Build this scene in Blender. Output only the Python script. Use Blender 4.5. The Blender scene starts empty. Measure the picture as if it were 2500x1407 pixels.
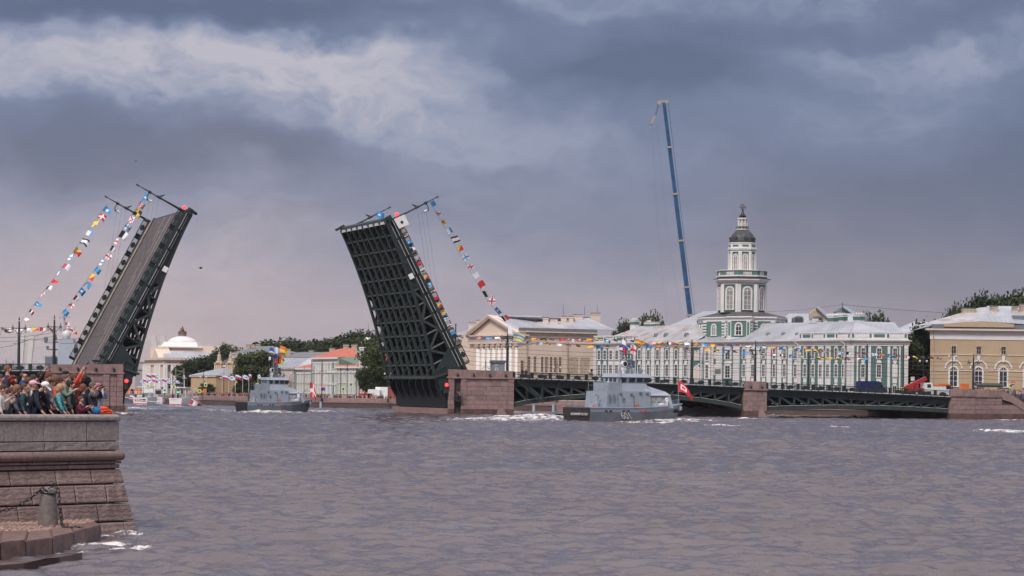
import bpy, bmesh, math, random
import numpy as np
from mathutils import Vector, Matrix
R = random.Random(7)
rad = math.radians
SC = bpy.context.scene
COL = SC.collection
# ------------------------------------------------------------------ camera
F, HX, HY, ROLL, CH = 6000.0, 1250.0, 950.0, 0.012, 5.0
cam = bpy.data.cameras.new('camera')
cam.sensor_width = 36.0
cam.lens = 36.0 * F / 2500.0
cam.shift_x = 0.0
cam.shift_y = (HY - 703.5) / 2500.0
cam.clip_start = 1.0
cam.clip_end = 30000.0
camo = bpy.data.objects.new('camera', cam)
COL.objects.link(camo)
camo.matrix_world = Matrix.Translation((0, 0, CH)) @ Matrix.Rotation(rad(90), 4, 'X') @ Matrix.Rotation(ROLL, 4, 'Z')
SC.camera = camo
SC.view_settings.view_transform = 'Standard'
SC.view_settings.look = 'None'
SC.view_settings.gamma = 1.0
SC.view_settings.use_curve_mapping = False
SC.view_settings.exposure = 0.85
# ------------------------------------------------------------------ light
SUN_EL, SUN_AZ = 48.0, 205.0          # compass style: 0 = +Y, clockwise
sun = bpy.data.lights.new('sun', 'SUN')
sun.energy = 1.5
sun.angle = rad(14)
sun.color = (1.0, 0.93, 0.87)
suno = bpy.data.objects.new('sun', sun)
COL.objects.link(suno)
sd = Vector((math.sin(rad(SUN_AZ)) * math.cos(rad(SUN_EL)), math.cos(rad(SUN_AZ)) * math.cos(rad(SUN_EL)), math.sin(rad(SUN_EL))))
suno.rotation_euler = (-sd).to_track_quat('-Z', 'Y').to_euler()
# ------------------------------------------------------------------ sky
class NT:
 def __init__(s, nt):
  s.nt = nt
 def n(s, typ, **kw):
  nd = s.nt.nodes.new(typ)
  for k, v in kw.items():
   setattr(nd, k, v)
  return nd
 def put(s, sock, v):
  if isinstance(v, bpy.types.NodeSocket):
   s.nt.links.new(v, sock)
  elif v is not None:
   sock.default_value = v
 def m(s, op, a, b=0.0, c=0.0, clamp=False):
  nd = s.n('ShaderNodeMath', operation=op, use_clamp=clamp)
  s.put(nd.inputs[0], a); s.put(nd.inputs[1], b); s.put(nd.inputs[2], c)
  return nd.outputs[0]
 def vm(s, op, a, b=None):
  nd = s.n('ShaderNodeVectorMath', operation=op)
  s.put(nd.inputs[0], a)
  if b is not None:
   s.put(nd.inputs[1], b)
  return nd.outputs[0]
 def mix(s, f, a, b, blend='MIX'):
  nd = s.n('ShaderNodeMix', data_type='RGBA', blend_type=blend)
  s.put(nd.inputs[0], f); s.put(nd.inputs[6], a); s.put(nd.inputs[7], b)
  return nd.outputs[2]
 def noise(s, vec, scale, detail=3.0, rough=0.55, dist=0.0):
  nd = s.n('ShaderNodeTexNoise')
  if vec is not None:
   s.put(nd.inputs['Vector'], vec)
  s.put(nd.inputs['Scale'], scale); s.put(nd.inputs['Detail'], detail)
  s.put(nd.inputs['Roughness'], rough); s.put(nd.inputs['Distortion'], dist)
  return nd.outputs['Fac']
 def ramp(s, f, stops, interp='LINEAR'):
  nd = s.n('ShaderNodeValToRGB')
  cr = nd.color_ramp
  cr.interpolation = interp
  while len(cr.elements) < len(stops):
   cr.elements.new(0.5)
  for e, (p, c) in zip(cr.elements, stops):
   e.position = p
   e.color = (c[0], c[1], c[2], 1.0) if hasattr(c, '__len__') else (c, c, c, 1.0)
  s.put(nd.inputs[0], f)
  return nd.outputs[0]
 def xyz(s, x, y, z):
  nd = s.n('ShaderNodeCombineXYZ')
  s.put(nd.inputs[0], x); s.put(nd.inputs[1], y); s.put(nd.inputs[2], z)
  return nd.outputs[0]
def srgb(r, g, b):
 def f(c):
  c /= 255.0
  return c / 12.92 if c <= 0.04045 else ((c + 0.055) / 1.055) ** 2.4
 return (f(r), f(g), f(b), 1.0)
world = bpy.data.worlds.new('World')
SC.world = world
world.use_nodes = True
wn = NT(world.node_tree)
world.node_tree.nodes.clear()
tc = wn.n('ShaderNodeTexCoord').outputs['Generated']
sep = wn.n('ShaderNodeSeparateXYZ'); wn.put(sep.inputs[0], tc)
AZ = wn.m('ARCTAN2', sep.outputs[0], sep.outputs[1])
EL = wn.m('ARCSINE', sep.outputs[2])
ELa = wn.m('MAXIMUM', EL, 0.0)
U0 = wn.m('MULTIPLY', AZ, 6.0); V0 = wn.m('MULTIPLY', EL, 6.0)       # thousands of photo pixels, roughly
# billowing warp of the cloud coordinates
pv = wn.xyz(wn.m('MULTIPLY', sep.outputs[0], 6.0), wn.m('MULTIPLY', sep.outputs[1], 6.0), wn.m('MULTIPLY', sep.outputs[2], 9.0))
def warp(nx, amt):
 a = wn.noise(wn.vm('ADD', pv, (nx, 3.1, 1.7)), 1.6, 5.0, 0.58)
 return wn.m('MULTIPLY', wn.m('SUBTRACT', a, 0.5), amt)
Uw = wn.m('ADD', U0, warp(11.0, 0.75))
Vw = wn.m('ADD', V0, warp(29.0, 0.42))
def blob(cx, cy, rx, ry, amp, p=1.0):
 u = wn.m('DIVIDE', wn.m('SUBTRACT', Uw, (cx - 1250) / 1000.0), rx / 1000.0)
 v = wn.m('DIVIDE', wn.m('SUBTRACT', Vw, (950 - cy) / 1000.0), ry / 1000.0)
 d = wn.m('ADD', wn.m('MULTIPLY', u, u), wn.m('MULTIPLY', v, v))
 return wn.m('MULTIPLY', wn.m('EXPONENT', wn.m('MULTIPLY', d, -1.0)), amp)
SKYBLOBS = [(430, 175, 520, 60, .30), (640, 260, 300, 105, .30), (500, 230, 560, 130, .12), (790, 340, 280, 60, .16), (1010, 230, 190, 80, .22), (860, 160, 150, 22, .22), (700, 45, 1100, 45, -.20), (100, 250, 260, 50, .18),
   (330, 330, 520, 60, -.22), (250, 425, 560, 75, -.30), (830, 95, 420, 45, -.16), (1500, 165, 420, 70, -.34), (1480, 260, 330, 60, -.12),
   (2250, 130, 300, 40, .14), (2420, 170, 150, 60, .04), (2100, 290, 260, 60, .06), (2250, 60, 600, 50, -.10), (250, 60, 500, 45, -.16),
   (1230, 20, 500, 40, .12), (1150, 350, 260, 60, .12), (1150, 390, 90, 14, .10), (1080, 340, 60, 10, .08), (620, 430, 300, 40, -.12),
   (2350, 560, 480, 260, -.36), (2480, 300, 140, 170, -.16), (2100, 650, 300, 120, -.10), (1750, 320, 250, 90, -.06), (1700, 560, 500, 180, -.06), (2150, 560, 300, 160, -.06), (420, 700, 600, 40, .06)]
acc = None
for b_ in SKYBLOBS:
 s_ = blob(*b_)
 acc = s_ if acc is None else wn.m('ADD', acc, s_)
st = wn.xyz(wn.m('MULTIPLY', Uw, 1.0), wn.m('MULTIPLY', Vw, 2.6), 4.0)
base_n = wn.m('MULTIPLY', wn.m('SUBTRACT', wn.noise(st, 1.5, 6.0, 0.55), 0.5), 0.42)
fine_n = wn.m('MULTIPLY', wn.m('SUBTRACT', wn.noise(wn.xyz(Uw, wn.m('MULTIPLY', Vw, 1.6), 0.0), 7.0, 6.0, 0.6), 0.5), 0.22)
bil = wn.m('ABSOLUTE', wn.m('SUBTRACT', wn.noise(wn.xyz(wn.m('MULTIPLY', Uw, 1.0), wn.m('MULTIPLY', Vw, 1.5), 7.0), 4.4, 8.0, 0.62), 0.5))
bil = wn.m('MULTIPLY', wn.m('SUBTRACT', bil, 0.09), -3.0)
lump = wn.m('MULTIPLY', bil, wn.ramp(wn.noise(wn.xyz(U0, V0, 2.0), 0.9, 2.0), [(.4, .3), (.6, 1.)]))
lump = wn.m('MULTIPLY', lump, wn.m('ADD', .35, wn.m('MULTIPLY', acc, 3.2), clamp=True))
bval = wn.m('ADD', wn.m('ADD', wn.m('ADD', wn.m('ADD', wn.m('MULTIPLY', acc, 1.1), 0.34), base_n), fine_n), lump)
cloud = wn.ramp(bval, [(0.0, srgb(82, 91, 117)), (0.25, srgb(100, 109, 136)), (0.48, srgb(128, 134, 157)), (0.72, srgb(147, 148, 165)), (1.0, srgb(168, 164, 175))])
# warm pale band close to the horizon, stronger to the left, with thin streaks
hz = wn.m('EXPONENT', wn.m('MULTIPLY', wn.m('POWER', wn.m('DIVIDE', wn.m('MAXIMUM', Vw, 0.0), 0.36), 2.0), -1.0))
hz = wn.m('MULTIPLY', hz, wn.m('SUBTRACT', 1.0, wn.m('MULTIPLY', wn.m('ADD', U0, .9, clamp=True), .42)))
hz = wn.m('MULTIPLY', hz, wn.m('ADD', 0.72, wn.m('MULTIPLY', wn.noise(wn.xyz(U0, wn.m('MULTIPLY', V0, 6.0), 0.0), 2.2, 3.0), 0.55)), clamp=True)
cloud = wn.mix(wn.m('MULTIPLY', hz, 0.85), cloud, srgb(184, 164, 164))
cloud = wn.mix(1.0, cloud, (.72, .73, .72, 1), 'MULTIPLY')
# higher up, out of the frame, the overcast goes on paler as the light on the walls implies
up = wn.m('SMOOTH_MIN', wn.m('MULTIPLY', wn.m('MAXIMUM', wn.m('SUBTRACT', ELa, 0.40), 0.0), 1.9), 1.0, 0.2)
cloud = wn.mix(up, cloud, (0.68, 0.67, 0.71, 1))
sky = wn.n('ShaderNodeTexSky', sky_type='NISHITA', sun_disc=False)
sky.sun_elevation = rad(SUN_EL); sky.sun_rotation = rad(SUN_AZ)
bg1 = wn.n('ShaderNodeBackground'); wn.put(bg1.inputs[0], sky.outputs[0]); bg1.inputs[1].default_value = 0.06
bg2 = wn.n('ShaderNodeBackground'); wn.put(bg2.inputs[0], cloud); bg2.inputs[1].default_value = 1.0
ms = wn.n('ShaderNodeMixShader'); ms.inputs[0].default_value = 0.94
wn.nt.links.new(bg1.outputs[0], ms.inputs[1]); wn.nt.links.new(bg2.outputs[0], ms.inputs[2])
wo = wn.n('ShaderNodeOutputWorld'); wn.nt.links.new(ms.outputs[0], wo.inputs[0])
# ------------------------------------------------------------------ placing helpers
def UV(x, y):
 dx, dy = x - HX, HY - y
 return dx - ROLL * dy, dy + ROLL * dx
def W(x, y, D):
 u, v = UV(x, y)
 return Vector((u * D / F, D, CH + v * D / F))
def Wz(x, y, z):
 u, v = UV(x, y)
 return W(x, y, (z - CH) * F / v)
def G(x, D, z=0.0):
 v = (z - CH) * F / D
 u = x - HX - ROLL * v
 return Vector((u * D / F, D, z))
# ------------------------------------------------------------------ mesh builder
WL = {}
def wl(o):
 return WL.get(o.name, Vector((0, 0, 0))) if o is not None else Vector((0, 0, 0))
def props(o, label=None, cat=None, group=None, kind=None):
 if label: o['label'] = label
 if cat: o['category'] = cat
 if group: o['group'] = group
 if kind: o['kind'] = kind
 return o
def empty(name, loc, label, cat, group=None, rz=0.0):
 o = bpy.data.objects.new(name, None)
 COL.objects.link(o)
 o.location = loc
 o.rotation_euler = (0, 0, rz)
 o.empty_display_size = 0.5
 WL[o.name] = Vector(loc)
 return props(o, label, cat, group)
def link(name, me, parent=None, mat4=None, world=True):
 o = bpy.data.objects.new(name, me)
 COL.objects.link(o)
 if parent is not None:
  o.parent = parent
  WL[o.name] = wl(parent)
 if mat4 is not None:
  o.matrix_local = Matrix.Translation(-wl(parent)) @ mat4 if (world and parent is not None) else mat4
 return o
class MB:
 def __init__(s, M=None):
  s.v = []; s.f = []; s.mi = []; s.M = M; s.cur = 0; s.smooth = []
  s.sm = False
 def add(s, vs, fs):
  o = len(s.v)
  if s.M is not None:
   vs = [s.M @ Vector(p) for p in vs]
  s.v += [tuple(p) for p in vs]
  for f in fs:
   s.f.append([i + o for i in f]); s.mi.append(s.cur); s.smooth.append(s.sm)
  return s
 def box(s, x0, x1, y0, y1, z0, z1):
  s.add([(x0, y0, z0), (x1, y0, z0), (x1, y1, z0), (x0, y1, z0), (x0, y0, z1), (x1, y0, z1), (x1, y1, z1), (x0, y1, z1)],
    [(0, 3, 2, 1), (4, 5, 6, 7), (0, 1, 5, 4), (1, 2, 6, 5), (2, 3, 7, 6), (3, 0, 4, 7)])
  return s
 def hexa(s, p):
  return s.add(p, [(0, 3, 2, 1), (4, 5, 6, 7), (0, 1, 5, 4), (1, 2, 6, 5), (2, 3, 7, 6), (3, 0, 4, 7)])
 def cbox(s, x0, x1, y0, y1, z0, z1, c):
  s.add([(x0, y0 + c, z0), (x1, y0 + c, z0), (x1, y0 + c, z1), (x0, y0 + c, z1), (x0 + c, y0, z0 + c), (x1 - c, y0, z0 + c), (x1 - c, y0, z1 - c), (x0 + c, y0, z1 - c),
    (x0, y1, z0), (x1, y1, z0), (x1, y1, z1), (x0, y1, z1)],
    [(4, 5, 6, 7), (0, 1, 5, 4), (1, 2, 6, 5), (2, 3, 7, 6), (3, 0, 4, 7), (0, 8, 9, 1), (1, 9, 10, 2), (2, 10, 11, 3), (3, 11, 8, 0), (8, 11, 10, 9)])
  return s
 def beam(s, a, b, w, h, up=(0, 0, 1)):
  a = Vector(a); b = Vector(b); d = b - a
  if d.length < 1e-6: return s
  d.normalize(); up = Vector(up)
  if abs(d.dot(up)) > 0.98: up = Vector((1, 0, 0)) if abs(d.x) < 0.9 else Vector((0, 1, 0))
  sx = d.cross(up).normalized() * (w / 2); sz = sx.cross(d).normalized() * (h / 2)
  s.hexa([a - sx - sz, a + sx - sz, b + sx - sz, b - sx - sz, a - sx + sz, a + sx + sz, b + sx + sz, b - sx + sz])
  return s
 def tube(s, a, b, r0, r1=None, n=8, caps=True):
  r1 = r0 if r1 is None else r1
  a = Vector(a); b = Vector(b); d = (b - a)
  if d.length < 1e-6: return s
  d.normalize(); up = Vector((0, 0, 1)) if abs(d.z) < 0.9 else Vector((1, 0, 0))
  x = d.cross(up).normalized(); y = x.cross(d).normalized()
  vs = []
  for c, r in ((a, r0), (b, r1)):
   for i in range(n):
    t = 2 * math.pi * i / n
    vs.append(c + x * (math.cos(t) * r) + y * (math.sin(t) * r))
  fs = [(i, (i + 1) % n, n + (i + 1) % n, n + i) for i in range(n)]
  if caps: fs += [tuple(range(n))[::-1], tuple(range(n, 2 * n))]
  return s.add(vs, fs)
 def path(s, pts, r, n=6):
  for a, b in zip(pts[:-1], pts[1:]): s.tube(a, b, r, r, n)
  return s
 def lathe(s, cx, cy, prof, n=24, a0=0.0, caps=True):
  vs = []; fs = []
  for r, z in prof:
   for i in range(n):
    t = a0 + 2 * math.pi * i / n
    vs.append((cx + r * math.cos(t), cy + r * math.sin(t), z))
  for k in range(len(prof) - 1):
   for i in range(n):
    j = (i + 1) % n
    fs.append((k * n + i, k * n + j, (k + 1) * n + j, (k + 1) * n + i))
  if caps:
   fs.append(tuple(range(n))[::-1]); fs.append(tuple(range((len(prof) - 1) * n, len(prof) * n)))
  return s.add(vs, fs)
 def prism(s, pts, z0, z1):
  n = len(pts)
  vs = [(p[0], p[1], z0) for p in pts] + [(p[0], p[1], z1) for p in pts]
  return s.add(vs, [tuple(range(n))[::-1], tuple(range(n, 2 * n))] + [(i, (i + 1) % n, n + (i + 1) % n, n + i) for i in range(n)])
 def slab(s, pts, off):
  n = len(pts); off = Vector(off)
  vs = [Vector(p) for p in pts] + [Vector(p) + off for p in pts]
  return s.add(vs, [tuple(range(n))[::-1], tuple(range(n, 2 * n))] + [(i, (i + 1) % n, n + (i + 1) % n, n + i) for i in range(n)])
 def ball(s, c, r, n=10, sx=1, sy=1, sz=1):
  vs = []; fs = []; c = Vector(c); k = max(4, n // 2)
  for j in range(1, k):
   ph = math.pi * j / k
   for i in range(n):
    t = 2 * math.pi * i / n
    vs.append(c + Vector((r * sx * math.sin(ph) * math.cos(t), r * sy * math.sin(ph) * math.sin(t), r * sz * math.cos(ph))))
  top = len(vs); vs.append(c + Vector((0, 0, r * sz))); vs.append(c - Vector((0, 0, r * sz)))
  for j in range(k - 2):
   for i in range(n):
    fs.append((j * n + i, (j + 1) * n + i, (j + 1) * n + (i + 1) % n, j * n + (i + 1) % n))
  for i in range(n):
   fs.append((top, i, (i + 1) % n)); fs.append((top + 1, (k - 2) * n + (i + 1) % n, (k - 2) * n + i))
  return s.add(vs, fs)
 def mesh(s, name, mats, off=None, smooth=None):
  me = bpy.data.meshes.new(name)
  vs = s.v if off is None else [(p[0] - off[0], p[1] - off[1], p[2] - off[2]) for p in s.v]
  me.from_pydata(vs, [], s.f)
  mats = mats if isinstance(mats, (list, tuple)) else [mats]
  for m in mats: me.materials.append(m)
  if len(mats) > 1: me.polygons.foreach_set('material_index', s.mi)
  sm = [bool(smooth)] * len(s.f) if smooth is not None else s.smooth
  if any(sm): me.polygons.foreach_set('use_smooth', sm)
  bm = bmesh.new(); bm.from_mesh(me)
  bmesh.ops.recalc_face_normals(bm, faces=bm.faces)
  bm.to_mesh(me); bm.free()
  return me
 def obj(s, name, mats, parent=None, smooth=None, label=None, cat=None, group=None, kind=None):
  o = link(name, s.mesh(name, mats, wl(parent) if parent is not None else None, smooth), parent)
  return props(o, label, cat, group, kind)
 def top(s, name, mats, label, cat, loc=None, group=None, kind=None, smooth=None):
  if loc is None:
   a = np.array(s.v); loc = Vector((a[:, 0].mean(), a[:, 1].mean(), a[:, 2].min()))
  o = link(name, s.mesh(name, mats, loc, smooth)); o.location = loc
  WL[o.name] = Vector(loc)
  return props(o, label, cat, group, kind)
def copytree(root, loc, rz=None, label=None, scale=None, skip=()):
 r = root.copy(); COL.objects.link(r); r.location = loc
 if rz is not None: r.rotation_euler = (0, 0, rz)
 if scale is not None: r.scale = scale
 if label: r['label'] = label
 for ch in list(root.children):
  if ch.name.split('.')[0] in skip: continue
  c = ch.copy(); COL.objects.link(c); c.parent = r
  for g in list(ch.children):
   d = g.copy(); COL.objects.link(d); d.parent = c
 return r
def frame(o, ax, ay=None):
 ax = Vector((ax[0], ax[1], 0)).normalized(); ay = Vector((-ax.y, ax.x, 0))
 M = Matrix.Identity(4)
 for i in range(3):
  M[i][0] = ax[i]; M[i][1] = ay[i]; M[i][2] = (0, 0, 1)[i]; M[i][3] = o[i]
 return M
# ------------------------------------------------------------------ materials
def mat(name, c, rough=0.7, metal=0.0, var=0.12, scale=1.5, rnd=0.0, bump=0.0, bscale=20.0, stain=0.0, stainc=(0.12, 0.08, 0.06), streak=False, spec=0.5, emit=0.0, aniso=None, local=False):
 m = bpy.data.materials.new(name); m.use_nodes = True
 t = NT(m.node_tree); b = m.node_tree.nodes['Principled BSDF']
 c = tuple(c[:3]) + (1.0,)
 co = t.n('ShaderNodeTexCoord').outputs['Object']
 geo = t.n('ShaderNodeNewGeometry').outputs['Position'] if not local else co
 col = c
 if var > 0:
  f = t.noise(geo, scale, 5.0, 0.6)
  lo = tuple(x * (1 - 1.6 * var) for x in c[:3]) + (1,); hi = tuple(min(1, x * (1 + 1.2 * var)) for x in c[:3]) + (1,)
  col = t.ramp(f, [(0.3, lo), (0.7, hi)])
 if rnd > 0:
  oi = t.n('ShaderNodeObjectInfo').outputs['Random']
  k = t.m('ADD', t.m('MULTIPLY', oi, 2 * rnd), 1 - rnd)
  cc = t.xyz(k, t.m('ADD', t.m('MULTIPLY', k, 0.85), 0.15), t.m('ADD', t.m('MULTIPLY', k, 0.75), 0.25))
  col = t.mix(1.0, col, cc, 'MULTIPLY')
 if stain > 0:
  v = t.vm('MULTIPLY', geo, (1.0, 1.0, 0.18)) if streak else geo
  f = t.noise(v, scale * 0.9 if not streak else 1.6, 6.0, 0.65)
  f = t.ramp(f, [(0.5, 0.0), (0.72, 1.0)])
  col = t.mix(t.m('MULTIPLY', f, stain), col, tuple(stainc) + (1,))
 t.put(b.inputs['Base Color'], col)
 b.inputs['Roughness'].default_value = rough; b.inputs['Metallic'].default_value = metal
 b.inputs['Specular IOR Level'].default_value = spec
 if bump > 0:
  bn = t.n('ShaderNodeBump'); bn.inputs['Strength'].default_value = min(1.0, bump); bn.inputs['Distance'].default_value = 0.02
  t.put(bn.inputs['Height'], t.noise(geo, bscale, 5.0, 0.65)); t.nt.links.new(bn.outputs[0], b.inputs['Normal'])
 if emit > 0:
  b.inputs['Emission Color'].default_value = c; b.inputs['Emission Strength'].default_value = emit
 return m
M = {}
def mk(k, *a, **kw):
 M[k] = mat(k, *a, **kw); return M[k]
mk('granite_grey', (.31, .255, .24), .85, var=.2, scale=9, rnd=.05, bump=.6, bscale=60, stain=.35, stainc=(.11, .085, .075), streak=True)
mk('granite_pink', (.25, .165, .145), .85, var=.16, scale=7, rnd=.16, bump=.6, bscale=50, stain=.45, stainc=(.10, .07, .06))
mk('granite_red', (.275, .18, .165), .85, var=.14, scale=1.2, rnd=.16, stain=.25, stainc=(.16, .09, .08), streak=True)
mk('joint', (.05, .038, .035), .95, var=.2)
mk('granite_wet', (.12, .07, .055), .4, var=.3, scale=.6)
mk('bridge_green', (.019, .029, .028), .45, var=.2, scale=.5, stain=.2, stainc=(.05, .05, .045))
mk('bridge_green_light', (.036, .050, .046), .5, var=.15, scale=.7)
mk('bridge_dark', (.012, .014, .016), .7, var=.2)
mk('asphalt', (.105, .088, .088), .8, var=.12, scale=.8, bump=.2)
mk('line_paint', (.50, .42, .34), .7, var=.2, scale=3)
mk('cream', (.71, .57, .46), .85, var=.06, scale=.2, stain=.12, stainc=(.36, .25, .19), streak=True)
mk('cream_light', (.68, .56, .48), .85, var=.06, scale=.3, stain=.15, stainc=(.4, .32, .27), streak=True)
mk('white_trim', (.72, .69, .67), .8, var=.05, scale=.4, stain=.14, stainc=(.42, .38, .36), streak=True)
mk('white_wall', (.70, .68, .66), .8, var=.05, scale=.4, stain=.14, stainc=(.45, .42, .40), streak=True)
mk('teal', (.088, .168, .158), .85, var=.08, scale=.4, stain=.12, stainc=(.07, .14, .14), streak=True)
mk('tower_green', (.09, .19, .16), .85, var=.08, scale=.4)
mk('pale_green', (.48, .50, .45), .85, var=.06, scale=.4)
mk('mid_green', (.13, .20, .15), .85, var=.08)
mk('ochre', (.50, .35, .20), .85, var=.07, scale=.3)
mk('yellow_wall', (.47, .345, .22), .85, var=.05, scale=.25, stain=.12, stainc=(.36, .24, .14), streak=True)
mk('roof_metal', (.50, .50, .53), .38, metal=.35, var=.10, scale=.25, stain=.35, stainc=(.36, .36, .38), streak=False)
mk('roof_rusty', (.48, .47, .48), .5, metal=.2, var=.12, scale=.3, stain=.75, stainc=(.30, .14, .09))
mk('roof_red', (.50, .135, .085), .65, var=.14, scale=.5, stain=.2, stainc=(.32, .12, .09))
mk('roof_grey', (.17, .17, .18), .6, var=.1, scale=.4)
mk('roof_dark', (.075, .06, .065), .5, var=.15, scale=.6)
mk('roof_blue', (.16, .19, .22), .5, var=.1)
mk('dome_dark', (.045, .045, .048), .45, var=.25, scale=1.2)
mk('brick_pale', (.50, .40, .30), .9, var=.25, scale=2.0)
mk('glass', (.035, .036, .045), .12, var=.25, scale=.8, rnd=.3)
mk('glass_pale', (.30, .28, .27), .25, var=.25, scale=.6, rnd=.15)
mk('red_wall', (.38, .10, .09), .85, var=.1)
mk('iron', (.022, .03, .032), .5, var=.15, scale=2)
mk('iron_wet', (.016, .015, .017), .42, var=.3, scale=12)
mk('ship_grey', (.28, .315, .365), .5, var=.08, scale=.4, stain=.12, stainc=(.13, .14, .16), streak=True)
mk('ship_light', (.39, .43, .49), .5, var=.06, scale=.4)
mk('ship_dark', (.15, .165, .19), .5, var=.12, scale=.4, stain=.2, stainc=(.06, .06, .07), streak=True)
mk('ship_transom', (.028, .022, .022), .6, var=.2)
mk('ship_white', (.74, .73, .73), .4, var=.04)
mk('ship_glass', (.03, .036, .045), .08, var=0)
mk('white', (.78, .77, .76), .6, var=.05)
mk('black', (.012, .012, .014), .5, var=0)
mk('crane_blue', (.02, .085, .20), .45, var=.25, scale=.4, stain=.4, stainc=(.02, .045, .10))
mk('bollard_stone', (.17, .14, .13), .85, var=.2, scale=9, bump=.5, bscale=50)
mk('crane_cream', (.34, .30, .26), .6, var=.1)
mk('f_red', (.62, .03, .045), .7, var=.06); mk('f_blue', (.04, .10, .42), .7, var=.06); mk('f_cyan', (.05, .28, .58), .7, var=.06)
mk('f_white', (.80, .78, .80), .7, var=.04); mk('f_yellow', (.78, .55, .06), .7, var=.06); mk('f_black', (.015, .015, .02), .7, var=0)
mk('f_orange', (.75, .18, .03), .7, var=.05)
mk('orange', (.70, .16, .035), .6, var=.08); mk('van_blue', (.012, .022, .095), .35, var=.06); mk('truck_red', (.38, .03, .03), .4, var=.06)
mk('hivis', (.45, .85, .05), .7, var=.05); mk('sign_yellow', (.65, .75, .08), .6, var=0)
mk('lamp_red', (1.0, .03, .03), .5, var=0, emit=2.2); mk('lamp_green', (.02, .9, .5), .5, var=0, emit=1.0); mk('lamp_warm', (1.0, .62, .25), .5, var=0, emit=2.0)
mk('lamp_glass', (.62, .60, .58), .25, var=.05)
mk('skyline', (.42, .38, .38), .9, var=.2, scale=.02, rnd=.2)
mk('pylon', (.62, .58, .56), .8, var=.04, scale=.02)
mk('bronze', (.13, .06, .035), .5, var=.2, scale=1); mk('gold', (.55, .34, .10), .35, metal=.8, var=.1)
mk('scaffold', (.30, .28, .27), .6, var=.1); mk('bark', (.06, .045, .035), .9, var=.2)
mk('skin', (.50, .27, .20), .6, var=.06, scale=8)
def leafmat(name, c1, c2):
 m = bpy.data.materials.new(name); m.use_nodes = True; t = NT(m.node_tree); b = m.node_tree.nodes['Principled BSDF']
 g = t.n('ShaderNodeNewGeometry'); at = t.n('ShaderNodeAttribute', attribute_name='tone')
 oi = t.n('ShaderNodeObjectInfo').outputs['Random']
 f = t.m('ADD', t.m('MULTIPLY', at.outputs['Fac'], 0.7), t.m('MULTIPLY', oi, 0.3))
 t.put(b.inputs['Base Color'], t.ramp(f, [(0.0, c1), (1.0, c2)])); b.inputs['Roughness'].default_value = .75
 b.inputs['Specular IOR Level'].default_value = .25
 M[name] = m
leafmat('leaves', (.014, .028, .010), (.080, .098, .030))
leafmat('leaves_dark', (.009, .020, .009), (.052, .070, .028))
mk('granite_low', (.13, .075, .065), .55, var=.3, scale=2.0, rnd=.15, stain=.5, stainc=(.04, .035, .025))
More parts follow.
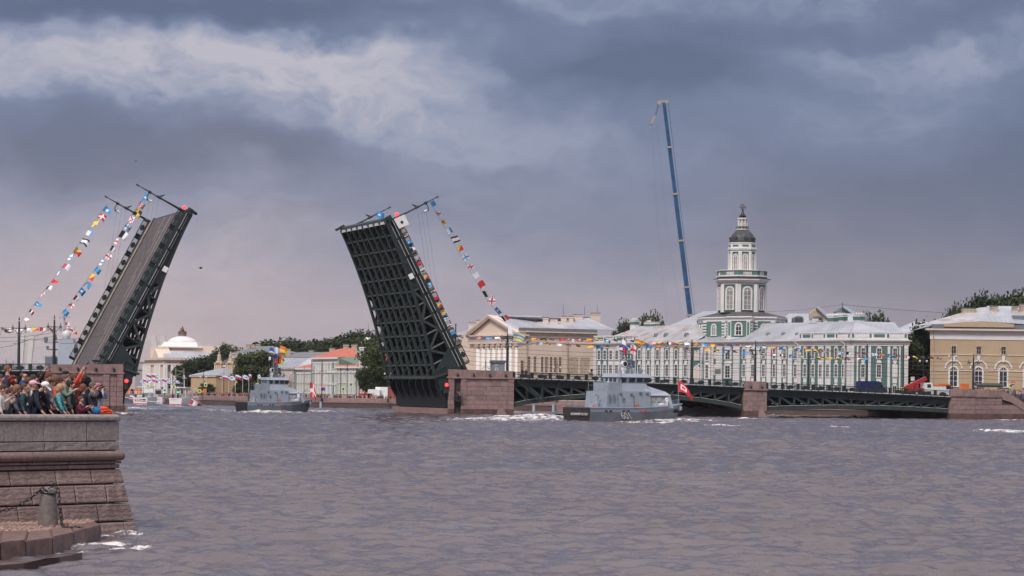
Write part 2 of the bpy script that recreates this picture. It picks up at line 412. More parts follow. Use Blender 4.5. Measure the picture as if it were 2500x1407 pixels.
# ================================================================== WATER
def water():
 rs = np.random.RandomState(5)
 # rows by photo rows below the horizon, columns by photo columns: finest where it shows largest
 Dr = np.concatenate([np.arange(27, 60, .8), np.arange(60, 150, .17), np.arange(150, 250, .35), np.arange(250, 470, .6), np.arange(470, 720, 1.6), np.arange(720, 1200, 12.0), np.array([1300, 1500, 1900, 2500.])])
 uu = np.concatenate([np.array([-6000, -5000, -4200, -3500, -3000, -2600, -2300, -2050, -1850, -1700, -1580, -1480]), np.arange(-1400, 1401, 5.0), np.array([1480, 1580, 1700, 1850, 2050, 2300, 2600, 3000, 3500, 4200, 5000, 6000.0])])
 D, U = np.meshgrid(Dr, uu, indexing='ij')
 X = U * D / F; Y = D.copy(); Z = np.zeros_like(X)
 dD = np.abs(np.gradient(Dr))[:, None] + 0 * X
 X0, Y0 = X.copy(), Y.copy()
 big = np.ones_like(X)
 wind = rad(262)
 calm = 1 - .6 * np.clip((-X0 - 11.5) / 2.5, 0, 1) * np.clip((90 - Y0) / 10, 0, 1)
 Zs = np.zeros_like(X)
 for k in range(110):
  lam = 0.26 * (20.0 ** (rs.rand() ** 1.05))
  th = wind + rs.normal() * (.42 if lam < 2 else .6)
  kx, ky = math.cos(th) * 2 * math.pi / lam, math.sin(th) * 2 * math.pi / lam
  amp = 0.0135 * lam ** 0.78 * (0.6 + 0.8 * rs.rand())
  ph = rs.rand() * 6.28
  fade = np.clip(lam / (1.8 * dD) - 0.2, 0, 1)
  fade = np.where(dD < lam / 2.0, 1.0, np.clip(fade, 0, .8))
  # gusts: patches of livelier water
  gust = 0.75 + 0.45 * np.sin(X0 * 0.045 + 1.3 * k + 1.7 * np.sin(Y0 * .021)) * np.sin(Y0 * 0.06 + .7 * k)
  arg = kx * X0 + ky * Y0 + ph
  a = amp * fade * gust * calm
  if lam < 2.6: Zs += a * np.cos(arg)
  else: Z += a * np.cos(arg) * .8
  X -= 0.6 * a * math.cos(th) * np.sin(arg); Y -= 0.6 * a * math.sin(th) * np.sin(arg)
 dist_ = .75 + .35 * np.clip((Y0 - 110) / 150, 0, 1)
 sg = .02; n_ = np.clip(Zs / sg, -3, 2.4)
 Z += Zs; Z *= dist_ * .85; Z += .15 * sg * np.exp(1.0 * (n_ - .6))
 # foam: wakes and breakers at their places on the water
 foam = np.zeros_like(X)
 rngn = [(rs.rand() * 6.28, rs.normal(), rs.normal()) for _ in range(24)]
 nz = np.zeros_like(X)
 for i, (p, a, b) in enumerate(rngn):
  fr = 0.6 + 0.35 * i
  nz += np.sin(X0 * a * fr + Y0 * b * fr * .45 + p + 1.5 * np.sin(X0 * .7 + i)) / 5.0
 def streak(x0, y0, x1, y1, wid, amp=1.0, lift=0.0):
  a = Wz(x0, y0, 0); b = Wz(x1, y1, 0)
  d = np.array([b.x - a.x, b.y - a.y]); L = np.hypot(*d); d /= L
  px, py = X0 - a.x, Y0 - a.y
  t = px * d[0] + py * d[1]; q = -px * d[1] + py * d[0]
  e = np.exp(-((q / wid) ** 2)) * np.clip((t + wid) / wid, 0, 1) * np.clip((L - t + wid) / wid, 0, 1)
  foam[:] = np.maximum(foam, amp * e * np.clip(.75 + .5 * nz, 0, 1.3))
  Z[:] += lift * e
 streak(1180, 1030, 1375, 1026, 8.32, 1, 0.45)
 streak(1235, 1023, 1330, 1026, 4.8, 1.3, 0.45)
 streak(1500, 1034, 1620, 1034, 3.0, 0.9, 0.05)
 streak(1600, 1033, 1700, 1030, 5.12, 0.9, 0.375)
 streak(515, 1005, 570, 1007, 8, 0.95, 0.3)
 streak(625, 1010, 700, 1011, 6.4, 1.1, 0.45)
 streak(760, 1008, 800, 1008, 6.4, 0.9, 0.3)
 streak(2420, 1056, 2530, 1060, 4.8, 1.25, 0.3)
 streak(2450, 1028, 2480, 1027, 4.8, 0.7, 0.15)
 streak(1745, 1041, 1770, 1042, 2.56, 1.1, 0.15); streak(1812, 1024, 1835, 1024, 2.56, 1, 0.15)
 streak(2045, 1045, 2060, 1045, 2.56, 1, 0.15); streak(1870, 1013, 2140, 1019, 2.56, 0.6, 0.075)
 streak(285, 1010, 300, 1013, 4.8, 0.8, 0.15); streak(1120, 1013, 1160, 1014, 2.56, 0.8, 0.075)
 streak(320, 997, 345, 1000, 3.84, 0.9, 0.15); streak(430, 994, 450, 994, 2.56, 0.7, 0.15)
 streak(135, 1338, 290, 1330, 0.8, .95, 0.05); streak(170, 1347, 350, 1343, 0.5, .85, 0.04); streak(250, 1316, 325, 1308, .5, .7, .03); streak(250, 1308, 318, 1306, 0.2, 0.8, 0.05)
 streak(130, 1350, 215, 1348, 0.2, 0.7, 0.03)
 h, w = X.shape
 me = bpy.data.meshes.new('water')
 co = np.stack([X, Y, Z], -1).reshape(-1, 3)
 idx = np.arange(h * w).reshape(h, w)
 q = np.stack([idx[:-1, :-1], idx[:-1, 1:], idx[1:, 1:], idx[1:, :-1]], -1).reshape(-1, 4)
 me.vertices.add(h * w); me.vertices.foreach_set('co', co.ravel())
 me.loops.add(q.size); me.loops.foreach_set('vertex_index', q.ravel().astype(np.int32))
 me.polygons.add(len(q)); me.polygons.foreach_set('loop_start', np.arange(0, q.size, 4, dtype=np.int32))
 me.polygons.foreach_set('use_smooth', np.ones(len(q), bool))
 me.update(calc_edges=True)
 at = me.attributes.new('foam', 'FLOAT', 'POINT'); at.data.foreach_set('value', foam.ravel())
 m = bpy.data.materials.new('river_water'); m.use_nodes = True; t = NT(m.node_tree); b = m.node_tree.nodes['Principled BSDF']
 geo = t.n('ShaderNodeNewGeometry').outputs['Position']
 g2 = t.vm('MULTIPLY', geo, (1.0, 1.0, 0.3))
 fo = t.n('ShaderNodeAttribute', attribute_name='foam').outputs['Fac']
 n1 = t.noise(t.vm('MULTIPLY', g2, (1.0, .55, 1)), 2.2, 7.0, 0.68)
 n2 = t.noise(t.vm('MULTIPLY', geo, (1, .6, 1)), 9.0, 4.0, .6)
 msk = t.ramp(t.m('ADD', t.m('ADD', fo, t.m('MULTIPLY', t.m('SUBTRACT', n1, .5), 1.3)), t.m('MULTIPLY', t.m('SUBTRACT', n2, .5), 1.6)), [(0.40, 0.0), (0.85, 1.0)])
 msk = t.m('MULTIPLY', msk, t.m('GREATER_THAN', fo, .06))
 body = t.ramp(t.noise(t.vm('MULTIPLY', geo, (.6, .35, 1)), .06, 3.0), [(.3, (.092, .070, .073)), (.7, (.124, .098, .104))])
 t.put(b.inputs['Base Color'], t.mix(msk, body, (.66, .62, .59, 1)))
 t.put(b.inputs['Roughness'], t.m('ADD', t.m('MULTIPLY', msk, .6), .10))
 b.inputs['IOR'].default_value = 1.62
 b1 = t.n('ShaderNodeBump'); b1.inputs['Strength'].default_value = 1.0; b1.inputs['Distance'].default_value = .30
 hgt = t.m('ADD', t.noise(t.vm('MULTIPLY', geo, (.9, .6, 1)), .42, 9.0, .60, .4), t.m('MULTIPLY', t.noise(t.vm('MULTIPLY', geo, (1.0, .6, 1)), 2.6, 4.0, .6, .5), .16))
 t.put(b1.inputs['Height'], hgt); t.nt.links.new(b1.outputs[0], b.inputs['Normal'])
 me.materials.append(m)
 o = link('water', me); props(o, kind='structure')
water()
# ================================================================== LAND
EMB = [(-1500, 1900), (-500, 1500), (0, 1050), (200, 760), (345, 650), (600, 606), (850, 579), (1100, 572), (1400, 564), (1700, 552), (1950, 536), (2130, 528), (2320, 520)]
EP = [Vector(((x - HX) * D / F, D, 0)) for x, D in EMB]
def bp2(t, w):
 c, s = math.cos(rad(20)), math.sin(rad(20)); return (-5.77 + c * t - s * w, 461 + s * t + c * w)
def ground():
 mb = MB()
 pts = [(p.x, p.y) for p in EP] + [tuple(bp2(101, 5)), tuple(bp2(101, 3)), tuple(bp2(400, 3)), (2500, 900), (4000, 16000), (-9000, 16000), (-9000, 1900)]
 mb.prism(pts, -2.0, 1.5)
 m = mat('ground_paving', (.20, .17, .16), .9, var=.15, scale=.05)
 mb.obj('ground', m, kind='structure')
 # river bed, so that the water has something below it
 mb = MB(); mb.box(-9000, 9000, -200, 16000, -6.0, -5.0); mb.obj('riverbed', M['granite_wet'], kind='structure')
ground()
def embankment(i0, i1, label, step=7.0, z=2.4):
 a, b = EP[i0], EP[i1]
 root = empty('embankment_wall', a, label, 'embankment wall')
 core, cap, low, par = MB(), MB(), MB(), []
 k = 0
 for p, q in zip(EP[i0:i1], EP[i0 + 1:i1 + 1]):
  d = (q - p); L = d.length; d.normalize(); n = Vector((d.y, -d.x, 0))
  fr = Matrix.Translation(p) @ frame((0, 0, 0), d).to_4x4()
  core.M = fr; core.box(0, L, 0.0, 1.2, -2, z - 1.15)
  low.M = fr; low.box(0, L, -.28, .02, -2, .35)
  cap.M = fr; cap.box(-.1, L + .1, -.16, .55, z - 1.15, z - .95)
  m = max(1, int(L / step))
  for j in range(m):
   s = MB(fr); s.cbox(j * L / m + .02, (j + 1) * L / m - .02, -.04, .42, z - .95, z, .05)
   s.obj('parapet_block', M['granite_red'], root)
 core.obj('wall_face', M['granite_red'], root); cap.obj('string_course', M['granite_red'], root); low.obj('wet_footing', M['granite_wet'], root)
embankment(4, 6, 'long pink granite quay wall behind the white boats and the second grey ship')
embankment(6, 9, 'pink granite quay wall seen under the first fixed span and behind the raised leaf')
embankment(9, 12, 'pink granite quay wall seen under the bridge span beside the abutment')
embankment(1, 4, 'distant quay wall running away behind the left bridge pier', 20.0)
def haze():
 me = bpy.data.meshes.new('haze'); q = MB(); q.box(-9600, 9600, -300, 16600, -7, 110); me = q.mesh('haze', bpy.data.materials.new('haze_air')); m = me.materials[0]; m.use_nodes = True; nt = m.node_tree
 nt.nodes.clear(); v = nt.nodes.new('ShaderNodeVolumePrincipled'); v.inputs['Color'].default_value = (.78, .77, .84, 1); v.inputs['Density'].default_value = .00004; v.inputs['Anisotropy'].default_value = .2
 o = nt.nodes.new('ShaderNodeOutputMaterial'); nt.links.new(v.outputs[0], o.inputs['Volume']); props(link('haze', me), 'thin pale haze over the river', kind='stuff')
haze()
# ================================================================== BRIDGE
TH = rad(20.0)
BA = Vector((math.cos(TH), math.sin(TH), 0)); BWd = Vector((-math.sin(TH), math.cos(TH), 0))
BO = Vector((-5.77, 461.0, 0)); BW = 32.0
BF = frame(BO, BA)
def bp(t, w, z): return BO + BA * t + BWd * w + Vector((0, 0, z))
def tb(x, w=0.0):
 k = (x - HX) / F; o = BO + BWd * w
 return (k * o.y - o.x) / (BA.x - k * BA.y)
# one granite block, chamfered on the side that shows, scaled for each place
_blk = MB(); _blk.cbox(0, 1, 0, 1, 0, 1, .035); BLOCK = {}
def block_mesh(m):
 if m not in BLOCK: BLOCK[m] = _blk.mesh('granite_block', M[m])
 return BLOCK[m]
def block_wall(root, fr, L, z0, z1, course, blen, m='granite_red', skip=None, depth=.5, seed=1, wetz=None):
 r = random.Random(seed); z = z0; k = 0
 while z < z1 - .15:
  h = min(course, z1 - z); x = 0 if k % 2 else -blen * .5
  while x < L - .05:
   w = blen * r.uniform(.82, 1.2); a, b = max(0, x), min(L, x + w)
   if L - b < .35: b = L
   if b - a > .25 and not (skip and skip(a, b, z, z + h)):
    pr = r.uniform(-.025, .035)
    link('granite_block', block_mesh('granite_low' if z < .7 and m == 'granite_red' else m), root, fr @ Matrix.Translation((a + .02, -.05 - pr, z + .018)) @ Matrix.Diagonal((b - a - .04, depth, h - .036, 1)))
   x = b if b == L else x + w
  z += h; k += 1
def pier(t0, t1, ztop0, ztop1, label, w0=0.0, w1=BW, bays=True, par=1.5, mirror=False):
 root = empty('bridge_pier', bp((t0 + t1) / 2, 0, 0), label, 'bridge pier')
 zt = min(ztop0, ztop1)
 core = MB(BF); core.box(t0 + .3, t1 - .3, w0 + .3, w1 - .3, -3, zt - par); core.obj('core', M['joint'], root)
 zc = zt - par
 L = t1 - t0
 fr = BF @ Matrix.Translation((t0, w0, 0))
 cr = .86
 # end pilasters and field
 pw = 1.15 if L > 6 else .0
 if pw:
  block_wall(root, fr @ Matrix.Translation((0, -.12, 0)), pw, .25, zc, cr, 2.4, seed=3)
  block_wall(root, fr @ Matrix.Translation((L - pw, -.12, 0)), pw, .25, zc, cr, 2.4, seed=4)
  if bays:
   o = fr @ Matrix.Translation((2.45 if not mirror else L - 3.6, -.12, 0)); block_wall(root, o, 1.15, .25, zc, cr, 2.4, seed=5)
   if not mirror:
    block_wall(root, fr @ Matrix.Translation((3.6, 0, 0)), L - 3.6 - pw, .25, zc, cr, 2.1, seed=6)
    block_wall(root, fr @ Matrix.Translation((pw, .35, 0)), 1.3, 5.6, zc, cr, 2.4, seed=7)
    nb = MB(BF); nb.box(t0 + pw, t0 + 2.45, .9, 1.2, .2, 5.6); nb.obj('niche', M['bridge_dark'], root)
    dd = MB(BF); dd.box(t0 + 1.9, t0 + 2.4, .86, .9, 3.6, 5.4); dd.obj('doorway', M['van_blue'], root)
   else:
    block_wall(root, fr @ Matrix.Translation((pw, 0, 0)), L - 3.6 - pw, .25, zc, cr, 2.1, seed=6)
    block_wall(root, fr @ Matrix.Translation((L - 2.45, .1, 0)), 1.3, .25, zc, cr, 2.4, seed=7)
  else:
   block_wall(root, fr @ Matrix.Translation((pw, 0, 0)), L - 2 * pw, .25, zc, cr, 2.1, seed=6)
 else:
  block_wall(root, fr, L, .25, zc, .98, 1.6, seed=8)
 # the left flank (and right flank for a free-standing pier)
 fl = BF @ Matrix.Translation((t0, w0, 0)) @ Matrix.Rotation(rad(90), 4, 'Z') @ Matrix.Diagonal((1, -1, 1, 1))
 if not bays: block_wall(root, fl, w1 - w0, .25, zc, .98, 2.4, seed=9)
 fo = MB(BF); fo.hexa([(t0 - .7, w0 - .9, -3), (t1 + .7, w0 - .9, -3), (t1 + .7, w1, -3), (t0 - .7, w1, -3), (t0 - .15, w0 - .25, .28), (t1 + .15, w0 - .25, .28), (t1 + .15, w1, .28), (t0 - .15, w1, .28)])
 fo.obj('wet_footing', M['granite_wet'], root)
 # string course and parapet of big slabs
 s = MB(BF); s.box(t0 - .18, t1 + .18, w0 - .3, w1, zc, zc + .22); s.box(t0 - .1, t1 + .1, w0 - .2, w1, zc + .22, zc + .36); s.obj('string_course', M['granite_red'], root)
 n = max(2, round(L / 1.9))
 for i in range(n):
  a, b = t0 + i * L / n, t0 + (i + 1) * L / n
  za = ztop0 + (ztop1 - ztop0) * i / n; zb = ztop0 + (ztop1 - ztop0) * (i + 1) / n
  q = MB(BF); q.hexa([(a + .015, w0 - .05, zc + .362), (b - .015, w0 - .05, zc + .362), (b - .015, w0 + .5, zc + .362), (a + .015, w0 + .5, zc + .362), (a + .015, w0 - .05, za), (b - .015, w0 - .05, zb), (b - .015, w0 + .5, zb), (a + .015, w0 + .5, za)])
  q.obj('parapet_slab', M['granite_red'], root)
 dk = MB(BF); dk.box(t0 + .02, t1 - .02, w0 + .52, w1, zc + .37, zc + .45); dk.obj('paving', M['asphalt'], root)
 for i in range(4 if L > 6 else 2):      # floodlights standing on the string course
  t = t0 + L * ((i + .55) / (4 if L > 6 else 2)) * .98
  q = MB(BF); q.tube((t, w0 - .15, zc + .36), (t, w0 - .15, zc + .6), .05); q.ball((t, w0 - .2, zc + .78), .24, 10); q.tube((t, w0 - .2, zc + .78), (t - .25, w0 - .5, zc + .9), .2, .24, 10); q.obj('floodlight', M['iron'], root)
 return root
ZC = 8.45
main_pier = pier(-6.5, 6.5, 8.55, 8.35, 'broad pink granite pier right of the opening with a small balcony')
left_pier = pier(-80.6, -67.6, 8.35, 8.6, 'broad pink granite pier at the left behind the spectators', mirror=True)
mid_pier = pier(54.4, 59.3, 7.1, 7.0, 'narrow pink granite pier between the two fixed spans', bays=False, par=1.7)
# stone boss shapes on the piers' feet
q = MB(BF); q.hexa([(2.6, -.9, -.5), (5.2, -.9, -.5), (4.6, 0, -.5), (3.2, 0, -.5), (3.3, -.35, 1.25), (4.4, -.35, 1.25), (4.2, 0, 1.3), (3.5, 0, 1.3)]); q.obj('pale_boss', M['granite_pink'], main_pier)
q = MB(BF); q.hexa([(57.0, -1.2, -.5), (59.2, -1.2, -.5), (58.9, 0, -.5), (57.2, 0, -.5), (57.5, -.3, 1.5), (58.4, -.3, 1.5), (58.4, 0, 1.5), (57.5, 0, 1.5)]); q.obj('pale_boss', M['granite_pink'], mid_pier)
# footing plates that carry the counterweight pits
for root, t0, t1 in ((main_pier, -7.6, -5.9), (left_pier, -68.2, -66.6)):
 q = MB(BF); q.box(t0, t1, .4, BW - .5, -3, 1.25); q.obj('pit_footing', M['granite_red'], root)
# balcony on the main pier
q = MB(BF)
q.box(-5.5, -3.9, -.75, .9, 2.55, 2.7)
for i in range(9): q.beam((-5.5 + .2 * i, -.72, 2.7), (-5.5 + .2 * i, -.72, 4.1), .05, .05)
for z in (3.3, 4.1): q.beam((-5.5, -.72, z), (-3.9, -.72, z), .07, .07); q.beam((-5.5, -.72, z), (-5.5, .3, z), .07, .07)
q.obj('balcony', M['iron'], main_pier)
# ---- the counterweight chamber seen through the pier's side, with the tail ribs of the leaf
# ---- bascule leaf: s runs up the deck, n out of the deck towards the river side (underside)
ANG = rad(62.3)
def leaf(sign, label, lamp):
 th = -6.5 if sign > 0 else -67.6           # pier edge
 hinge_t = -3.3 if sign > 0 else -70.8
 def P(s, n, w):
  dt = -math.cos(ANG) * s - math.sin(ANG) * n
  return bp(hinge_t + sign * dt, w, 9.3 + math.sin(ANG) * s - math.cos(ANG) * n)
 root = empty('bascule_leaf', bp(th, 0, 8), label, 'raised bridge leaf')
 L = 30.6
 def dep(s):                                 # girder depth along the leaf
  s = max(0, min(L, s)); return 1.55 + 4.75 * ((L - s) / L) ** 1.75
 g, gd = M['bridge_green'], M['bridge_dark']
 bm_ = lambda mb, a, b, w, h: mb.beam(a, b, w, h, up=P(0, 1, 0) - P(0, 0, 0))
 # deck plate, asphalt, kerbs, sidewalks
 q = MB(); q.hexa([P(-2, .28, 1.0), P(-2, .28, BW - 1), P(-2, .75, BW - 1), P(-2, .75, 1.0), P(L, .28, 1.0), P(L, .28, BW - 1), P(L, .75, BW - 1), P(L, .75, 1.0)]); q.obj('deck_plate', gd, root)
 for i in range(24):                         # asphalt laid in strips across the leaf
  a, b = -2 + (L + 2) * i / 24, -2 + (L + 2) * (i + 1) / 24
  q = MB(); q.hexa([P(a + .012, 0, 3.6), P(a + .012, 0, BW - 3.6), P(a + .012, .28, BW - 3.6), P(a + .012, .28, 3.6), P(b - .012, 0, 3.6), P(b - .012, 0, BW - 3.6), P(b - .012, .28, BW - 3.6), P(b - .012, .28, 3.6)]); q.obj('roadway_strip', M['asphalt'], root)
 ln = MB()
 def stripe(w, a, b, wd): ln.hexa([P(a, -.02, w), P(a, -.02, w + wd), P(a, .004, w + wd), P(a, .004, w), P(b, -.02, w), P(b, -.02, w + wd), P(b, .004, w + wd), P(b, .004, w)])
 stripe(12.2, -1, L - .2, .22)
 for w in (9.2, 15.5, 17.6):
  for k in range(3): stripe(w, 3.5 + 9.5 * k + (3 if w > 16 else 0), 8.5 + 9.5 * k + (3 if w > 16 else 0), .15)
 ln.obj('lane_marking', M['line_paint'], root)
 for w0, w1 in ((.35, 3.6), (BW - 3.6, BW - .35)):
  q = MB(); q.hexa([P(-2, -.2, w0), P(-2, -.2, w1), P(-2, .3, w1), P(-2, .3, w0), P(L, -.2, w0), P(L, -.2, w1), P(L, .3, w1), P(L, .3, w0)]); q.obj('sidewalk', M['bridge_green'] if sign > 0 else M['bridge_green'], root)
  kk = MB(); wi = w1 if w0 < 5 else w0; bm_(kk, P(-2, -.3, wi), P(L, -.3, wi), .18, .25); kk.obj('kerb', M['line_paint'] if w0 > 5 else M['bridge_green_light'], root)
 # main girders: a deep curved one on each side and lighter ones between
 ws = [1.0, BW - 1.0] + [1.0 + (BW - 2.0) * k / 8 for k in range(1, 8)]
 N = 11
 for gi, w in enumerate(ws):
  near = gi < 2
  q = MB(); th_ = .5 if near else .34
  ss = [i * L / N for i in range(N + 1)]
  for i in range(N):                       # bottom chord
   bm_(q, P(ss[i], dep(ss[i]) - .2, w), P(ss[i + 1], dep(ss[i + 1]) - .2, w), th_ + .25, .42)
  bm_(q, P(-1.5, 1.1, w), P(L, .9, w), th_, .7)
  q.obj('girder_chord', M['bridge_green'] if near else M['bridge_green_light'], root)
  if near:
   # solid plated nose with handholes, diagonals lower down
   for i in range(N):
    a, b = ss[i], ss[i + 1]
    if w > 5 and a < L * .5:
     q = MB(); q.hexa([P(a, .7, w - .06), P(a, .7, w + .06), P(a, dep(a) * .72, w + .06), P(a, dep(a) * .72, w - .06), P(b, .7, w - .06), P(b, .7, w + .06), P(b, dep(b) * .72, w + .06), P(b, dep(b) * .72, w - .06)]); q.obj('web_plate', gd, root)
    if a >= L * .5:
     q = MB(); q.hexa([P(a, .7, w - .12), P(a, .7, w + .12), P(a, dep(a) - .2, w + .12), P(a, dep(a) - .2, w - .12), P(b, .7, w - .12), P(b, .7, w + .12), P(b, dep(b) - .2, w + .12), P(b, dep(b) - .2, w - .12)]); q.obj('web_plate', g, root)
     c = (a + b) / 2; dd = (.9 + dep(c)) / 2
     for e in (-.7, .7):
      q = MB(); sg = -.16 if w < 5 else .16
      q.hexa([P(c + e - .26, dd - .3, w + sg), P(c + e - .26, dd - .3, w), P(c + e - .26, dd + .3, w), P(c + e - .26, dd + .3, w + sg), P(c + e + .26, dd - .3, w + sg), P(c + e + .26, dd - .3, w), P(c + e + .26, dd + .3, w), P(c + e + .26, dd + .3, w + sg)]); q.obj('handhole', gd, root)
    else:
     q = MB(); A, B = (P(a, 1.3, w), P(b, dep(b) - .3, w)) if i % 2 else (P(a, dep(a) - .3, w), P(b, 1.3, w))
     bm_(q, A, B, .32, .42); q.obj('diagonal', M['bridge_green_light'], root)
    q = MB(); bm_(q, P(a, 1.0, w), P(a, dep(a) - .3, w), .3, .3); q.obj('stiffener', g, root)
  else:
   q = MB()
   for i in range(N):
    a, b = ss[i], ss[i + 1]
    A, B = (P(a, .9, w), P(b, dep(b) - .3, w)) if i % 2 else (P(a, dep(a) - .3, w), P(b, .9, w))
    q.beam(A, B, .16, .22)
   q.obj('inner_bracing', g, root)
 # cross beams and the diagonal net of wind bracing on the underside
 wz = sorted(ws)
 for i in range(1, N + 1):
  s = i * L / N
  q = MB(); q.hexa([P(s - .09, .75, 1), P(s + .09, .75, 1), P(s + .09, .75, BW - 1), P(s - .09, .75, BW - 1), P(s - .09, dep(s) - .25, 1), P(s + .09, dep(s) - .25, 1), P(s + .09, dep(s) - .25, BW - 1), P(s - .09, dep(s) - .25, BW - 1)])
  q.obj('cross_frame', gd, root)
  q = MB(); q.beam(P(s, dep(s) - .28, 1), P(s, dep(s) - .28, BW - 1), .3, .3); q.obj('cross_beam', M['bridge_green_light'], root)
 for i in range(N):
  s, s2 = i * L / N, (i + 1) * L / N
  for j in range(0, 8, 2):
   q = MB(); a, b = (wz[j], wz[j + 2]) if True else (0, 0)
   m_ = wz[j + 1]
   q.beam(P(s2, dep(s2) - .3, a + .1), P(s, dep(s) - .3, b - .1), .2, .2)
   q.obj('wind_brace', M['bridge_green_light'], root)
  for j in range(0, 8):
   if (i + j) % 2 == 0:
    q = MB(); q.beam(P(s2, dep(s2) - .5, wz[j]), P(s, dep(s) - .5, wz[j + 1]), .13, .15); q.obj('wind_brace', g, root)
 # tip beam with pale buffers
 q = MB(); q.hexa([P(L, .2, .6), P(L, .2, BW - .6), P(L, 1.5, BW - .6), P(L, 1.5, .6), P(L + .45, .2, .6), P(L + .45, .2, BW - .6), P(L + .45, 1.2, BW - .6), P(L + .45, 1.2, .6)]); q.obj('tip_beam', g, root)
 for k in range(8):
  w = 2 + k * 3.7
  q = MB(); q.beam(P(L - .2, 1.45, w), P(L - .2, 1.45, w + 2.3), .3, .5); q.obj('buffer', M['lamp_glass'], root)
 for w in (.5, BW - .5):
  q = MB(); q.beam(P(L - .3, .7, w), P(L + .8, .7, w), .7, .9); q.beam(P(L + .5, .5, w - .3), P(L + .5, 2.1, w + .5), .5, .4); q.obj('lock_bracket', g, root)
 # sidewalk brackets and edge beams on both flanks
 for w, sg in ((.35, -1), (BW - .35, 1)):
  q = MB(); bm_(q, P(-1, .12, w), P(L, .12, w), .28, .62); bm_(q, P(-1, .75, w + sg * -.5), P(L, .75, w + sg * -.5), .25, .3); q.obj('edge_beam', g, root)
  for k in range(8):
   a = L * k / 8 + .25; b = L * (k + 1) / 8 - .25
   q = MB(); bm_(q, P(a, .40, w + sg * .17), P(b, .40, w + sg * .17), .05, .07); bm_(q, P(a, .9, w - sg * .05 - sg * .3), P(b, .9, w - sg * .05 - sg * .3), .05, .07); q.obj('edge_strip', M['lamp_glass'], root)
 # railing panels: bars, a round seahorse shield and frame
 for w in (.45, BW - .45):
  for k in range(8):
   a = L * k / 8 + .05; b = L * (k + 1) / 8 - .05; c = (a + b) / 2
   q = MB(); bm_(q, P(a, -.3, w), P(b, -.3, w), .1, .12); bm_(q, P(a, -1.25, w), P(b, -1.25, w), .14, .12); bm_(q, P(a + .22, -1.2, w), P(a + .22, -.3, w), .3, .45); bm_(q, P(b - .22, -1.2, w), P(b - .22, -.3, w), .3, .45); pr = q.obj('railing_panel', g, root)
   q = MB(); nb = 15
   for j in range(nb):
    s = a + .55 + (b - a - 1.1) * j / (nb - 1); q.beam(P(s, -.3, w), P(s, -1.22, w), .035, .05)
   q.obj('railing_bars', M['bridge_green_light'], pr, kind='stuff')
   q = MB(); ring = []
   for j in range(12):
    t = 2 * math.pi * j / 12; ring.append(P(c + .62 * math.cos(t), -.76 - .4 * math.sin(t), w - .05))
   q.slab(ring, (P(0, 0, w + .05) - P(0, 0, w - .05))); q.obj('shield', g, pr)
 # counterweight tail: curved ribs that dip into the pit
 R0 = [(-6.9 - 1.3, 7.6), (-8.5, 6.6), (-8.4, 5.3), (-7.9, 4.3), (-7.3, 3.4), (-6.6, 2.5), (-5.8, 1.7)]
 for k in range(8):
  w = 1.4 + (BW - 2.8) * k / 7
  q = MB(); fs = []
  for (ta, za), (tb_, zb) in zip(R0[:-1], R0[1:]):
   f1 = (lambda t: t) if sign > 0 else (lambda t: -74.1 - t)
   q.hexa([bp(f1(ta), w, za), bp(f1(ta), w + .35, za), bp(f1(-4.6), w + .35, za), bp(f1(-4.6), w, za), bp(f1(tb_), w, zb), bp(f1(tb_), w + .35, zb), bp(f1(-4.6), w + .35, zb), bp(f1(-4.6), w, zb)])
  q.obj('tail_rib', M['bridge_green'], root)
 f1 = (lambda t: t) if sign > 0 else (lambda t: -74.1 - t)
 q = MB(); q.hexa([bp(f1(-6.9), .8, 1.4), bp(f1(-4.5), .8, 1.4), bp(f1(-4.5), BW - .8, 1.4), bp(f1(-6.9), BW - .8, 1.4), bp(f1(-7.4), .8, 7.4), bp(f1(-4.5), .8, 7.4), bp(f1(-4.5), BW - .8, 7.4), bp(f1(-7.4), BW - .8, 7.4)]); q.obj('counterweight', gd, root)
 q = MB(); q.hexa([bp(f1(-9.5), .3, 6.7), bp(f1(-4.5), .3, 8.3), bp(f1(-4.5), BW - .3, 8.3), bp(f1(-9.5), BW - .3, 6.7), bp(f1(-9.5), .3, 7.05), bp(f1(-4.5), .3, 8.65), bp(f1(-4.5), BW - .3, 8.65), bp(f1(-9.5), BW - .3, 7.05)]); q.obj('apron_plate', M['bridge_green_light'], root)
 # root gusset on the near flank
 q = MB(); q.slab([P(-.5, .6, .7), P(4.5, .8, .7), P(1.5, dep(1.5) - .2, .7), P(-2.2, 6.1, .7), P(-2.5, 3.0, .7)], BWd * .3); q.obj('root_gusset', g, root)
 q = MB(); ring = [P(.6, 3.2, .5), P(1.6, 3.2, .5), P(1.6, 5.0, .5), P(.6, 5.0, .5)]
 for a, b in zip(ring, ring[1:] + ring[:1]): q.beam(a, b, .12, .12)
 q.obj('hatch_frame', M['bridge_green_light'], root)
 # white navigation boards and red light
 if sign > 0:
  q = MB(); q.slab([P(L - .2, .15, -.1), P(L + .2 - 2.4, -.0, -.1), P(L + .1 - 2.4, -2.1, -.1), P(L - .3, -2.1, -.1)], BWd * .12)
  bd = q.obj('navigation_board', M['white'], root, label='white square board with a black dot')
  q = MB(); c = P(L - 1.35, -1.0, -.16); q.slab([c + BA * (.28 * math.cos(t * math.pi / 5)) + Vector((0, 0, .28 * math.sin(t * math.pi / 5))) for t in range(10)], BWd * .04); q.obj('black_dot', M['black'], bd)
 q = MB(); q.slab([P(L * .62, dep(L * .62) - 1.1, .3), P(L * .62 + 1.0, dep(L * .62) - 1.1, .3), P(L * .62 + 1.0, dep(L * .62) - .2, .3), P(L * .62, dep(L * .62) - .2, .3)], BWd * .1); q.obj('white_plate', M['white'], root)
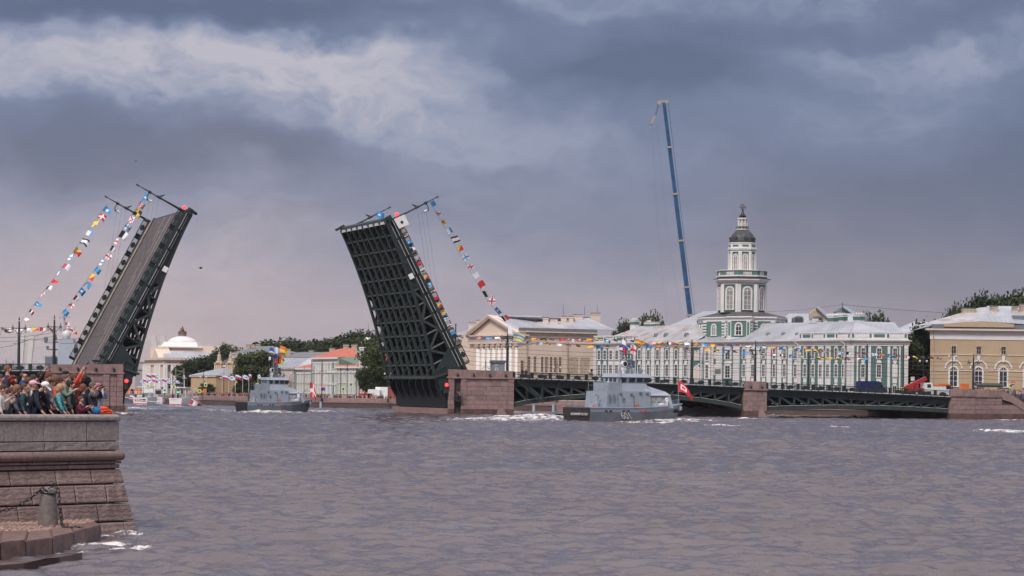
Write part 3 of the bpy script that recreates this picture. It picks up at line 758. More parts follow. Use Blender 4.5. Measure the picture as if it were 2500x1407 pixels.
 q = MB(); q.ball(P(L + .35, -.9 if sign > 0 else -.5, .25), .33, 12); q.obj('signal_light', M['lamp_red'], root, smooth=True)
 # masts standing square to the deck near the tip
 for w in (.9, BW - .9):
  s0 = L - .25
  def Q(h, e=0.0, ww=0.0): return P(s0 + e, -h, w + ww)
  q = MB(); q.tube(Q(-.1), Q(1.2), .3, .24, 10); q.tube(Q(1.2), Q(7.2), .2, .15, 10); q.tube(Q(7.2), Q(9.6), .11, .08, 8); mast = q.obj('lamp_mast', M['bridge_green_light'], root, smooth=True)
  q = MB(); q.ball(Q(9.75), .2, 8); q.ball(Q(9.4), .15, 8); q.tube(Q(6.9), Q(7.4), .26, .26, 10); q.obj('finial', M['iron'], mast)
  q = MB(); q.beam(Q(7.2), Q(7.2, -1.2), .1, .14); q.beam(Q(7.2, -1.15), Q(6.2, -1.5), .09, .09); q.obj('bracket_arm', M['iron'], mast)
  q = MB(); q.tube(Q(6.9, -1.35), Q(6.1, -1.35), .17, .26, 8); q.obj('lantern', M['lamp_glass'], mast)
  q = MB(); q.tube(Q(7.1, -1.35), Q(6.85, -1.35), .1, .3, 8); q.obj('lantern_cap', M['iron'], mast)
  q = MB(); q.beam(Q(5.2), Q(4.6, .9 * (1 if w < 5 else 1)), .12, .18); q.beam(Q(5.6), Q(4.6, .9), .08, .1); q.tube(Q(5.7), Q(4.8), .23, .23, 8); q.obj('wire_bracket', M['iron'], mast)
  for dd in (.3, 1.1, 2.0):                # slack contact wires hang from the mast
   a = Q(5.0 + dd); q = MB(); pts = [a + Vector((sign * .35 * k, 0, -2.3 * k + .0 * k * k)) for k in range(9 if sign > 0 else 8)]
   q.path(pts, .014, 4)
   q.obj('hanging_wire', M['iron'], mast)
 return root, P
leafR, PR = leaf(1, 'raised bridge leaf right of the opening, its braced steel underside facing the gap', 1)
leafL, PL = leaf(-1, 'raised bridge leaf left of the opening, its asphalt roadway tilted to the sky', 1)
# ---- fixed spans
def span(t0, t1, zd0, zd1, zb, label, npan, far=False, xb=None):
 root = empty('bridge_span', bp(t0, 0, 4), label, 'bridge span')
 L = t1 - t0
 zd = lambda f: zd0 + (zd1 - zd0) * f + .10 * math.sin(math.pi * f)
 T = lambda f: t0 + L * f
 M1 = [1 / npan * i for i in range(npan + 1)]
 q = MB(BF)
 for f, f2 in zip(M1[:-1], M1[1:]): q.hexa([(T(f), .3, zd(f) - .5), (T(f2), .3, zd(f2) - .5), (T(f2), BW - .3, zd(f2) - .5), (T(f), BW - .3, zd(f) - .5), (T(f), .3, zd(f) - .02), (T(f2), .3, zd(f2) - .02), (T(f2), BW - .3, zd(f2) - .02), (T(f), BW - .3, zd(f) - .02)])
 q.obj('deck', M['asphalt'], root)
 for w, near in ((.9, 1), (BW - .9, 0), (9, 0), (17, 0), (25, 0)):
  q = MB(BF)
  for f, f2 in zip(M1[:-1], M1[1:]):
   q.beam((T(f), w, zd(f) - 1.05), (T(f2), w, zd(f2) - 1.05), .4, 1.05)
  q.obj('top_chord', M['bridge_green'], root)
  q = MB(BF)
  for f, f2 in zip(M1[:-1], M1[1:]):
   for e in (0, .5):
    fa, fb = f + (f2 - f) * e, f + (f2 - f) * (e + .5)
    q.beam((T(fa), w, zb(fa) + .4), (T(fb), w, zb(fb) + .4), .55, .8)
  q.obj('bottom_chord', M['bridge_green_light' if near else 'bridge_green'], root)
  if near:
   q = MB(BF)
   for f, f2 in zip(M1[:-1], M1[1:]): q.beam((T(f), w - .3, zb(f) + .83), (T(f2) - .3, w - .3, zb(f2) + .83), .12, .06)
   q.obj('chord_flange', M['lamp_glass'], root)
  for i, f in enumerate(M1):
   if near or i % 2 == 0:
    q = MB(BF); q.beam((T(f), w, zb(f) + .6), (T(f), w, zd(f) - 1.4), .45, .38); q.obj('truss_post', M['bridge_green_light' if near else 'bridge_green'], root)
  for i in range(npan):
   f, f2 = M1[i], M1[i + 1]; c = (i + .5) / npan
   if not near and i % 2: continue
   up = c < .5
   mid_ = abs(c - .5) < .5 / npan and npan % 2
   A = (T(f), w, zd(f) - 1.4) if up else (T(f), w, zb(f) + .7)
   B = (T(f2), w, zb(f2) + .7) if up else (T(f2), w, zd(f2) - 1.4)
   q = MB(BF); q.beam(A, B, .36, .4)
   if mid_: q.beam((T(f), w, zb(f) + .7), (T(f2), w, zd(f2) - 1.4), .36, .4)
   q.obj('truss_diagonal', M['bridge_green_light' if near else 'bridge_green'], root)
 for i in range(1, npan):
  f = M1[i]
  q = MB(BF); q.box(T(f) - .12, T(f) + .12, 1.2, BW - 1.2, zd(f) - 1.7, zd(f) - .5); q.box(T(f) - .1, T(f) + .1, 1.2, BW - 1.2, zb(f) + .3, zb(f) + .6); q.obj('cross_girder', M['bridge_dark'], root)
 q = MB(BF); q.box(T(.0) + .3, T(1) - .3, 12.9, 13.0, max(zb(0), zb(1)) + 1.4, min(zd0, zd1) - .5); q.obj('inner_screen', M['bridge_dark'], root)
 # cornice and bright edge strips
 q = MB(BF)
 for f, f2 in zip(M1[:-1], M1[1:]): q.beam((T(f), .05, zd(f) - .12), (T(f2), .05, zd(f2) - .12), .7, .3); q.beam((T(f), .35, zd(f) - .4), (T(f2), .35, zd(f2) - .4), .5, .3)
 q.obj('cornice', M['bridge_green'], root)
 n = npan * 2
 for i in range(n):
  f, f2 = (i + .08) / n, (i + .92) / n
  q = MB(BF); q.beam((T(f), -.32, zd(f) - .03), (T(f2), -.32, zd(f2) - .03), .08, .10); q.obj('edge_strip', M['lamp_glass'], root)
 # railing: one panel between each pair of posts, far side too
 n = max(2, round(L / 3.55))
 for w in (.15, BW - .15):
  for i in range(n):
   a, b = i / n, (i + 1) / n; c = (a + b) / 2; za, zb_, zc = zd(a), zd(b), zd(c)
   q = MB(BF); q.box(T(a) - .28, T(a) + .28, w - .2, w + .2, za, za + 1.2); q.beam((T(a), w, za + 1.14), (T(b), w, zb_ + 1.14), .14, .12); q.beam((T(a), w, za + .16), (T(b), w, zb_ + .16), .1, .1); pr = q.obj('railing_panel', M['bridge_green'], root)
   if w < 5:
    q = MB(BF)
    for j in range(16):
     f = (j + .5) / 16; q.beam((T(a + (b - a) * f), w, za + .16), (T(a + (b - a) * f), w, za + 1.12), .035, .05)
    q.obj('railing_bars', M['bridge_green_light'], pr, kind='stuff')
    q = MB(BF); q.slab([(T(c) + .72 * math.cos(t * math.pi / 6), w - .05, zc + .45 + (.42 if math.sin(t * math.pi / 6) > 0 else .3) * math.sin(t * math.pi / 6)) for t in range(12)], (0, .1, 0)); q.obj('seahorse_shield', M['bridge_green'], pr)
 return root
span1 = span(6.5, 54.4, 7.05, 5.95, lambda f: 1.55 + 2.15 * math.sin(math.pi * min(1, max(0, f))) ** .8, 'fixed steel truss span with arched lower chord behind the nearest grey ship', 16)
span2 = span(59.3, 100.2, 5.65, 4.5, lambda f: 1.35 + .5 * math.sin(math.pi * min(1, max(0, f))) - .1 * f, 'fixed steel truss span between the narrow pier and the right abutment', 13)
# service stairs under the deck beside the main pier
q = MB(BF)
for k in range(12): q.box(7.0 + .45 * k, 7.5 + .45 * k, -.7, -.1, 6.6 - .36 * k, 6.66 - .36 * k)
q.beam((7.0, -.7, 7.4), (12.2, -.7, 3.4), .1, .12); q.beam((7.0, -.7, 6.5), (12.2, -.7, 2.5), .1, .3)
q.box(11.9, 15.2, -.7, -.1, 4.5, 4.6); q.box(11.9, 15.2, -.7, -.1, 2.6, 2.7)
for x in (11.9, 15.2): q.beam((x, -.7, 2.6), (x, -.7, 6.2), .12, .12)
for z in (3.4, 5.4): q.beam((11.9, -.7, z), (15.2, -.7, z), .08, .08)
q.obj('service_stair', M['bridge_green'], span1)
q = MB(BF); q.box(19.5, 21, .2, .35, 3.3, 4.5); q = MB(BF); q.box(24.2, 25.4, .05, .12, 2.9, 3.9); q.obj('white_plate', M['white'], span1)
# left approach span beyond the left pier, half hidden by the people
span3 = span(-122, -80.6, 6.3, 7.3, lambda f: 1.5, 'fixed span leaving the picture behind the spectators', 12)
# ---- right abutment with its staircase
def abutment():
 root = empty('abutment', bp(100.3, 0, 0), 'pink granite abutment at the right end of the bridge with a descending parapet', 'abutment')
 t0 = 100.2; t1 = tb(2382); t2 = tb(2448); t3 = tb(2580)
 c = MB(BF); c.box(t0 + .3, t3, .4, 40, -3, 4.2); c.obj('core', M['joint'], root)
 fr = BF @ Matrix.Translation((t0, 0, 0))
 block_wall(root, fr, t1 - t0, .2, 4.55, .88, 2.6, seed=21)
 block_wall(root, fr @ Matrix.Translation((t1 - t0, .25, 0)), t3 - t1, .2, 3.0, .88, 2.6, seed=22)
 block_wall(root, fr @ Matrix.Translation((t1 - t0, .25, 0)), t2 - t1, 3.0, 4.45, .72, 2.6, seed=23)
 fl = BF @ Matrix.Translation((t0, 0, 0)) @ Matrix.Rotation(rad(90), 4, 'Z') @ Matrix.Diagonal((1, -1, 1, 1))
 block_wall(root, fl, 20, .2, 4.5, .88, 2.4, seed=24)
 s = MB(BF); s.box(t0 - .2, t1, -.25, .3, 4.55, 4.75); s.box(t1, t2, .0, .5, 4.45, 4.63); s.obj('string_course', M['granite_red'], root)
 prof = [(t0, 6.05), (t1, 6.0), (t2, 5.75), (t2 + 2.0, 5.2), (t2 + 5.6, 3.2), (t2 + 7.3, 3.0), (t3, 1.2)]
 k = 0
 for (a, za), (b, zb) in zip(prof[:-1], prof[1:]):
  m_ = max(1, round((b - a) / 2.7))
  for i in range(m_):
   u, v = a + (b - a) * i / m_, a + (b - a) * (i + 1) / m_; zu, zv = za + (zb - za) * i / m_, za + (zb - za) * (i + 1) / m_
   lo = 4.76 if u < t1 - .01 else 4.64
   lu, lv = (lo, lo) if b <= t2 + .01 else (max(.2, zu - 1.5), max(.2, zv - 1.5))
   q = MB(BF); y0 = -.05 if u < t1 - .01 else .18
   q.hexa([(u + .015, y0, lu), (v - .015, y0, lv), (v - .015, y0 + .6, lv), (u + .015, y0 + .6, lu), (u + .015, y0, zu), (v - .015, y0, zv), (v - .015, y0 + .6, zv), (u + .015, y0 + .6, zu)]); q.obj('parapet_slab', M['granite_red'], root)
   if b > t2 + .01:
    q = MB(BF); q.hexa([(u, y0 - .1, lu - .18), (v, y0 - .1, lv - .18), (v, y0 + .5, lv - .18), (u, y0 + .5, lu - .18), (u, y0 - .1, lu - .001), (v, y0 - .1, lv - .001), (v, y0 + .5, lv - .001), (u, y0 + .5, lu - .001)]); q.obj('sloping_course', M['granite_red'], root)
 q = MB(BF); q.box(t2 + 6.5, t3, 3.6, 4.3, 2.8, 5.2); q.obj('inner_parapet', M['granite_red'], root)
 f = MB(BF); f.box(t0 - .5, t3, -.5, .4, -3, .22); f.obj('wet_footing', M['granite_wet'], root)
 g = MB(BF); g.box(t0, 190, 1.2, 60, 1.52, 4.35); g.obj('approach', M['asphalt'], kind='structure')
abutment()
for nm, t, z in (('signal_light', -7.0, 5.6), ('signal_light', -67.1, 5.6)):
 q = MB(BF); q.box(t - .35, t + .35, -.35, .25, z - 1.5, z + .6); q.obj('signal_housing', M['iron'], main_pier if t > -30 else left_pier)
 q = MB(BF); q.ball((t, -.5, z), .33, 12); q.obj('signal_light', M['lamp_red'], main_pier if t > -30 else left_pier, smooth=True)
# ================================================================== BUILDINGS
class Fac:
 def __init__(s, xL, DL, xR, DR):
  s.o = Vector(((xL - HX) * DL / F, DL, 0)); e = Vector(((xR - HX) * DR / F, DR, 0))
  s.a = (e - s.o); s.L = s.a.length; s.a.normalize(); s.M = frame(s.o, s.a); s.n = Vector((-s.a.y, s.a.x, 0))
 def T(s, x, z=12.0, d=0.0):
  o = s.o + s.n * d
  k = (x - HX) / F
  for _ in range(2):
   t = (k * o.y - o.x) / (s.a.x - k * s.a.y)
   D = (o + s.a * t).y
   k = (x - HX - ROLL * (z - CH) * F / D) / F
  return (k * o.y - o.x) / (s.a.x - k * s.a.y)
 def Z(s, x, y, d=0.0):
  u, v = UV(x, y); k = u / F; o = s.o + s.n * d
  t = (k * o.y - o.x) / (s.a.x - k * s.a.y)
  return CH + v * (o + s.a * t).y / F
 def p(s, t, d, z): return s.o + s.a * t + s.n * d + Vector((0, 0, z))
 def px(s, x, y, d=0.0):
  z = s.Z(x, y, d); return s.p(s.T(x, z, d), d, z)
 def at(s, t, d, z): return s.M @ Matrix.Translation((t, d, z))
WIN = {}
def window_mesh(w, h, kind, wall, pane):
 key = (round(w, 1), round(h, 1), kind, wall, pane)
 if key in WIN: return WIN[key]
 w, h = key[0], key[1]; e = .16 * w; q = MB()
 if kind in ('plain', 'ear', 'ped', 'cap'):
  q.box(-w / 2, -w / 2 + e, -.14, .04, 0, h); q.box(w / 2 - e, w / 2, -.14, .04, 0, h); q.box(-w / 2, w / 2, -.14, .04, h - e, h); q.box(-w / 2 - .08, w / 2 + .08, -.2, .04, -.18, 0)
  if kind in ('ear', 'cap'):
   q.prism([(-w * .42, -.16), (w * .42, -.16), (w * .42, .04), (-w * .42, .04)], h, h + .12)
   vs = [(-w * .36, -.14, h + .12), (-w * .2, -.14, h + .3), (w * .2, -.14, h + .3), (w * .36, -.14, h + .12)]
   q.slab(vs, (0, .16, 0))
  if kind == 'ped':
   q.slab([(-w * .62, -.2, h + .15), (w * .62, -.2, h + .15), (0, -.2, h + .75)], (0, .22, 0))
  q.box(-.035, .035, -.06, .04, 0, h - e)
  n = max(1, round((h - e) / .75))
  for i in range(1, n): q.box(-w / 2 + e, w / 2 - e, -.055, .04, (h - e) * i / n - .03, (h - e) * i / n + .03)
  g = MB(); g.box(-w / 2 + e, w / 2 - e, -.025, .03, 0, h - e)
 elif kind == 'arch':
  r = w / 2; hs = h - r; N = 10
  def arc(rr): return [(rr * math.cos(math.pi * i / N), hs + rr * math.sin(math.pi * i / N)) for i in range(N + 1)]
  A, B = arc(r), arc(r - e)
  for (a, b, c, d) in zip(A[:-1], A[1:], B[1:], B[:-1]):
   q.slab([(a[0], -.16, a[1]), (b[0], -.16, b[1]), (c[0], -.16, c[1]), (d[0], -.16, d[1])], (0, .2, 0))
  q.box(-r, -r + e, -.16, .04, 0, hs); q.box(r - e, r, -.16, .04, 0, hs); q.box(-r - .08, r + .08, -.22, .04, -.18, 0)
  q.box(-.05, .05, -.07, .04, 0, hs + r - e)
  q.box(-r + e, r - e, -.075, .04, hs - .06, hs + .06)
  n = max(1, round(hs / 1.3))
  for i in range(1, n): q.box(-r + e, r - e, -.065, .04, hs * i / n - .04, hs * i / n + .04)
  for sg in (-1, 1): q.beam((0, -.03, hs), (sg * (r - e) * .72, -.03, hs + (r - e) * .7), .06, .06)
  g = MB(); g.slab([(-r + e, -.025, 0), (r - e, -.025, 0)] + [(x, -.025, z) for x, z in B], (0, .05, 0))
 WIN[key] = (q.mesh('window', M[wall]), g.mesh('pane', M[pane]))
 return WIN[key]
def window(root, M4, w, h, kind='plain', wall='white_trim', pane='glass'):
 a, b = window_mesh(w, h, kind, wall, pane)
 o = link('window', a, root, M4); p = link('pane', b, o); return o
def walls(root, pts, z0, z1, m, name='wall'):
 q = MB(); q.prism(pts, z0, z1); return q.obj(name, M[m], root)
def chimney(root, p, w, d, h, m='cream_light', cap='roof_grey', fr=None, pots=0):
 q = MB(Matrix.Translation(p) @ (fr or Matrix.Identity(4))); q.box(-w / 2, w / 2, -d / 2, d / 2, -2.2, h); q.box(-w / 2 - .12, w / 2 + .12, -d / 2 - .12, d / 2 + .12, h - .45, h - .2)
 o = q.obj('chimney', M[m], root)
 q = MB(Matrix.Translation(p) @ (fr or Matrix.Identity(4))); q.box(-w / 2 - .15, w / 2 + .15, -d / 2 - .15, d / 2 + .15, h, h + .12)
 for i in range(pots): q.tube((-w / 2 + w * (i + .5) / pots, 0, h + .12), (-w / 2 + w * (i + .5) / pots, 0, h + .55), .12, .12, 6)
 q.obj('chimney_cap', M[cap], o)
def roof_plane(root, pts, m='roof_metal', seam=1.1, name='roof', thick=.12, bars=True):
 a, b, c, d = [Vector(p) for p in pts]; n = (b - a).cross(d - a)
 if n.length < 1e-6: n = (b - a).cross(c - a)
 n.normalize(); n = n if n.z > 0 else -n
 q = MB(); q.slab([a, b, c, d] if (c - d).length > .01 else [a, b, c], -n * thick)
 o = q.obj(name, M[m], root)
 if bars:
  q = MB(); k = int((b - a).length / seam); up = None
  ad = (b - a).normalized(); tl = (d - a).dot(ad); tr = (c - a).dot(ad); L = (b - a).length
  up = (d - a) - ad * tl
  if up.length > .1:
   for i in range(1, k):
    t = L * i / k
    # clip the seam, which runs straight up the slope, to the outline
    lo, hi = 0.0, 1.0
    if tl > 0: hi = min(hi, t / tl)
    elif tl < 0: pass
    if tr < L: hi = min(hi, (L - t) / (L - tr))
    if hi > .08: q.beam(a + ad * t + n * .03, a + ad * t + up * hi + n * .03, .07, .12, up=n)
   q.obj('standing_seams', M[m], o, kind='stuff')
 return o
def oval(q, M4, rx, rz, n=10):
 q.M = M4; q.slab([(rx * math.cos(2 * math.pi * i / n), -.08, rz * math.sin(2 * math.pi * i / n)) for i in range(n)], (0, .1, 0)); q.M = None
# ------------------------------------------------------------------ green and white museum with the tower
def museum():
 f = Fac(1450, 643, 2077, 565); c = Fac(2077.5, 565, 2217, 563)
 root = empty('museum_building', f.p(f.L, 0, 1.5), 'long green and white baroque museum with stepped tower behind the bridge', 'building')
 G0 = 1.5; ZC_, ZE = 17.2, 15.9
 e = c.p(c.L, 0, 0); back = [f.p(0, 17, 0), f.p(f.L - 14, 17, 0)]
 e2 = e + Vector((1.2, 14, 0))
 body = [(p.x, p.y) for p in (f.p(0, 0, 0), f.p(f.L, 0, 0), e, e2, f.p(f.L - 6, 22, 0), f.p(0, 17, 0))]
 walls(root, body, G0 - 1.5, ZC_ - .3, 'teal')
 def strip(fc, x0, x1, z0, z1, d0, m, name, zr=12, parent=None):
  t0, t1 = fc.T(x0, zr), fc.T(x1, zr); q = MB(fc.M); q.box(t0, t1, d0, .05, z0, z1); return q.obj(name, M[m], parent or root)
 # entablature in stepped layers along both fronts
 for fc, L0, L1 in ((f, -.4, f.L + .25), (c, -.25, c.L + .4)):
  q = MB(fc.M); q.box(L0 + .2, L1 - .2, -.12, .4, ZE, 16.35); q.box(L0, L1, -.32, .4, 16.35, 16.55); q.box(L0 + .15, L1 - .15, -.18, .4, 16.55, 16.9); q.box(L0 - .3, L1 + .3, -.75, .4, 16.9, 17.1); q.box(L0 - .4, L1 + .4, -.9, .4, 17.1, ZC_)
  q.obj('entablature', M['white_trim'], root)
  q = MB(fc.M); q.box(L0 + .1, L1 - .1, -.1, .05, 1.5, 5.2); q.obj('plinth', M['white_trim'], root)
 def quoin(fc, x0, x1, z0=5.2, z1=ZE, step=.62):
  t0, t1 = fc.T(x0), fc.T(x1); q = MB(fc.M); q.box(t0, t1, -.08, .03, z0, z1); o = q.obj('quoin_strip', M['white_trim'], root)
  q = MB(fc.M); z = z0 + .05
  while z < z1 - .3: q.box(t0 - .04, t1 + .04, -.2, -.081, z, z + step * .72); z += step
  q.obj('quoin_courses', M['white_trim'], o, kind='stuff')
 def bay(fc, x, w=.0, paired=False, low=True, top='ear', blind=False, kind2='ear', pane='glass'):
  t = fc.T(x, 12); sc = abs(fc.T(x + 4.6, 12) - fc.T(x - 4.6, 12)); w = w or sc
  if paired: strip(fc, x - 6.6, x + 6.6, 5.2, ZE - .1, -.05, 'white_trim', 'panel')
  window(root, fc.at(t, -.05, 13.0), w, 2.45, top, pane='glass')
  if not paired:
   q = MB(); oval(q, fc.at(t, 0, 12.35), w * .42, .38); q.obj('oval_medallion', M['white_trim'], root)
  if blind:
   q = MB(fc.M); q.box(t - w / 2, t + w / 2, -.12, .03, 8.7, 11.7); q.slab([(t - w * .45, -.12, 11.7), (t + w * .45, -.12, 11.7), (t, -.12, 12.1)], (0, .14, 0)); q.obj('blind_window', M['white_trim'], root)
  else:
   window(root, fc.at(t, -.05, 8.75), w, 2.95, kind2, pane=pane)
  if low:
   q = MB(fc.M); q.box(t - w * .42, t + w * .42, -.1, .03, 7.35, 8.35); q.box(t - w * .5, t + w * .5, -.14, .03, 8.4, 8.52); q.obj('apron_panel', M['white_trim'], root)
   window(root, fc.at(t, -.05, 4.7), w, 2.2, 'ear')
 # left pavilion
 quoin(f, 1450, 1456.5); quoin(f, 1547, 1553)
 for x, pr in ((1463.1, 0), (1477.2, 0), (1491.8, 1), (1506.4, 1), (1521.2, 0), (1536.5, 0)): bay(f, x, paired=bool(pr))
 # left wing
 for x in (1561.7, 1583.7, 1606, 1629, 1651.5, 1674.4): bay(f, x)
 for x in (1572.5, 1594.5, 1617.2, 1640, 1663): strip(f, x - 3.9, x + 3.9, 5.2, ZE - .1, -.16, 'white_trim', 'pilaster')
 quoin(f, 1681, 1688)
 # centre
 def niche(x, z0, h, w):
  t = f.T(x); m4 = f.at(t, -.02, z0); q = MB(m4); r = w / 2; N = 8
  q.slab([(-r, -.13, 0), (r, -.13, 0)] + [(r * math.cos(math.pi * i / N), -.13, h - r + r * math.sin(math.pi * i / N)) for i in range(N + 1)], (0, .14, 0)); o = q.obj('niche_frame', M['white_trim'], root)
  q = MB(m4); r *= .72; q.slab([(-r, -.16, .15), (r, -.16, .15)] + [(r * math.cos(math.pi * i / N), -.16, h - .3 - r + r * math.sin(math.pi * i / N)) for i in range(N + 1)], (0, .02, 0)); q.obj('niche_back', M['cream_light'], o)
 niche(1701.5, 12.6, 2.9, 1.9); niche(1701.5, 7.2, 4.3, 2.2)
 quoin(f, 1711, 1717)
 t = f.T(1727); strip(f, 1719.5, 1734.5, 5.2, ZE - .1, -.04, 'white_trim', 'panel'); window(root, f.at(t, -.06, 12.7), 1.5, 2.7, 'arch'); window(root, f.at(t, -.06, 8.2), 1.5, 3.5, 'plain')
 quoin(f, 1737.5, 1742.5); quoin(f, 1749, 1763.5)
 niche(1746, 9.0, 2.6, .7); niche(1746, 13.0, 1.6, .7)
 t = f.T(1777.5); strip(f, 1769, 1786, 8.1, ZE - .1, -.05, 'white_trim', 'panel'); window(root, f.at(t, -.08, 12.9), 2.5, 2.7, 'plain'); window(root, f.at(t, -.08, 8.4), 2.6, 3.3, 'ped')
 q = MB(f.M); t = f.T(1754); q.box(t - 1.1, t + 1.1, -.26, -.2, 9.3, 10.5); q.obj('wall_plaque', M['roof_grey'], root)
 quoin(f, 1791, 1806)
 # right wing
 for x in (1817, 1838.5, 1865, 1891, 1916.3, 1943): bay(f, x)
 for x in (1828, 1852, 1877.5, 1903.6, 1929.5): strip(f, x - 5, x + 5, 5.2, ZE - .1, -.16, 'white_trim', 'pilaster')
 quoin(f, 1949.5, 1956)
 for x, pr in ((1966, 0), (1985.5, 0), (2004, 1), (2021.6, 1), (2042, 0), (2060, 0)): bay(f, x, paired=bool(pr))
 quoin(f, 2068.5, 2077.5); quoin(c, 2077.8, 2085)
 # end front
 for x in (2093.5, 2197): strip(c, x - 1.8, x + 1.8, 5.2, ZE - .1, -.14, 'white_trim', 'pilaster')
 for x in (2123, 2170): strip(c, x - 3.2, x + 3.2, 5.2, ZE - .1, -.16, 'white_trim', 'pilaster')
 bay(c, 2107, w=1.15); bay(c, 2146, w=1.3, kind2='ped'); bay(c, 2185, w=1.2, blind=True); quoin(c, 2206.5, 2217)
 # drainpipes
 for fc, x in ((f, 1686), (f, 1950), (f, 2064), (f, 1553.5)):
  q = MB(fc.M); t = fc.T(x); q.beam((t, -.35, 5.2), (t, -.35, 16.3), .16, .16); q.beam((t, -.35, 16.3), (t - .8, -.8, 17.0), .16, .16); q.obj('drainpipe', M['white_trim'], root)
 # balustrades over the pavilions
 def balustrade(fc, x0, x1, z0=17.25, z1=19.15):
  t0, t1 = fc.T(x0, 18), fc.T(x1, 18); q = MB(fc.M); q.box(t0, t1, -.1, .5, z0, z0 + .3); q.box(t0 - .15, t1 + .15, -.2, .6, z1 - .25, z1); o = q.obj('balustrade', M['white_trim'], root)
  n = max(2, round((t1 - t0) / 4.2)); pw = .9
  for i in range(n + 1):
   t = t0 + (t1 - t0 - pw) * i / n; q = MB(fc.M); q.box(t, t + pw, -.12, .5, z0 + .3, z1 - .25); q.obj('pedestal', M['white_trim'], o)
   q = MB(fc.M); q.box(t + .2, t + pw - .2, -.15, -.121, z0 + .5, z1 - .45); q.obj('green_panel', M['teal'], o)
   if i < n:
    a, b = t + pw, t0 + (t1 - t0 - pw) * (i + 1) / n
    q = MB(fc.M)
    if i % 2 == n % 2 or n < 3:
     q.box(a, b, -.05, .4, z0 + .3, z1 - .25); q.obj('pedestal', M['white_trim'], o); q = MB(fc.M); q.box(a + .3, b - .3, -.09, -.051, z0 + .6, z1 - .55); q.obj('green_panel', M['teal'], o)
    else:
     m_ = 9
     for j in range(m_): u = a + (b - a) * (j + .5) / m_; q.tube((u, .15, z0 + .3), (u, .15, z0 + .9), .1, .16, 6); q.tube((u, .15, z0 + .9), (u, .15, z1 - .25), .16, .08, 6)
     q.obj('balusters', M['white_trim'], o, kind='stuff')
 balustrade(f, 1451, 1553); balustrade(f, 1952, 2077); balustrade(c, 2078, 2216)
 # roofs of the wings
 ZR = 21.8
 def FP(x, d, z): return f.p(f.T(x, z, d), d, z)
 a0, a1 = f.p(-.3, -.6, ZC_ + .05), f.p(f.T(1700), -.6, ZC_ + .05)
 r0, r1 = f.p(9, 8.5, ZR), f.p(f.T(1700), 8.5, ZR)
 roof_plane(root, [a0, a1, r1, r0], 'roof_rusty'); roof_plane(root, [f.p(f.T(1700), 17.5, ZC_), f.p(-.3, 17.5, ZC_), r0, r1], bars=False); roof_plane(root, [f.p(-.3, 17.5, ZC_), a0, r0, r0], bars=False)
 b0, b1 = f.p(f.T(1806), -.6, ZC_ + .05), f.p(f.L, -.3, ZC_ + .05)
 s0, s1 = f.p(f.T(1806), 8.5, ZR), f.p(f.L - 8, 9, ZR)
 roof_plane(root, [b0, b1, s1, s0]); s2 = s1 + Vector((9.5, 3, 0))
 roof_plane(root, [b1, c.p(c.L + .2, -.3, ZC_ + .05), s2, s1]); roof_plane(root, [c.p(c.L + .2, -.3, ZC_), e2 + Vector((0, 0, ZC_)), s2, s2], bars=False); roof_plane(root, [e2 + Vector((0, 0, ZC_)), f.p(f.T(1806), 17.5, ZC_), s0, s2], bars=False)
 roof_plane(root, [f.p(f.T(1700), -.6, ZC_ + .05), f.p(f.T(1806), -.6, ZC_ + .05), f.p(f.T(1806), 5, ZC_ + 1.9), f.p(f.T(1700), 5, ZC_ + 1.9)])
 for x, z in ((1598, 18.9), (1622, 18.9), (1672, 18.9), (1872, 18.6), (1909, 18.6), (1943, 18.5)):
  q = MB(); p = f.p(f.T(x, z, 2.2), 2.2, z - .1); q.slab([p + f.a * -.5, p + f.a * .5, p + Vector((0, 0, .85))], f.n * 1.2); q.obj('dormer', M['roof_blue'], root)
 fr = frame((0, 0, 0), f.a)
 for x, y, w, h, pt, m in ((1549, 784, 1.9, 3.0, 3, 'white_trim'), (1584, 790, 1.9, 3.2, 4, 'tower_green'), (1598, 790, 2.2, 2.2, 0, 'tower_green'), (1990, 787, 2.4, 3.0, 5, 'tower_green'), (2033, 775, 2.0, 3.0, 3, 'tower_green'), (2052, 773, 3.2, 3.0, 5, 'tower_green'), (2097, 772, 2.4, 2.8, 3, 'tower_green')):
  p = f.px(x, y + 6, 9.0) if x < 2000 else W(x, y + 6, 585); chimney(root, p, w, 1.4, .9, 'white_trim', 'white_trim', fr, pt)
  q = MB(Matrix.Translation(p) @ fr); q.box(-w / 2 - .06, w / 2 + .06, -.76, .76, -.35, .42); q.obj('green_band', M['tower_green'], root)
 # rear range with the higher roof
 q = MB(f.M); t0, t1 = f.T(1640, 22, 20), f.T(1720, 22, 20); q.box(t0 + 1, t1, 17.6, 34, 1.5, 21.5); q.obj('rear_wall', M['cream_light'], root)
 A, B = f.p(t0, 17, 21.5), f.p(t1 + 2, 17, 21.5); C_, D_ = f.p(t1 + 2, 25, 26.0), f.p(t0 + 7, 25, 26.0)
 roof_plane(root, [A, B, C_, D_]); roof_plane(root, [f.p(t0, 34, 21.5), A, D_, D_], bars=False); roof_plane(root, [f.p(t1 + 2, 34, 21.5), f.p(t0, 34, 21.5), D_, C_], bars=False)
 # pavilion under the tower and the tower tiers
 tc_ = W(1810, 790, 612); cx, cy = tc_.x, tc_.y
 def ring(r, n=8, a=None):
  a = rad(22.5 + 8.8 - 90 - 45) if a is None else a
  return [(cx + r * math.cos(a + 2 * math.pi * i / n), cy + r * math.sin(a + 2 * math.pi * i / n)) for i in range(n)]
 def W_(x, D): return ((x - HX) * D / F, D)
 base = [W_(1704, 622), W_(1716, 612), W_(1768, 606), W_(1773, 602), W_(1832, 598), W_(1837, 602), W_(1890, 602), W_(1915, 612), W_(1915, 640), W_(1704, 640)]
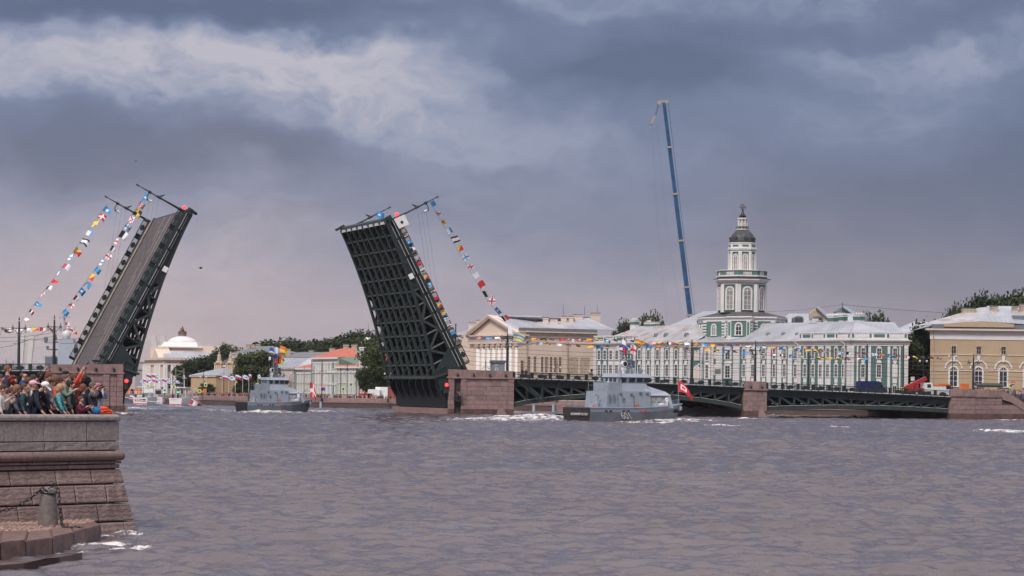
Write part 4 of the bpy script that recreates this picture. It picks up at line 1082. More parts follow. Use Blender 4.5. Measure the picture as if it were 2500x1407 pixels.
 walls(root, base, 16.6, 23.4, 'tower_green', 'pavilion')
 def faces(poly, closed=False):
  n = len(poly)
  for i in range(n if closed else n - 1):
   a, b = Vector((*poly[i], 0)), Vector((*poly[(i + 1) % n], 0)); yield i, a, b, (b - a).length, frame(a, b - a)
 def grow(poly, k, c0=None):
  c0 = c0 or (sum(p[0] for p in poly) / len(poly), sum(p[1] for p in poly) / len(poly))
  return [(c0[0] + (p[0] - c0[0]) * k, c0[1] + (p[1] - c0[1]) * k) for p in poly]
 q = MB(); q.prism(grow(base, 1.012), 22.3, 22.8); q.prism(grow(base, 1.02), 22.81, 23.1); q.prism(grow(base, 1.05), 23.11, 23.45); q.prism(grow(base, 1.008), 16.6, 18.3); q.obj('pavilion_cornice', M['white_trim'], root)
 q = MB(); q.prism(grow(base, 1.045), 23.46, 23.55)
 ap = [(p[0], p[1], 23.56) for p in grow(base, 1.04)]; q.add(ap + [(x, y, 24.7) for x, y in grow(base, .6, (cx, cy))], [(i, (i + 1) % 10, 10 + (i + 1) % 10, 10 + i) for i in range(10)] + [tuple(range(10, 20))]); q.obj('pavilion_roof', M['roof_dark'], root)
 for i, a, b, L, fm in faces(base):
  if L < 2.5 or i in (6,) and False: continue
  if i == 8 or i == 9 or b.y > 625: continue
  k = 2 if L > 8 else 1
  if i == 3:
   window(root, fm @ Matrix.Translation((L / 2, -.1, 18.9)), 2.2, 3.1, 'arch'); 
   for u in (.25, L - 1.25): q = MB(fm); q.box(u, u + 1.0, -.14, .05, 18.3, 22.3); q.obj('panel_frame', M['white_trim'], root); q = MB(fm); q.box(u + .2, u + .8, -.17, -.139, 18.7, 22.0); q.obj('green_panel', M['tower_green'], root)
  else:
   for j in range(k): window(root, fm @ Matrix.Translation((L * (j + .5) / k, -.1, 18.9)), 1.9 if L > 4 else 1.4, 2.9, 'arch', pane='glass_pale')
   q = MB(fm); z = 18.4
   while z < 22.2: q.box(0.05, min(1.1, L * .25), -.12, .05, z, z + .38); q.box(L - min(1.1, L * .25), L - .05, -.12, .05, z, z + .38); z += .72
   if k == 2:
    z = 18.4
    while z < 22.2: q.box(L / 2 - .8, L / 2 + .8, -.12, .05, z, z + .38); z += .72
   q.obj('banded_rustication', M['white_trim'], root, kind='stuff')
 def tier(r, z0, z1, wk, wh, wz, name, green=True, pil=1.15):
  P8 = ring(r); walls(root, P8, z0, z1, 'tower_green', name)
  for i, a, b, L, fm in faces(P8, True):
   window(root, fm @ Matrix.Translation((L / 2, -.1, wz)), wk, wh, 'arch', pane='glass_pale')
   for u in (0, L - pil * .52):
    q = MB(fm); q.box(u - .05, u + pil * .52 + .05, -.28, .05, z0, z1 - .75); q.obj('pilaster', M['white_trim'], root)
   q = MB(fm); q.box(-.1, L + .1, -.2, .05, z1 - .74, z1 - .5); q.box(-.1, L + .1, -.3, .05, z1 - .3, z1); q.obj('tier_frieze', M['white_trim'], root)
 tier(6.0, 24.6, 32.9, 2.5, 6.3, 25.4, 'tower_tier')
 q = MB(); q.prism(ring(6.5), 32.9, 33.3); q.prism(ring(7.1), 33.31, 33.75); q.obj('tower_cornice', M['white_trim'], root)
 q = MB(); q.prism(ring(7.25), 33.76, 33.86); q.prism(ring(6.3), 33.87, 34.3); q.obj('cornice_roof', M['roof_dark'], root)
 q = MB(); q.prism(ring(6.45), 34.31, 34.7); q.prism(ring(6.5), 35.95, 36.15); bl = q.obj('tower_balustrade', M['white_trim'], root)
 for i, a, b, L, fm in faces(ring(6.3), True):
  q = MB(fm); q.box(0, L * .26, 0, .35, 34.7, 35.95); q.box(L * .74, L, 0, .35, 34.7, 35.95); q.obj('green_pedestal', M['tower_green'], bl)
  q = MB(fm)
  for j in range(7): u = L * (.3 + .4 * j / 6); q.tube((u, .2, 34.7), (u, .2, 35.3), .09, .15, 6); q.tube((u, .2, 35.3), (u, .2, 35.95), .15, .07, 6)
  q.obj('balusters', M['white_trim'], bl, kind='stuff')
 tier(3.3, 34.3, 41.9, 1.35, 4.3, 36.3, 'tower_tier', pil=.62)
 q = MB(); q.prism(ring(3.75), 41.91, 42.15); q.prism(ring(3.5), 42.16, 43.5); q.prism(ring(3.62), 43.51, 43.7); at_ = q.obj('attic', M['white_trim'], root)
 for i, a, b, L, fm in faces(ring(3.5), True):
  q = MB(fm); q.box(L * .2, L * .8, -.05, .02, 42.55, 43.1); q.obj('green_panel', M['tower_green'], at_)
 q = MB(); q.lathe(cx, cy, [(3.2, 43.7), (3.15, 44.3), (2.95, 45.1), (2.55, 45.9), (2.0, 46.6), (1.5, 47.1), (1.45, 47.25)], 16, rad(10)); dm = q.obj('dome', M['dome_dark'], root)
 q = MB()
 for k in range(16): t = rad(10) + 2 * math.pi * k / 16; pr = [(3.22, 43.7), (3.17, 44.3), (2.97, 45.1), (2.57, 45.9), (2.02, 46.6), (1.52, 47.1)]; q.path([Vector((cx + r * math.cos(t), cy + r * math.sin(t), z)) for r, z in pr], .05, 4)
 q.obj('dome_ribs', M['roof_dark'], dm)
 for k in range(8):
  t = rad(8.8 - 90) + 2 * math.pi * k / 8; q = MB(); c0 = Vector((cx + 2.95 * math.cos(t), cy + 2.95 * math.sin(t), 44.9)); dr = Vector((math.cos(t), math.sin(t), 0)); q.tube(c0, c0 + dr * .35, .42, .42, 8); q.obj('round_dormer', M['dome_dark'], dm)
 q = MB(); q.prism(ring(1.55), 47.25, 47.5); lb = q.obj('lantern_balcony', M['white_trim'], root)
 q = MB()
 for k in range(16): t = 2 * math.pi * k / 16; q.beam((cx + 1.5 * math.cos(t), cy + 1.5 * math.sin(t), 47.5), (cx + 1.5 * math.cos(t), cy + 1.5 * math.sin(t), 48.1), .1, .1)
 q.prism(ring(1.55), 48.1, 48.2); q.obj('lantern_railing', M['tower_green'], lb)
 q = MB(); q.prism(ring(.75), 47.5, 50.3); q.obj('lantern_core', M['cream_light'], root)
 for k in range(8):
  t = rad(22.5 + 8.8) + 2 * math.pi * k / 8; q = MB(); q.tube((cx + 1.08 * math.cos(t), cy + 1.08 * math.sin(t), 47.5), (cx + 1.08 * math.cos(t), cy + 1.08 * math.sin(t), 50.2), .13, .13, 8); q.obj('lantern_column', M['white_trim'], root)
 q = MB(); q.prism(ring(1.3), 50.2, 50.5); q.obj('lantern_cornice', M['white_trim'], root)
 q = MB(); q.lathe(cx, cy, [(1.0, 50.5), (.75, 50.8), (.95, 51.05), (.55, 51.4), (.28, 52.0), (.16, 52.5), (.22, 52.7)], 12); q.obj('spire_cap', M['black'], root)
 z = 53.5; q = MB()
 for ax in range(3):
  pts = []
  for k in range(17):
   t = 2 * math.pi * k / 16; v = Vector((math.cos(t), math.sin(t), 0)) * .82
   v = Matrix.Rotation(rad((0, 62, 90)[ax]), 3, 'X') @ v; v = Matrix.Rotation(rad((0, 25, 100)[ax]), 3, 'Z') @ v; pts.append(Vector((cx, cy, z)) + v)
  q.path(pts, .07, 6)
 q.tube((cx, cy, 52.6), (cx, cy, 53.2), .08, .08, 6); q.obj('armillary_sphere', M['bronze'], root)
 k_ = .913
 def low(o):
  nm = o.name.split('.')[0]
  if nm in ('window', 'pane'):
   if nm == 'window' and o.matrix_basis.translation.z + 1.5 > 24.61:
    T_ = o.matrix_basis.translation; o.matrix_basis = Matrix.Translation((T_.x, T_.y, 24.6 + (T_.z + 1.5 - 24.6) * k_ - 1.5)) @ Matrix.Diagonal((1, 1, k_, 1)) @ Matrix.Translation(-T_) @ o.matrix_basis
  elif o.type == 'MESH':
   for v in o.data.vertices:
    if v.co.z + 1.5 > 24.61: v.co.z = 24.6 + (v.co.z + 1.5 - 24.6) * k_ - 1.5
  for c_ in o.children: low(c_)
 for o in root.children:
  if not o.name.startswith('chimney') and not o.name.startswith('roof'): low(o)
 return cx, cy
TWX, TWY = museum()
# ------------------------------------------------------------------ cream building with the portico
def portico_building():
 f = Fac(1145, 676, 1262, 655); g = Fac(1262, 655, 1455, 668)
 root = empty('portico_building', f.p(0, 0, 1.5), 'cream neoclassical building with a triangular pediment and eight white columns', 'building')
 zb, zt = 18.0, 20.3
 body = [(p.x, p.y) for p in (f.p(-8, 3, 0), f.p(f.L - .5, 3, 0), f.p(f.L, 3, 0), g.p(g.L, 0, 0), g.p(g.L, 30, 0), f.p(-8, 30, 0))]
 walls(root, [(p.x, p.y) for p in (f.p(-2, 3, 0), f.p(f.L, 3, 0), f.p(f.L, 30, 0), f.p(-2, 30, 0))], 0, 19.3, 'cream')
 # entablature and pediment
 q = MB(f.M); q.box(-.3, f.L + .3, -.2, 3.2, 17.2, 18.0); q.box(-.4, f.L + .4, -.3, 3.2, 18.01, 18.2); q.box(-.2, f.L + .2, -.1, 3.2, 18.21, 19.2); q.box(-.9, f.L + .9, -.9, 3.2, 19.21, 19.6); q.obj('entablature', M['cream_light'], root)
 L = f.L; ap = f.T(1198, 25); za = f.Z(1198, 776) + .4
 q = MB(f.M); q.slab([(.4, .2, 19.61), (L - .4, .2, 19.61), (ap, .2, za - .7)], (0, 2.5, 0)); q.obj('tympanum', M['cream'], root)
 q = MB(f.M)
 for a, b in (((-.9, 19.75), (ap, za)), ((L + .9, 19.75), (ap, za))): q.beam((a[0], .6, a[1]), (b[0], .6, b[1]), 3.0, .5); q.beam((a[0], -.4, a[1] + .25), (b[0], -.4, b[1] + .25), 1.2, .3)
 q.obj('raking_cornice', M['cream_light'], root)
 q = MB(f.M)
 for (a, b) in (((-.4, 19.5), (ap, za - .35)), ((L + .4, 19.5), (ap, za - .35))):
  n = 26
  for i in range(n): t = (i + .5) / n; q.box(a[0] + (b[0] - a[0]) * t - .13, a[0] + (b[0] - a[0]) * t + .13, -.75, -.3, a[1] + (b[1] - a[1]) * t - .25, a[1] + (b[1] - a[1]) * t)
 q.obj('dentils', M['cream_light'], root, kind='stuff')
 for x in (1163.5, 1176.3, 1189.4, 1202.7, 1216, 1229.5, 1244, 1258.5):
  t = f.T(x, 12); q = MB(f.M); q.lathe(t, .6, [(.85, 1.5), (.85, 2.2), (.78, 6), (.68, 16.4)], 14); o = q.obj('column', M['white_trim'], root, smooth=True)
  q = MB(f.M); q.box(t - .8, t + .8, -.15, 1.35, 16.9, 17.2); q.box(t - .95, t + .95, -.25, .2, 16.4, 16.9); q.tube((t - .8, -.1, 16.6), (t - .8, 1.2, 16.6), .22, .22, 8); q.tube((t + .8, -.1, 16.6), (t + .8, 1.2, 16.6), .22, .22, 8); q.obj('capital', M['brick_pale'], o)
 for x in (1155, 1274):
  fc = f if x < 1262 else g
  window(root, fc.at(fc.T(x, 10), 2.9 if x < 1262 else -.05, 8.2), 1.3, 4.6, 'plain', 'cream')
 roof_plane(root, [f.p(-.9, .5, 19.7), f.p(-.9, 26, 19.7), f.p(ap, 26, za + .2), f.p(ap, -.5, za + .2)], bars=False)
 roof_plane(root, [f.p(L + .9, -.5, 19.7), g.p(3.2, -.5, 20.6), W(1325, 771, 690), f.p(ap, -.5, za + .2)], 'roof_metal', seam=.8)
 roof_plane(root, [g.p(3.2, -.5, 20.6), g.p(g.T(1300, 22), 12, 20.6), W(1325, 771, 690), W(1325, 771.5, 691)], 'roof_metal', bars=False)
 # right wing
 walls(root, [(p.x, p.y) for p in (g.p(.2, 0, 0), g.p(g.L, 0, 0), g.p(g.L, 30, 0), g.p(.2, 30, 0))], 0, 20.2, 'cream')
 zc = 20.2
 q = MB(g.M); q.box(.1, g.L + .3, -.12, .3, 17.4, 17.7); q.box(.1, g.L + .3, -.25, .3, 18.9, 19.2); q.box(0, g.L + .6, -.9, .3, 20.21, 20.5); q.obj('cornice', M['cream_light'], root)
 q = MB(g.M); n = 44
 for i in range(n): q.box(g.L * (i + .2) / n, g.L * (i + .65) / n, -.7, .05, 19.75, 20.2)
 q.obj('modillions', M['brick_pale'], root, kind='stuff')
 q = MB(g.M); q.box(.3, g.L, -.3, 0, 20.51, 21.4); q.obj('gutter_wall', M['roof_grey'], root)
 q = MB(g.M); q.box(0, g.L + .2, -.1, .1, 9.2, 9.45); q.box(0, g.L + .2, -.25, .1, 7.2, 7.75); q.box(0, g.L + .1, -.14, .1, 7.95, 8.05); q.obj('string_course', M['cream_light'], root)
 for x in (1290.5, 1305, 1323, 1333.5, 1344.5, 1355, 1366.5):
  q = MB(); t = g.T(x, 12); window(root, g.at(t, -.04, 9.6), 1.15, 4.3, 'plain', 'cream')
 for x, w_ in ((1399, 3.0), (1427, 3.0)):
  t = g.T(x, 12); q = MB(g.M); q.box(t - w_ / 2, t + w_ / 2, -.1, -.04, 9.6, 13.6); o = q.obj('blind_panel', M['brick_pale'], root); q = MB(g.M); q.box(t - w_ / 2 - .05, t + w_ / 2 + .05, -.16, -.05, 13.6, 13.72); q.obj('panel_lintel', M['brick_pale'], o)
 for x in (1383.5, 1285):
  q = MB(g.M); t = g.T(x, 12); q.beam((t, -.3, 1.5), (t, -.3, 20), .17, .17); q.obj('drainpipe', M['brick_pale'], root)
 q = MB(g.M); t = g.T(1442, 12); q.box(t - .7, t + .7, -.7, -.05, 9.7, 10.8); ac = q.obj('air_conditioner', M['lamp_glass'], root); q = MB(g.M); q.tube((t - .1, -.72, 10.25), (t - .1, -.7, 10.25), .38, .38, 12); q.obj('fan_grille', M['black'], ac)
 # roofs and chimneys of the wing
 A, B = g.p(.3, -.2, 21.4), g.p(g.L + 1, -.2, 21.4)
 roof_plane(root, [g.p(g.T(1378, 22), -.3, 21.42), g.p(g.L + 6, -.3, 21.42), W(1436, 777, 680), W(1418, 779, 680)], 'roof_metal')
 roof_plane(root, [g.p(.5, -.25, 21.3), g.p(g.T(1385, 22), -.25, 21.3), W(1418, 783, 680), W(1330, 781, 682)], 'roof_rusty')
 for x, y, D, w, h, m in ((1332, 792, 672, 1.5, 2.0, 'cream_light'), (1350, 785, 680, 1.2, 1.0, 'cream_light'), (1352, 792, 670, 2.0, 1.6, 'cream_light'), (1376, 785, 676, 1.5, 1.6, 'cream_light'), (1394, 785, 678, 1.2, 1.6, 'cream_light'), (1411, 783, 680, 2.6, 1.8, 'cream_light'), (1430, 779, 684, 1.6, .6, 'cream_light'), (1454, 780, 684, 2.6, 1.9, 'cream_light')):
  chimney(root, W(x, y, D), w, 1.4, h - .2, m)
 for x, h in ((1375, 5.5), (1427, 4.6), (1458, 5.0)):
  q = MB(); p = W(x, 770, 685); q.tube(p, p + Vector((0, 0, h * .55)), .06, .04, 5); q.obj('aerial', M['iron'], root)
 # lower wing left of the portico, half hidden by the raised leaf
 h = Fac(1095, 690, 1150, 680)
 walls(root, [(p.x, p.y) for p in (h.p(-3, 0, 0), h.p(h.L, 0, 0), h.p(h.L, 26, 0), h.p(-3, 26, 0))], 0, 19.0, 'cream', 'side_wing')
 q = MB(h.M); q.box(-3, h.L, -.7, .1, 18.6, 19.1); q.box(-3, h.L, -.15, .1, 7.2, 7.7); q.obj('side_cornice', M['cream_light'], root)
 window(root, h.at(h.T(1136, 10), -.05, 8.0), 1.4, 4.8, 'plain', 'cream')
 roof_plane(root, [h.p(-3.5, -.7, 19.1), h.p(h.L + 2, -.7, 19.1), h.p(h.L + 2, 10, 23.0), h.p(2, 10, 23.0)])
 for x, y in ((1152, 792), (1171, 786)): chimney(root, W(x, y + 4, 690), 2.0, 1.5, .8, 'cream_light')
portico_building()
# ------------------------------------------------------------------ yellow building at the right edge
def yellow_building():
 f = Fac(2270, 545, 2640, 545)
 root = empty('yellow_building', f.p(0, 0, 1.5), 'plain yellow ochre building with tall arched windows at the right edge', 'building')
 z0 = lambda y, x=2400: f.Z(x, y)
 walls(root, [(p.x, p.y) for p in (f.p(0, 0, 0), f.p(f.L, 0, 0), f.p(f.L, 30, 0), f.p(6.5, 30, 0))], 0, z0(808), 'yellow_wall')
 q = MB(f.M); q.box(-.1, f.L, -.12, .1, z0(830), z0(811)); q.obj('frieze', M['white_trim'], root)
 q = MB(f.M); q.box(-.6, f.L, -.6, .3, z0(811) + .01, z0(808)); q.box(-1.2, f.L, -1.1, .3, z0(808) + .01, z0(804)); q.obj('cornice', M['cream_light'], root)
 q = MB(f.M); q.box(-1.25, f.L, -1.1, .4, z0(804) + .01, z0(802.5)); q.obj('gutter', M['roof_grey'], root)
 q = MB(f.M); q.box(0, f.L, -.14, .05, z0(868), z0(866)); q.box(0, f.L, -.14, .05, z0(907), z0(904)); q.obj('string_course', M['cream_light'], root)
 for x in (2328, 2389, 2449.5, 2510):
  window(root, f.at(f.T(x), -.03, z0(864)), 1.35, z0(844.5) - z0(864), 'plain', 'brick_pale')
  t = f.T(x); r = 2.0; zc_ = z0(901)
  q = MB(f.M); N = 14
  for i in range(N):
   a, b = math.pi * i / N, math.pi * (i + 1) / N
   q.slab([(t + r * math.cos(a), -.2, zc_ + r * math.sin(a)), (t + r * math.cos(b), -.2, zc_ + r * math.sin(b)), (t + (r - .32) * math.cos(b), -.2, zc_ + (r - .32) * math.sin(b)), (t + (r - .32) * math.cos(a), -.2, zc_ + (r - .32) * math.sin(a))], (0, .2, 0))
  o = q.obj('arch_moulding', M['white_trim'], root)
  q = MB(f.M); q.slab([(t - .2, -.3, zc_ + r - .5), (t + .2, -.3, zc_ + r - .5), (t + .36, -.3, zc_ + r + .9), (t - .36, -.3, zc_ + r + .9)], (0, .3, 0)); q.obj('keystone', M['white_trim'], o)
  window(root, f.at(t, -.05, z0(944)), 2.3, z0(893.5) - z0(944), 'arch', 'white_trim')
 q = MB(f.M); q.beam((.6, -.3, 1.5), (.6, -.3, z0(812)), .18, .18); q.obj('drainpipe', M['brick_pale'], root)
 q = MB(f.M); q.box(.4, f.L, .2, 1.0, z0(802), z0(793)); q.obj('attic_wall', M['roof_grey'], root)
 ax, bx = f.T(2303), f.T(2475)
 q = MB(f.M); q.slab([(ax, -.1, z0(799)), (bx, -.1, z0(799)), (bx, -.1, z0(791)), (f.T(2400), -.1, z0(784)), (ax, -.1, z0(793))], (0, .5, 0)); q.obj('low_pediment', M['yellow_wall'], root)
 roof_plane(root, [f.p(ax - 6, .8, z0(797)), f.p(f.T(2400), .8, z0(784)), f.p(f.T(2462), 15, z0(752) + 1), f.p(f.T(2420), 15, z0(757) + 1)], 'roof_rusty', bars=False)
 roof_plane(root, [f.p(f.T(2398), .8, z0(784)), f.p(f.L, .8, z0(797)), f.p(f.L, 15, z0(752) + 1), f.p(f.T(2440), 15, z0(752) + 1)], 'roof_metal')
 roof_plane(root, [f.p(.2, 30, z0(802)), f.p(.2, 1.0, z0(797)), f.p(f.T(2420), 15, z0(757) + 1), f.p(f.T(2420), 15.1, z0(757) + 1)], 'roof_metal', bars=False)
 for x, y, w, h in ((2365, 772, 3.0, 1.7), (2426, 758, 1.5, .9), (2478, 763, 1.2, 1.2), (2497, 752, 1.3, .8)):
  chimney(root, W(x, y, 556), w, 1.5, h, 'brick_pale')
 q = MB(f.M); t = f.T(2488); z = z0(780, 2488); q.box(t - .6, t + 2, 4, 6, z, z + 1.0); q.obj('roof_hatch', M['roof_blue'], root)
yellow_building()
# ------------------------------------------------------------------ pale green palace with the red roof, and the red and white house
def palace():
 f = Fac(722, 735, 762, 722); g = Fac(762, 720, 822, 702); h = Fac(822, 703, 875, 690)
 root = empty('palace_building', g.p(0, 0, 1.5), 'pale green and white palace under a bright red hipped roof', 'building')
 def blk(fc, z1, m='pale_green', dp=22):
  walls(root, [(p.x, p.y) for p in (fc.p(0, 0, 0), fc.p(fc.L, 0, 0), fc.p(fc.L, dp, 0), fc.p(0, dp, 0))], 0, z1, m)
  q = MB(fc.M); q.box(-.3, fc.L + .3, -.6, .1, z1 - .5, z1); q.box(-.1, fc.L + .1, -.15, .1, z1 - 1.8, z1 - 1.3); q.obj('cornice', M['white_trim'], root)
 zg = g.Z(790, 873); zf = f.Z(740, 898.5); zh = h.Z(850, 895)
 blk(g, zg); blk(f, zf); blk(h, zh)
 def rows(fc, xs, zs, w, m='glass_pale'):
  for x in xs:
   for z, hh in zs: window(root, fc.at(fc.T(x, z), -.04, z), w, hh, 'plain', 'white_trim', 'mid_green' if m is None else m)
 rows(g, [767 + 7.2 * i for i in range(5)], [(3.2, 2.6), (6.2, 2.6), (9.9, 2.0)], .75)
 for x in (770.7, 777.9, 785, 792.3, 799.5, 807): 
  t = g.T(x, 8); q = MB(g.M); q.box(t - .22, t + .22, -.12, .02, 2, zg - 1.9); q.obj('pilaster', M['white_trim'], root)
 q = MB(g.M); q.box(0, g.L, -.2, .05, 5.6, 5.9); q.box(0, g.L, -.25, .05, 9.0, 9.4); q.obj('string_course', M['white_trim'], root)
 for z, hh in ((2.6, 3.0), (6.4, 2.4), (10.3, 1.7)):
  t = g.T(814.5, z); q = MB(g.M); q.box(t - .9, t + .9, -.14, .02, z - .2, z + hh + .2); o = q.obj('window', M['white_trim'], root); q = MB(g.M); q.box(t - .6, t + .6, -.18, -.13, z, z + hh); q.obj('green_shutter', M['mid_green'], o)
 rows(f, [727 + 6.6 * i for i in range(5)], [(3.2, 2.3), (6.3, 2.3)], .7)
 rows(h, [828 + 6.5 * i for i in range(7)], [(3.2, 2.3), (6.3, 2.3), (9.2, 1.3)], .7)
 for fc, x in ((f, 724), (g, 763), (g, 788), (h, 834), (h, 872)):
  t = fc.T(x, 8); q = MB(fc.M); q.beam((t, -.3, 1.5), (t, -.3, zf - .5 if fc is f else zg - .6 if fc is g else zh - .5), .18, .18); q.obj('drainpipe', M['mid_green'], root)
 # roofs
 R1, R2 = W(842, 850, 720), W(862, 850, 715)
 roof_plane(root, [g.p(-.6, -.6, zg), g.p(g.L + .3, -.6, zg), R1 + Vector((0, 0, .0)), W(820, 854, 722)], 'roof_red', bars=False)
 roof_plane(root, [g.p(g.L + .2, -.6, zg), W(874, 872, 705), R2, R1], 'roof_red', bars=False)
 roof_plane(root, [g.p(-.6, 22, zg), g.p(-.6, -.6, zg), W(820, 854, 722), W(820, 853.5, 726)], 'roof_red', bars=False)
 q = MB(); q.slab([h.p(.2, .3, zh), h.p(h.L, .3, zh), W(874, 873.4, 700), g.p(g.L + .3, .5, zg - .2)], h.n * .4); q.obj('gable_wall', M['mid_green'], root)
 roof_plane(root, [h.p(-.3, -.6, zh), h.p(h.L + .4, -.6, zh), W(876, 879, 698), W(860, 880, 700)], 'roof_red', bars=False)
 roof_plane(root, [f.p(-.4, -.5, zf), f.p(f.L, -.5, zf), W(761, 889, 728), W(749, 891, 730)], 'roof_red', bars=False)
 for x, y in ((811, 857), (845, 848), (865, 848)): chimney(root, W(x, y, 722), 1.6, 1.2, .8, 'brick_pale')
palace()
def simple_house(name, x0, D0, x1, D1, ytop, label, wall='cream', roof='roof_metal', yr=None, xr=(.2, .8), dep=16, wins=(), wm='white_trim', pane='glass', kind='plain', cat='building', corn='white_trim', chim=()):
 f = Fac(x0, D0, x1, D1)
 root = empty(name, f.p(f.L / 2, 0, 1.5), label, cat)
 z1 = f.Z((x0 + x1) / 2, ytop)
 walls(root, [(p.x, p.y) for p in (f.p(0, 0, 0), f.p(f.L, 0, 0), f.p(f.L, dep, 0), f.p(0, dep, 0))], 0, z1, wall)
 q = MB(f.M); q.box(-.3, f.L + .3, -.4, .1, z1 - .4, z1 + .02); q.obj('cornice', M[corn], root)
 if yr is not None:
  zr = f.Z((x0 + x1) / 2, yr, dep / 2); A, B = f.p(f.L * xr[0], dep / 2, zr), f.p(f.L * xr[1], dep / 2, zr)
  roof_plane(root, [f.p(-.5, -.5, z1 + .03), f.p(f.L + .5, -.5, z1 + .03), B, A], roof, bars=(roof == 'roof_metal'))
  roof_plane(root, [f.p(f.L + .5, dep + .5, z1), f.p(-.5, dep + .5, z1), A, B], roof, bars=False)
  roof_plane(root, [f.p(f.L + .5, -.5, z1), f.p(f.L + .5, dep + .5, z1), B, B], roof, bars=False); roof_plane(root, [f.p(-.5, dep + .5, z1), f.p(-.5, -.5, z1), A, A], roof, bars=False)
 for xs, z, w, h in wins:
  for x in xs: window(root, f.at(f.T(x, z), -.04, z), w, h, kind, wm, pane)
 for x, y in chim: chimney(root, W(x, y, D0 + dep / 2), 1.6, 1.2, .9, 'brick_pale')
 return root, f
r_, f_ = simple_house('red_white_house', 876, 690, 925, 680, 857, 'tall red and white house behind the big tree', 'red_wall', 'roof_metal', 820, (.55, .95), 24,
 wins=[([882 + 6 * i for i in range(6)], 14.6, .7, 1.1), ([882 + 6 * i for i in range(6)], 12.2, .7, 1.5), ([882 + 6 * i for i in range(6)], 9.2, .7, 1.8), ([882 + 6 * i for i in range(6)], 6.3, .7, 1.8), ([882 + 6 * i for i in range(6)], 3.4, .7, 1.8)], pane='red_wall')
q = MB(f_.M)
for i in range(8): t = f_.T(878.5 + 6.1 * i, 9); q.box(t - .28, t + .28, -.12, .02, 5.9, 15.9)
for z in (5.6, 8.6, 11.7, 14.0, 15.9): q.box(0, f_.L, -.2, .02, z, z + .35)
q.obj('white_grid', M['white_trim'], r_)
simple_house('white_attic_house', 640, 800, 724, 775, 899, 'small cream house with a pale mansard roof behind the second ship', 'cream_light', 'roof_metal', 876, (.1, .85), 12, wins=[([672 + 9 * i for i in range(6)], 6.5, .9, 2.0), ([672 + 9 * i for i in range(6)], 3.0, .9, 2.0)])
simple_house('grey_roof_range', 690, 905, 815, 880, 873, 'long low range under a dark grey roof behind the palace', 'cream_light', 'roof_grey', 860, (.02, .98), 14, chim=((704, 858), (760, 862), (812, 858)))
simple_house('grey_hip_house', 566, 960, 655, 940, 862, 'house with a grey hipped roof and three brick chimneys', 'cream_light', 'roof_grey', 846, (.35, .7), 14, chim=((606, 848), (618, 847), (630, 846)))
simple_house('far_flat_block', 490, 1150, 560, 1150, 845, 'far pinkish flat topped block behind the domed building', 'cream', None, None, dep=20, wins=[([545], 22, 3.0, 2.4)])
simple_house('white_roof_shed', 466, 800, 527, 790, 917, 'low ochre lodge with a white hipped roof on the quay', 'ochre', 'roof_metal', 899, (.7, .95), 10, wins=[([501], 5.0, 1.2, 1.9), ([477, 512], 2.2, 1.0, 1.6)], corn='cream_light')
# ------------------------------------------------------------------ yellow gatehouse with two statue turrets
def gatehouse():
 f = Fac(528, 800, 604, 792)
 root = empty('gatehouse', f.p(0, 0, 1.5), 'ornate ochre gatehouse with two statues on its roofline', 'building')
 z1 = f.Z(565, 892)
 walls(root, [(p.x, p.y) for p in (f.p(0, 0, 0), f.p(f.L, 0, 0), f.p(f.L, 12, 0), f.p(0, 12, 0))], 0, z1, 'ochre')
 q = MB(f.M); q.box(-.3, f.L + .3, -.5, .1, z1 - .6, z1); q.box(0, f.L, -.2, .1, 7.0, 7.4); q.obj('cornice', M['cream_light'], root)
 roof_plane(root, [f.p(-.3, 0, z1), f.p(f.L + .3, 0, z1), f.p(f.L, 6, f.Z(570, 874, 6)), f.p(0, 6, f.Z(570, 874, 6))], 'roof_dark', bars=False)
 for x in (537, 565):
  t = f.T(x, 12); q = MB(f.M); q.box(t - 1.5, t + 1.5, -.9, .1, 1.5, z1 + .3); q.box(t - 1.7, t + 1.7, -1.1, .2, z1 + .31, z1 + .8); q.obj('projecting_bay', M['ochre'], root)
  for e in (-1.3, -.5, .5, 1.3): q = MB(f.M); q.tube((t + e, -1.1, 2), (t + e, -1.1, z1), .2, .17, 8); q.obj('column', M['cream_light'], root)
  q = MB(f.M); q.lathe(t, -.4, [(1.2, z1 + .8), (.9, z1 + 1.4), (.5, z1 + 1.6)], 8); q.lathe(t, -.4, [(.75, z1 + 1.6), (.55, z1 + 2.3), (.62, z1 + 2.9), (.5, z1 + 3.4), (.22, z1 + 3.7), (.3, z1 + 4.0), (.1, z1 + 4.4)], 10); q.beam((t + .3, -.4, z1 + 3.1), (t + .9, -.6, z1 + 2.2), .22, .22); q.beam((t - .4, -.4, z1 + 3.1), (t - .6, -.6, z1 + 2.1), .22, .22); q.obj('roof_statue', M['brick_pale'], root)
 for x in (545, 554, 576, 587, 597):
  for z, h in ((3.0, 2.8), (8.4, 2.6)): window(root, f.at(f.T(x, z), -.05, z), .9, h, 'arch', 'cream_light')
 q = MB(f.M); t = f.T(552, 5); q.box(t - 2, t + 2, -1.5, 0, 6.5, 6.65); q.box(t - 2, t + 2, -1.5, -1.45, 6.65, 7.5); q.obj('balcony', M['iron'], root)
gatehouse()
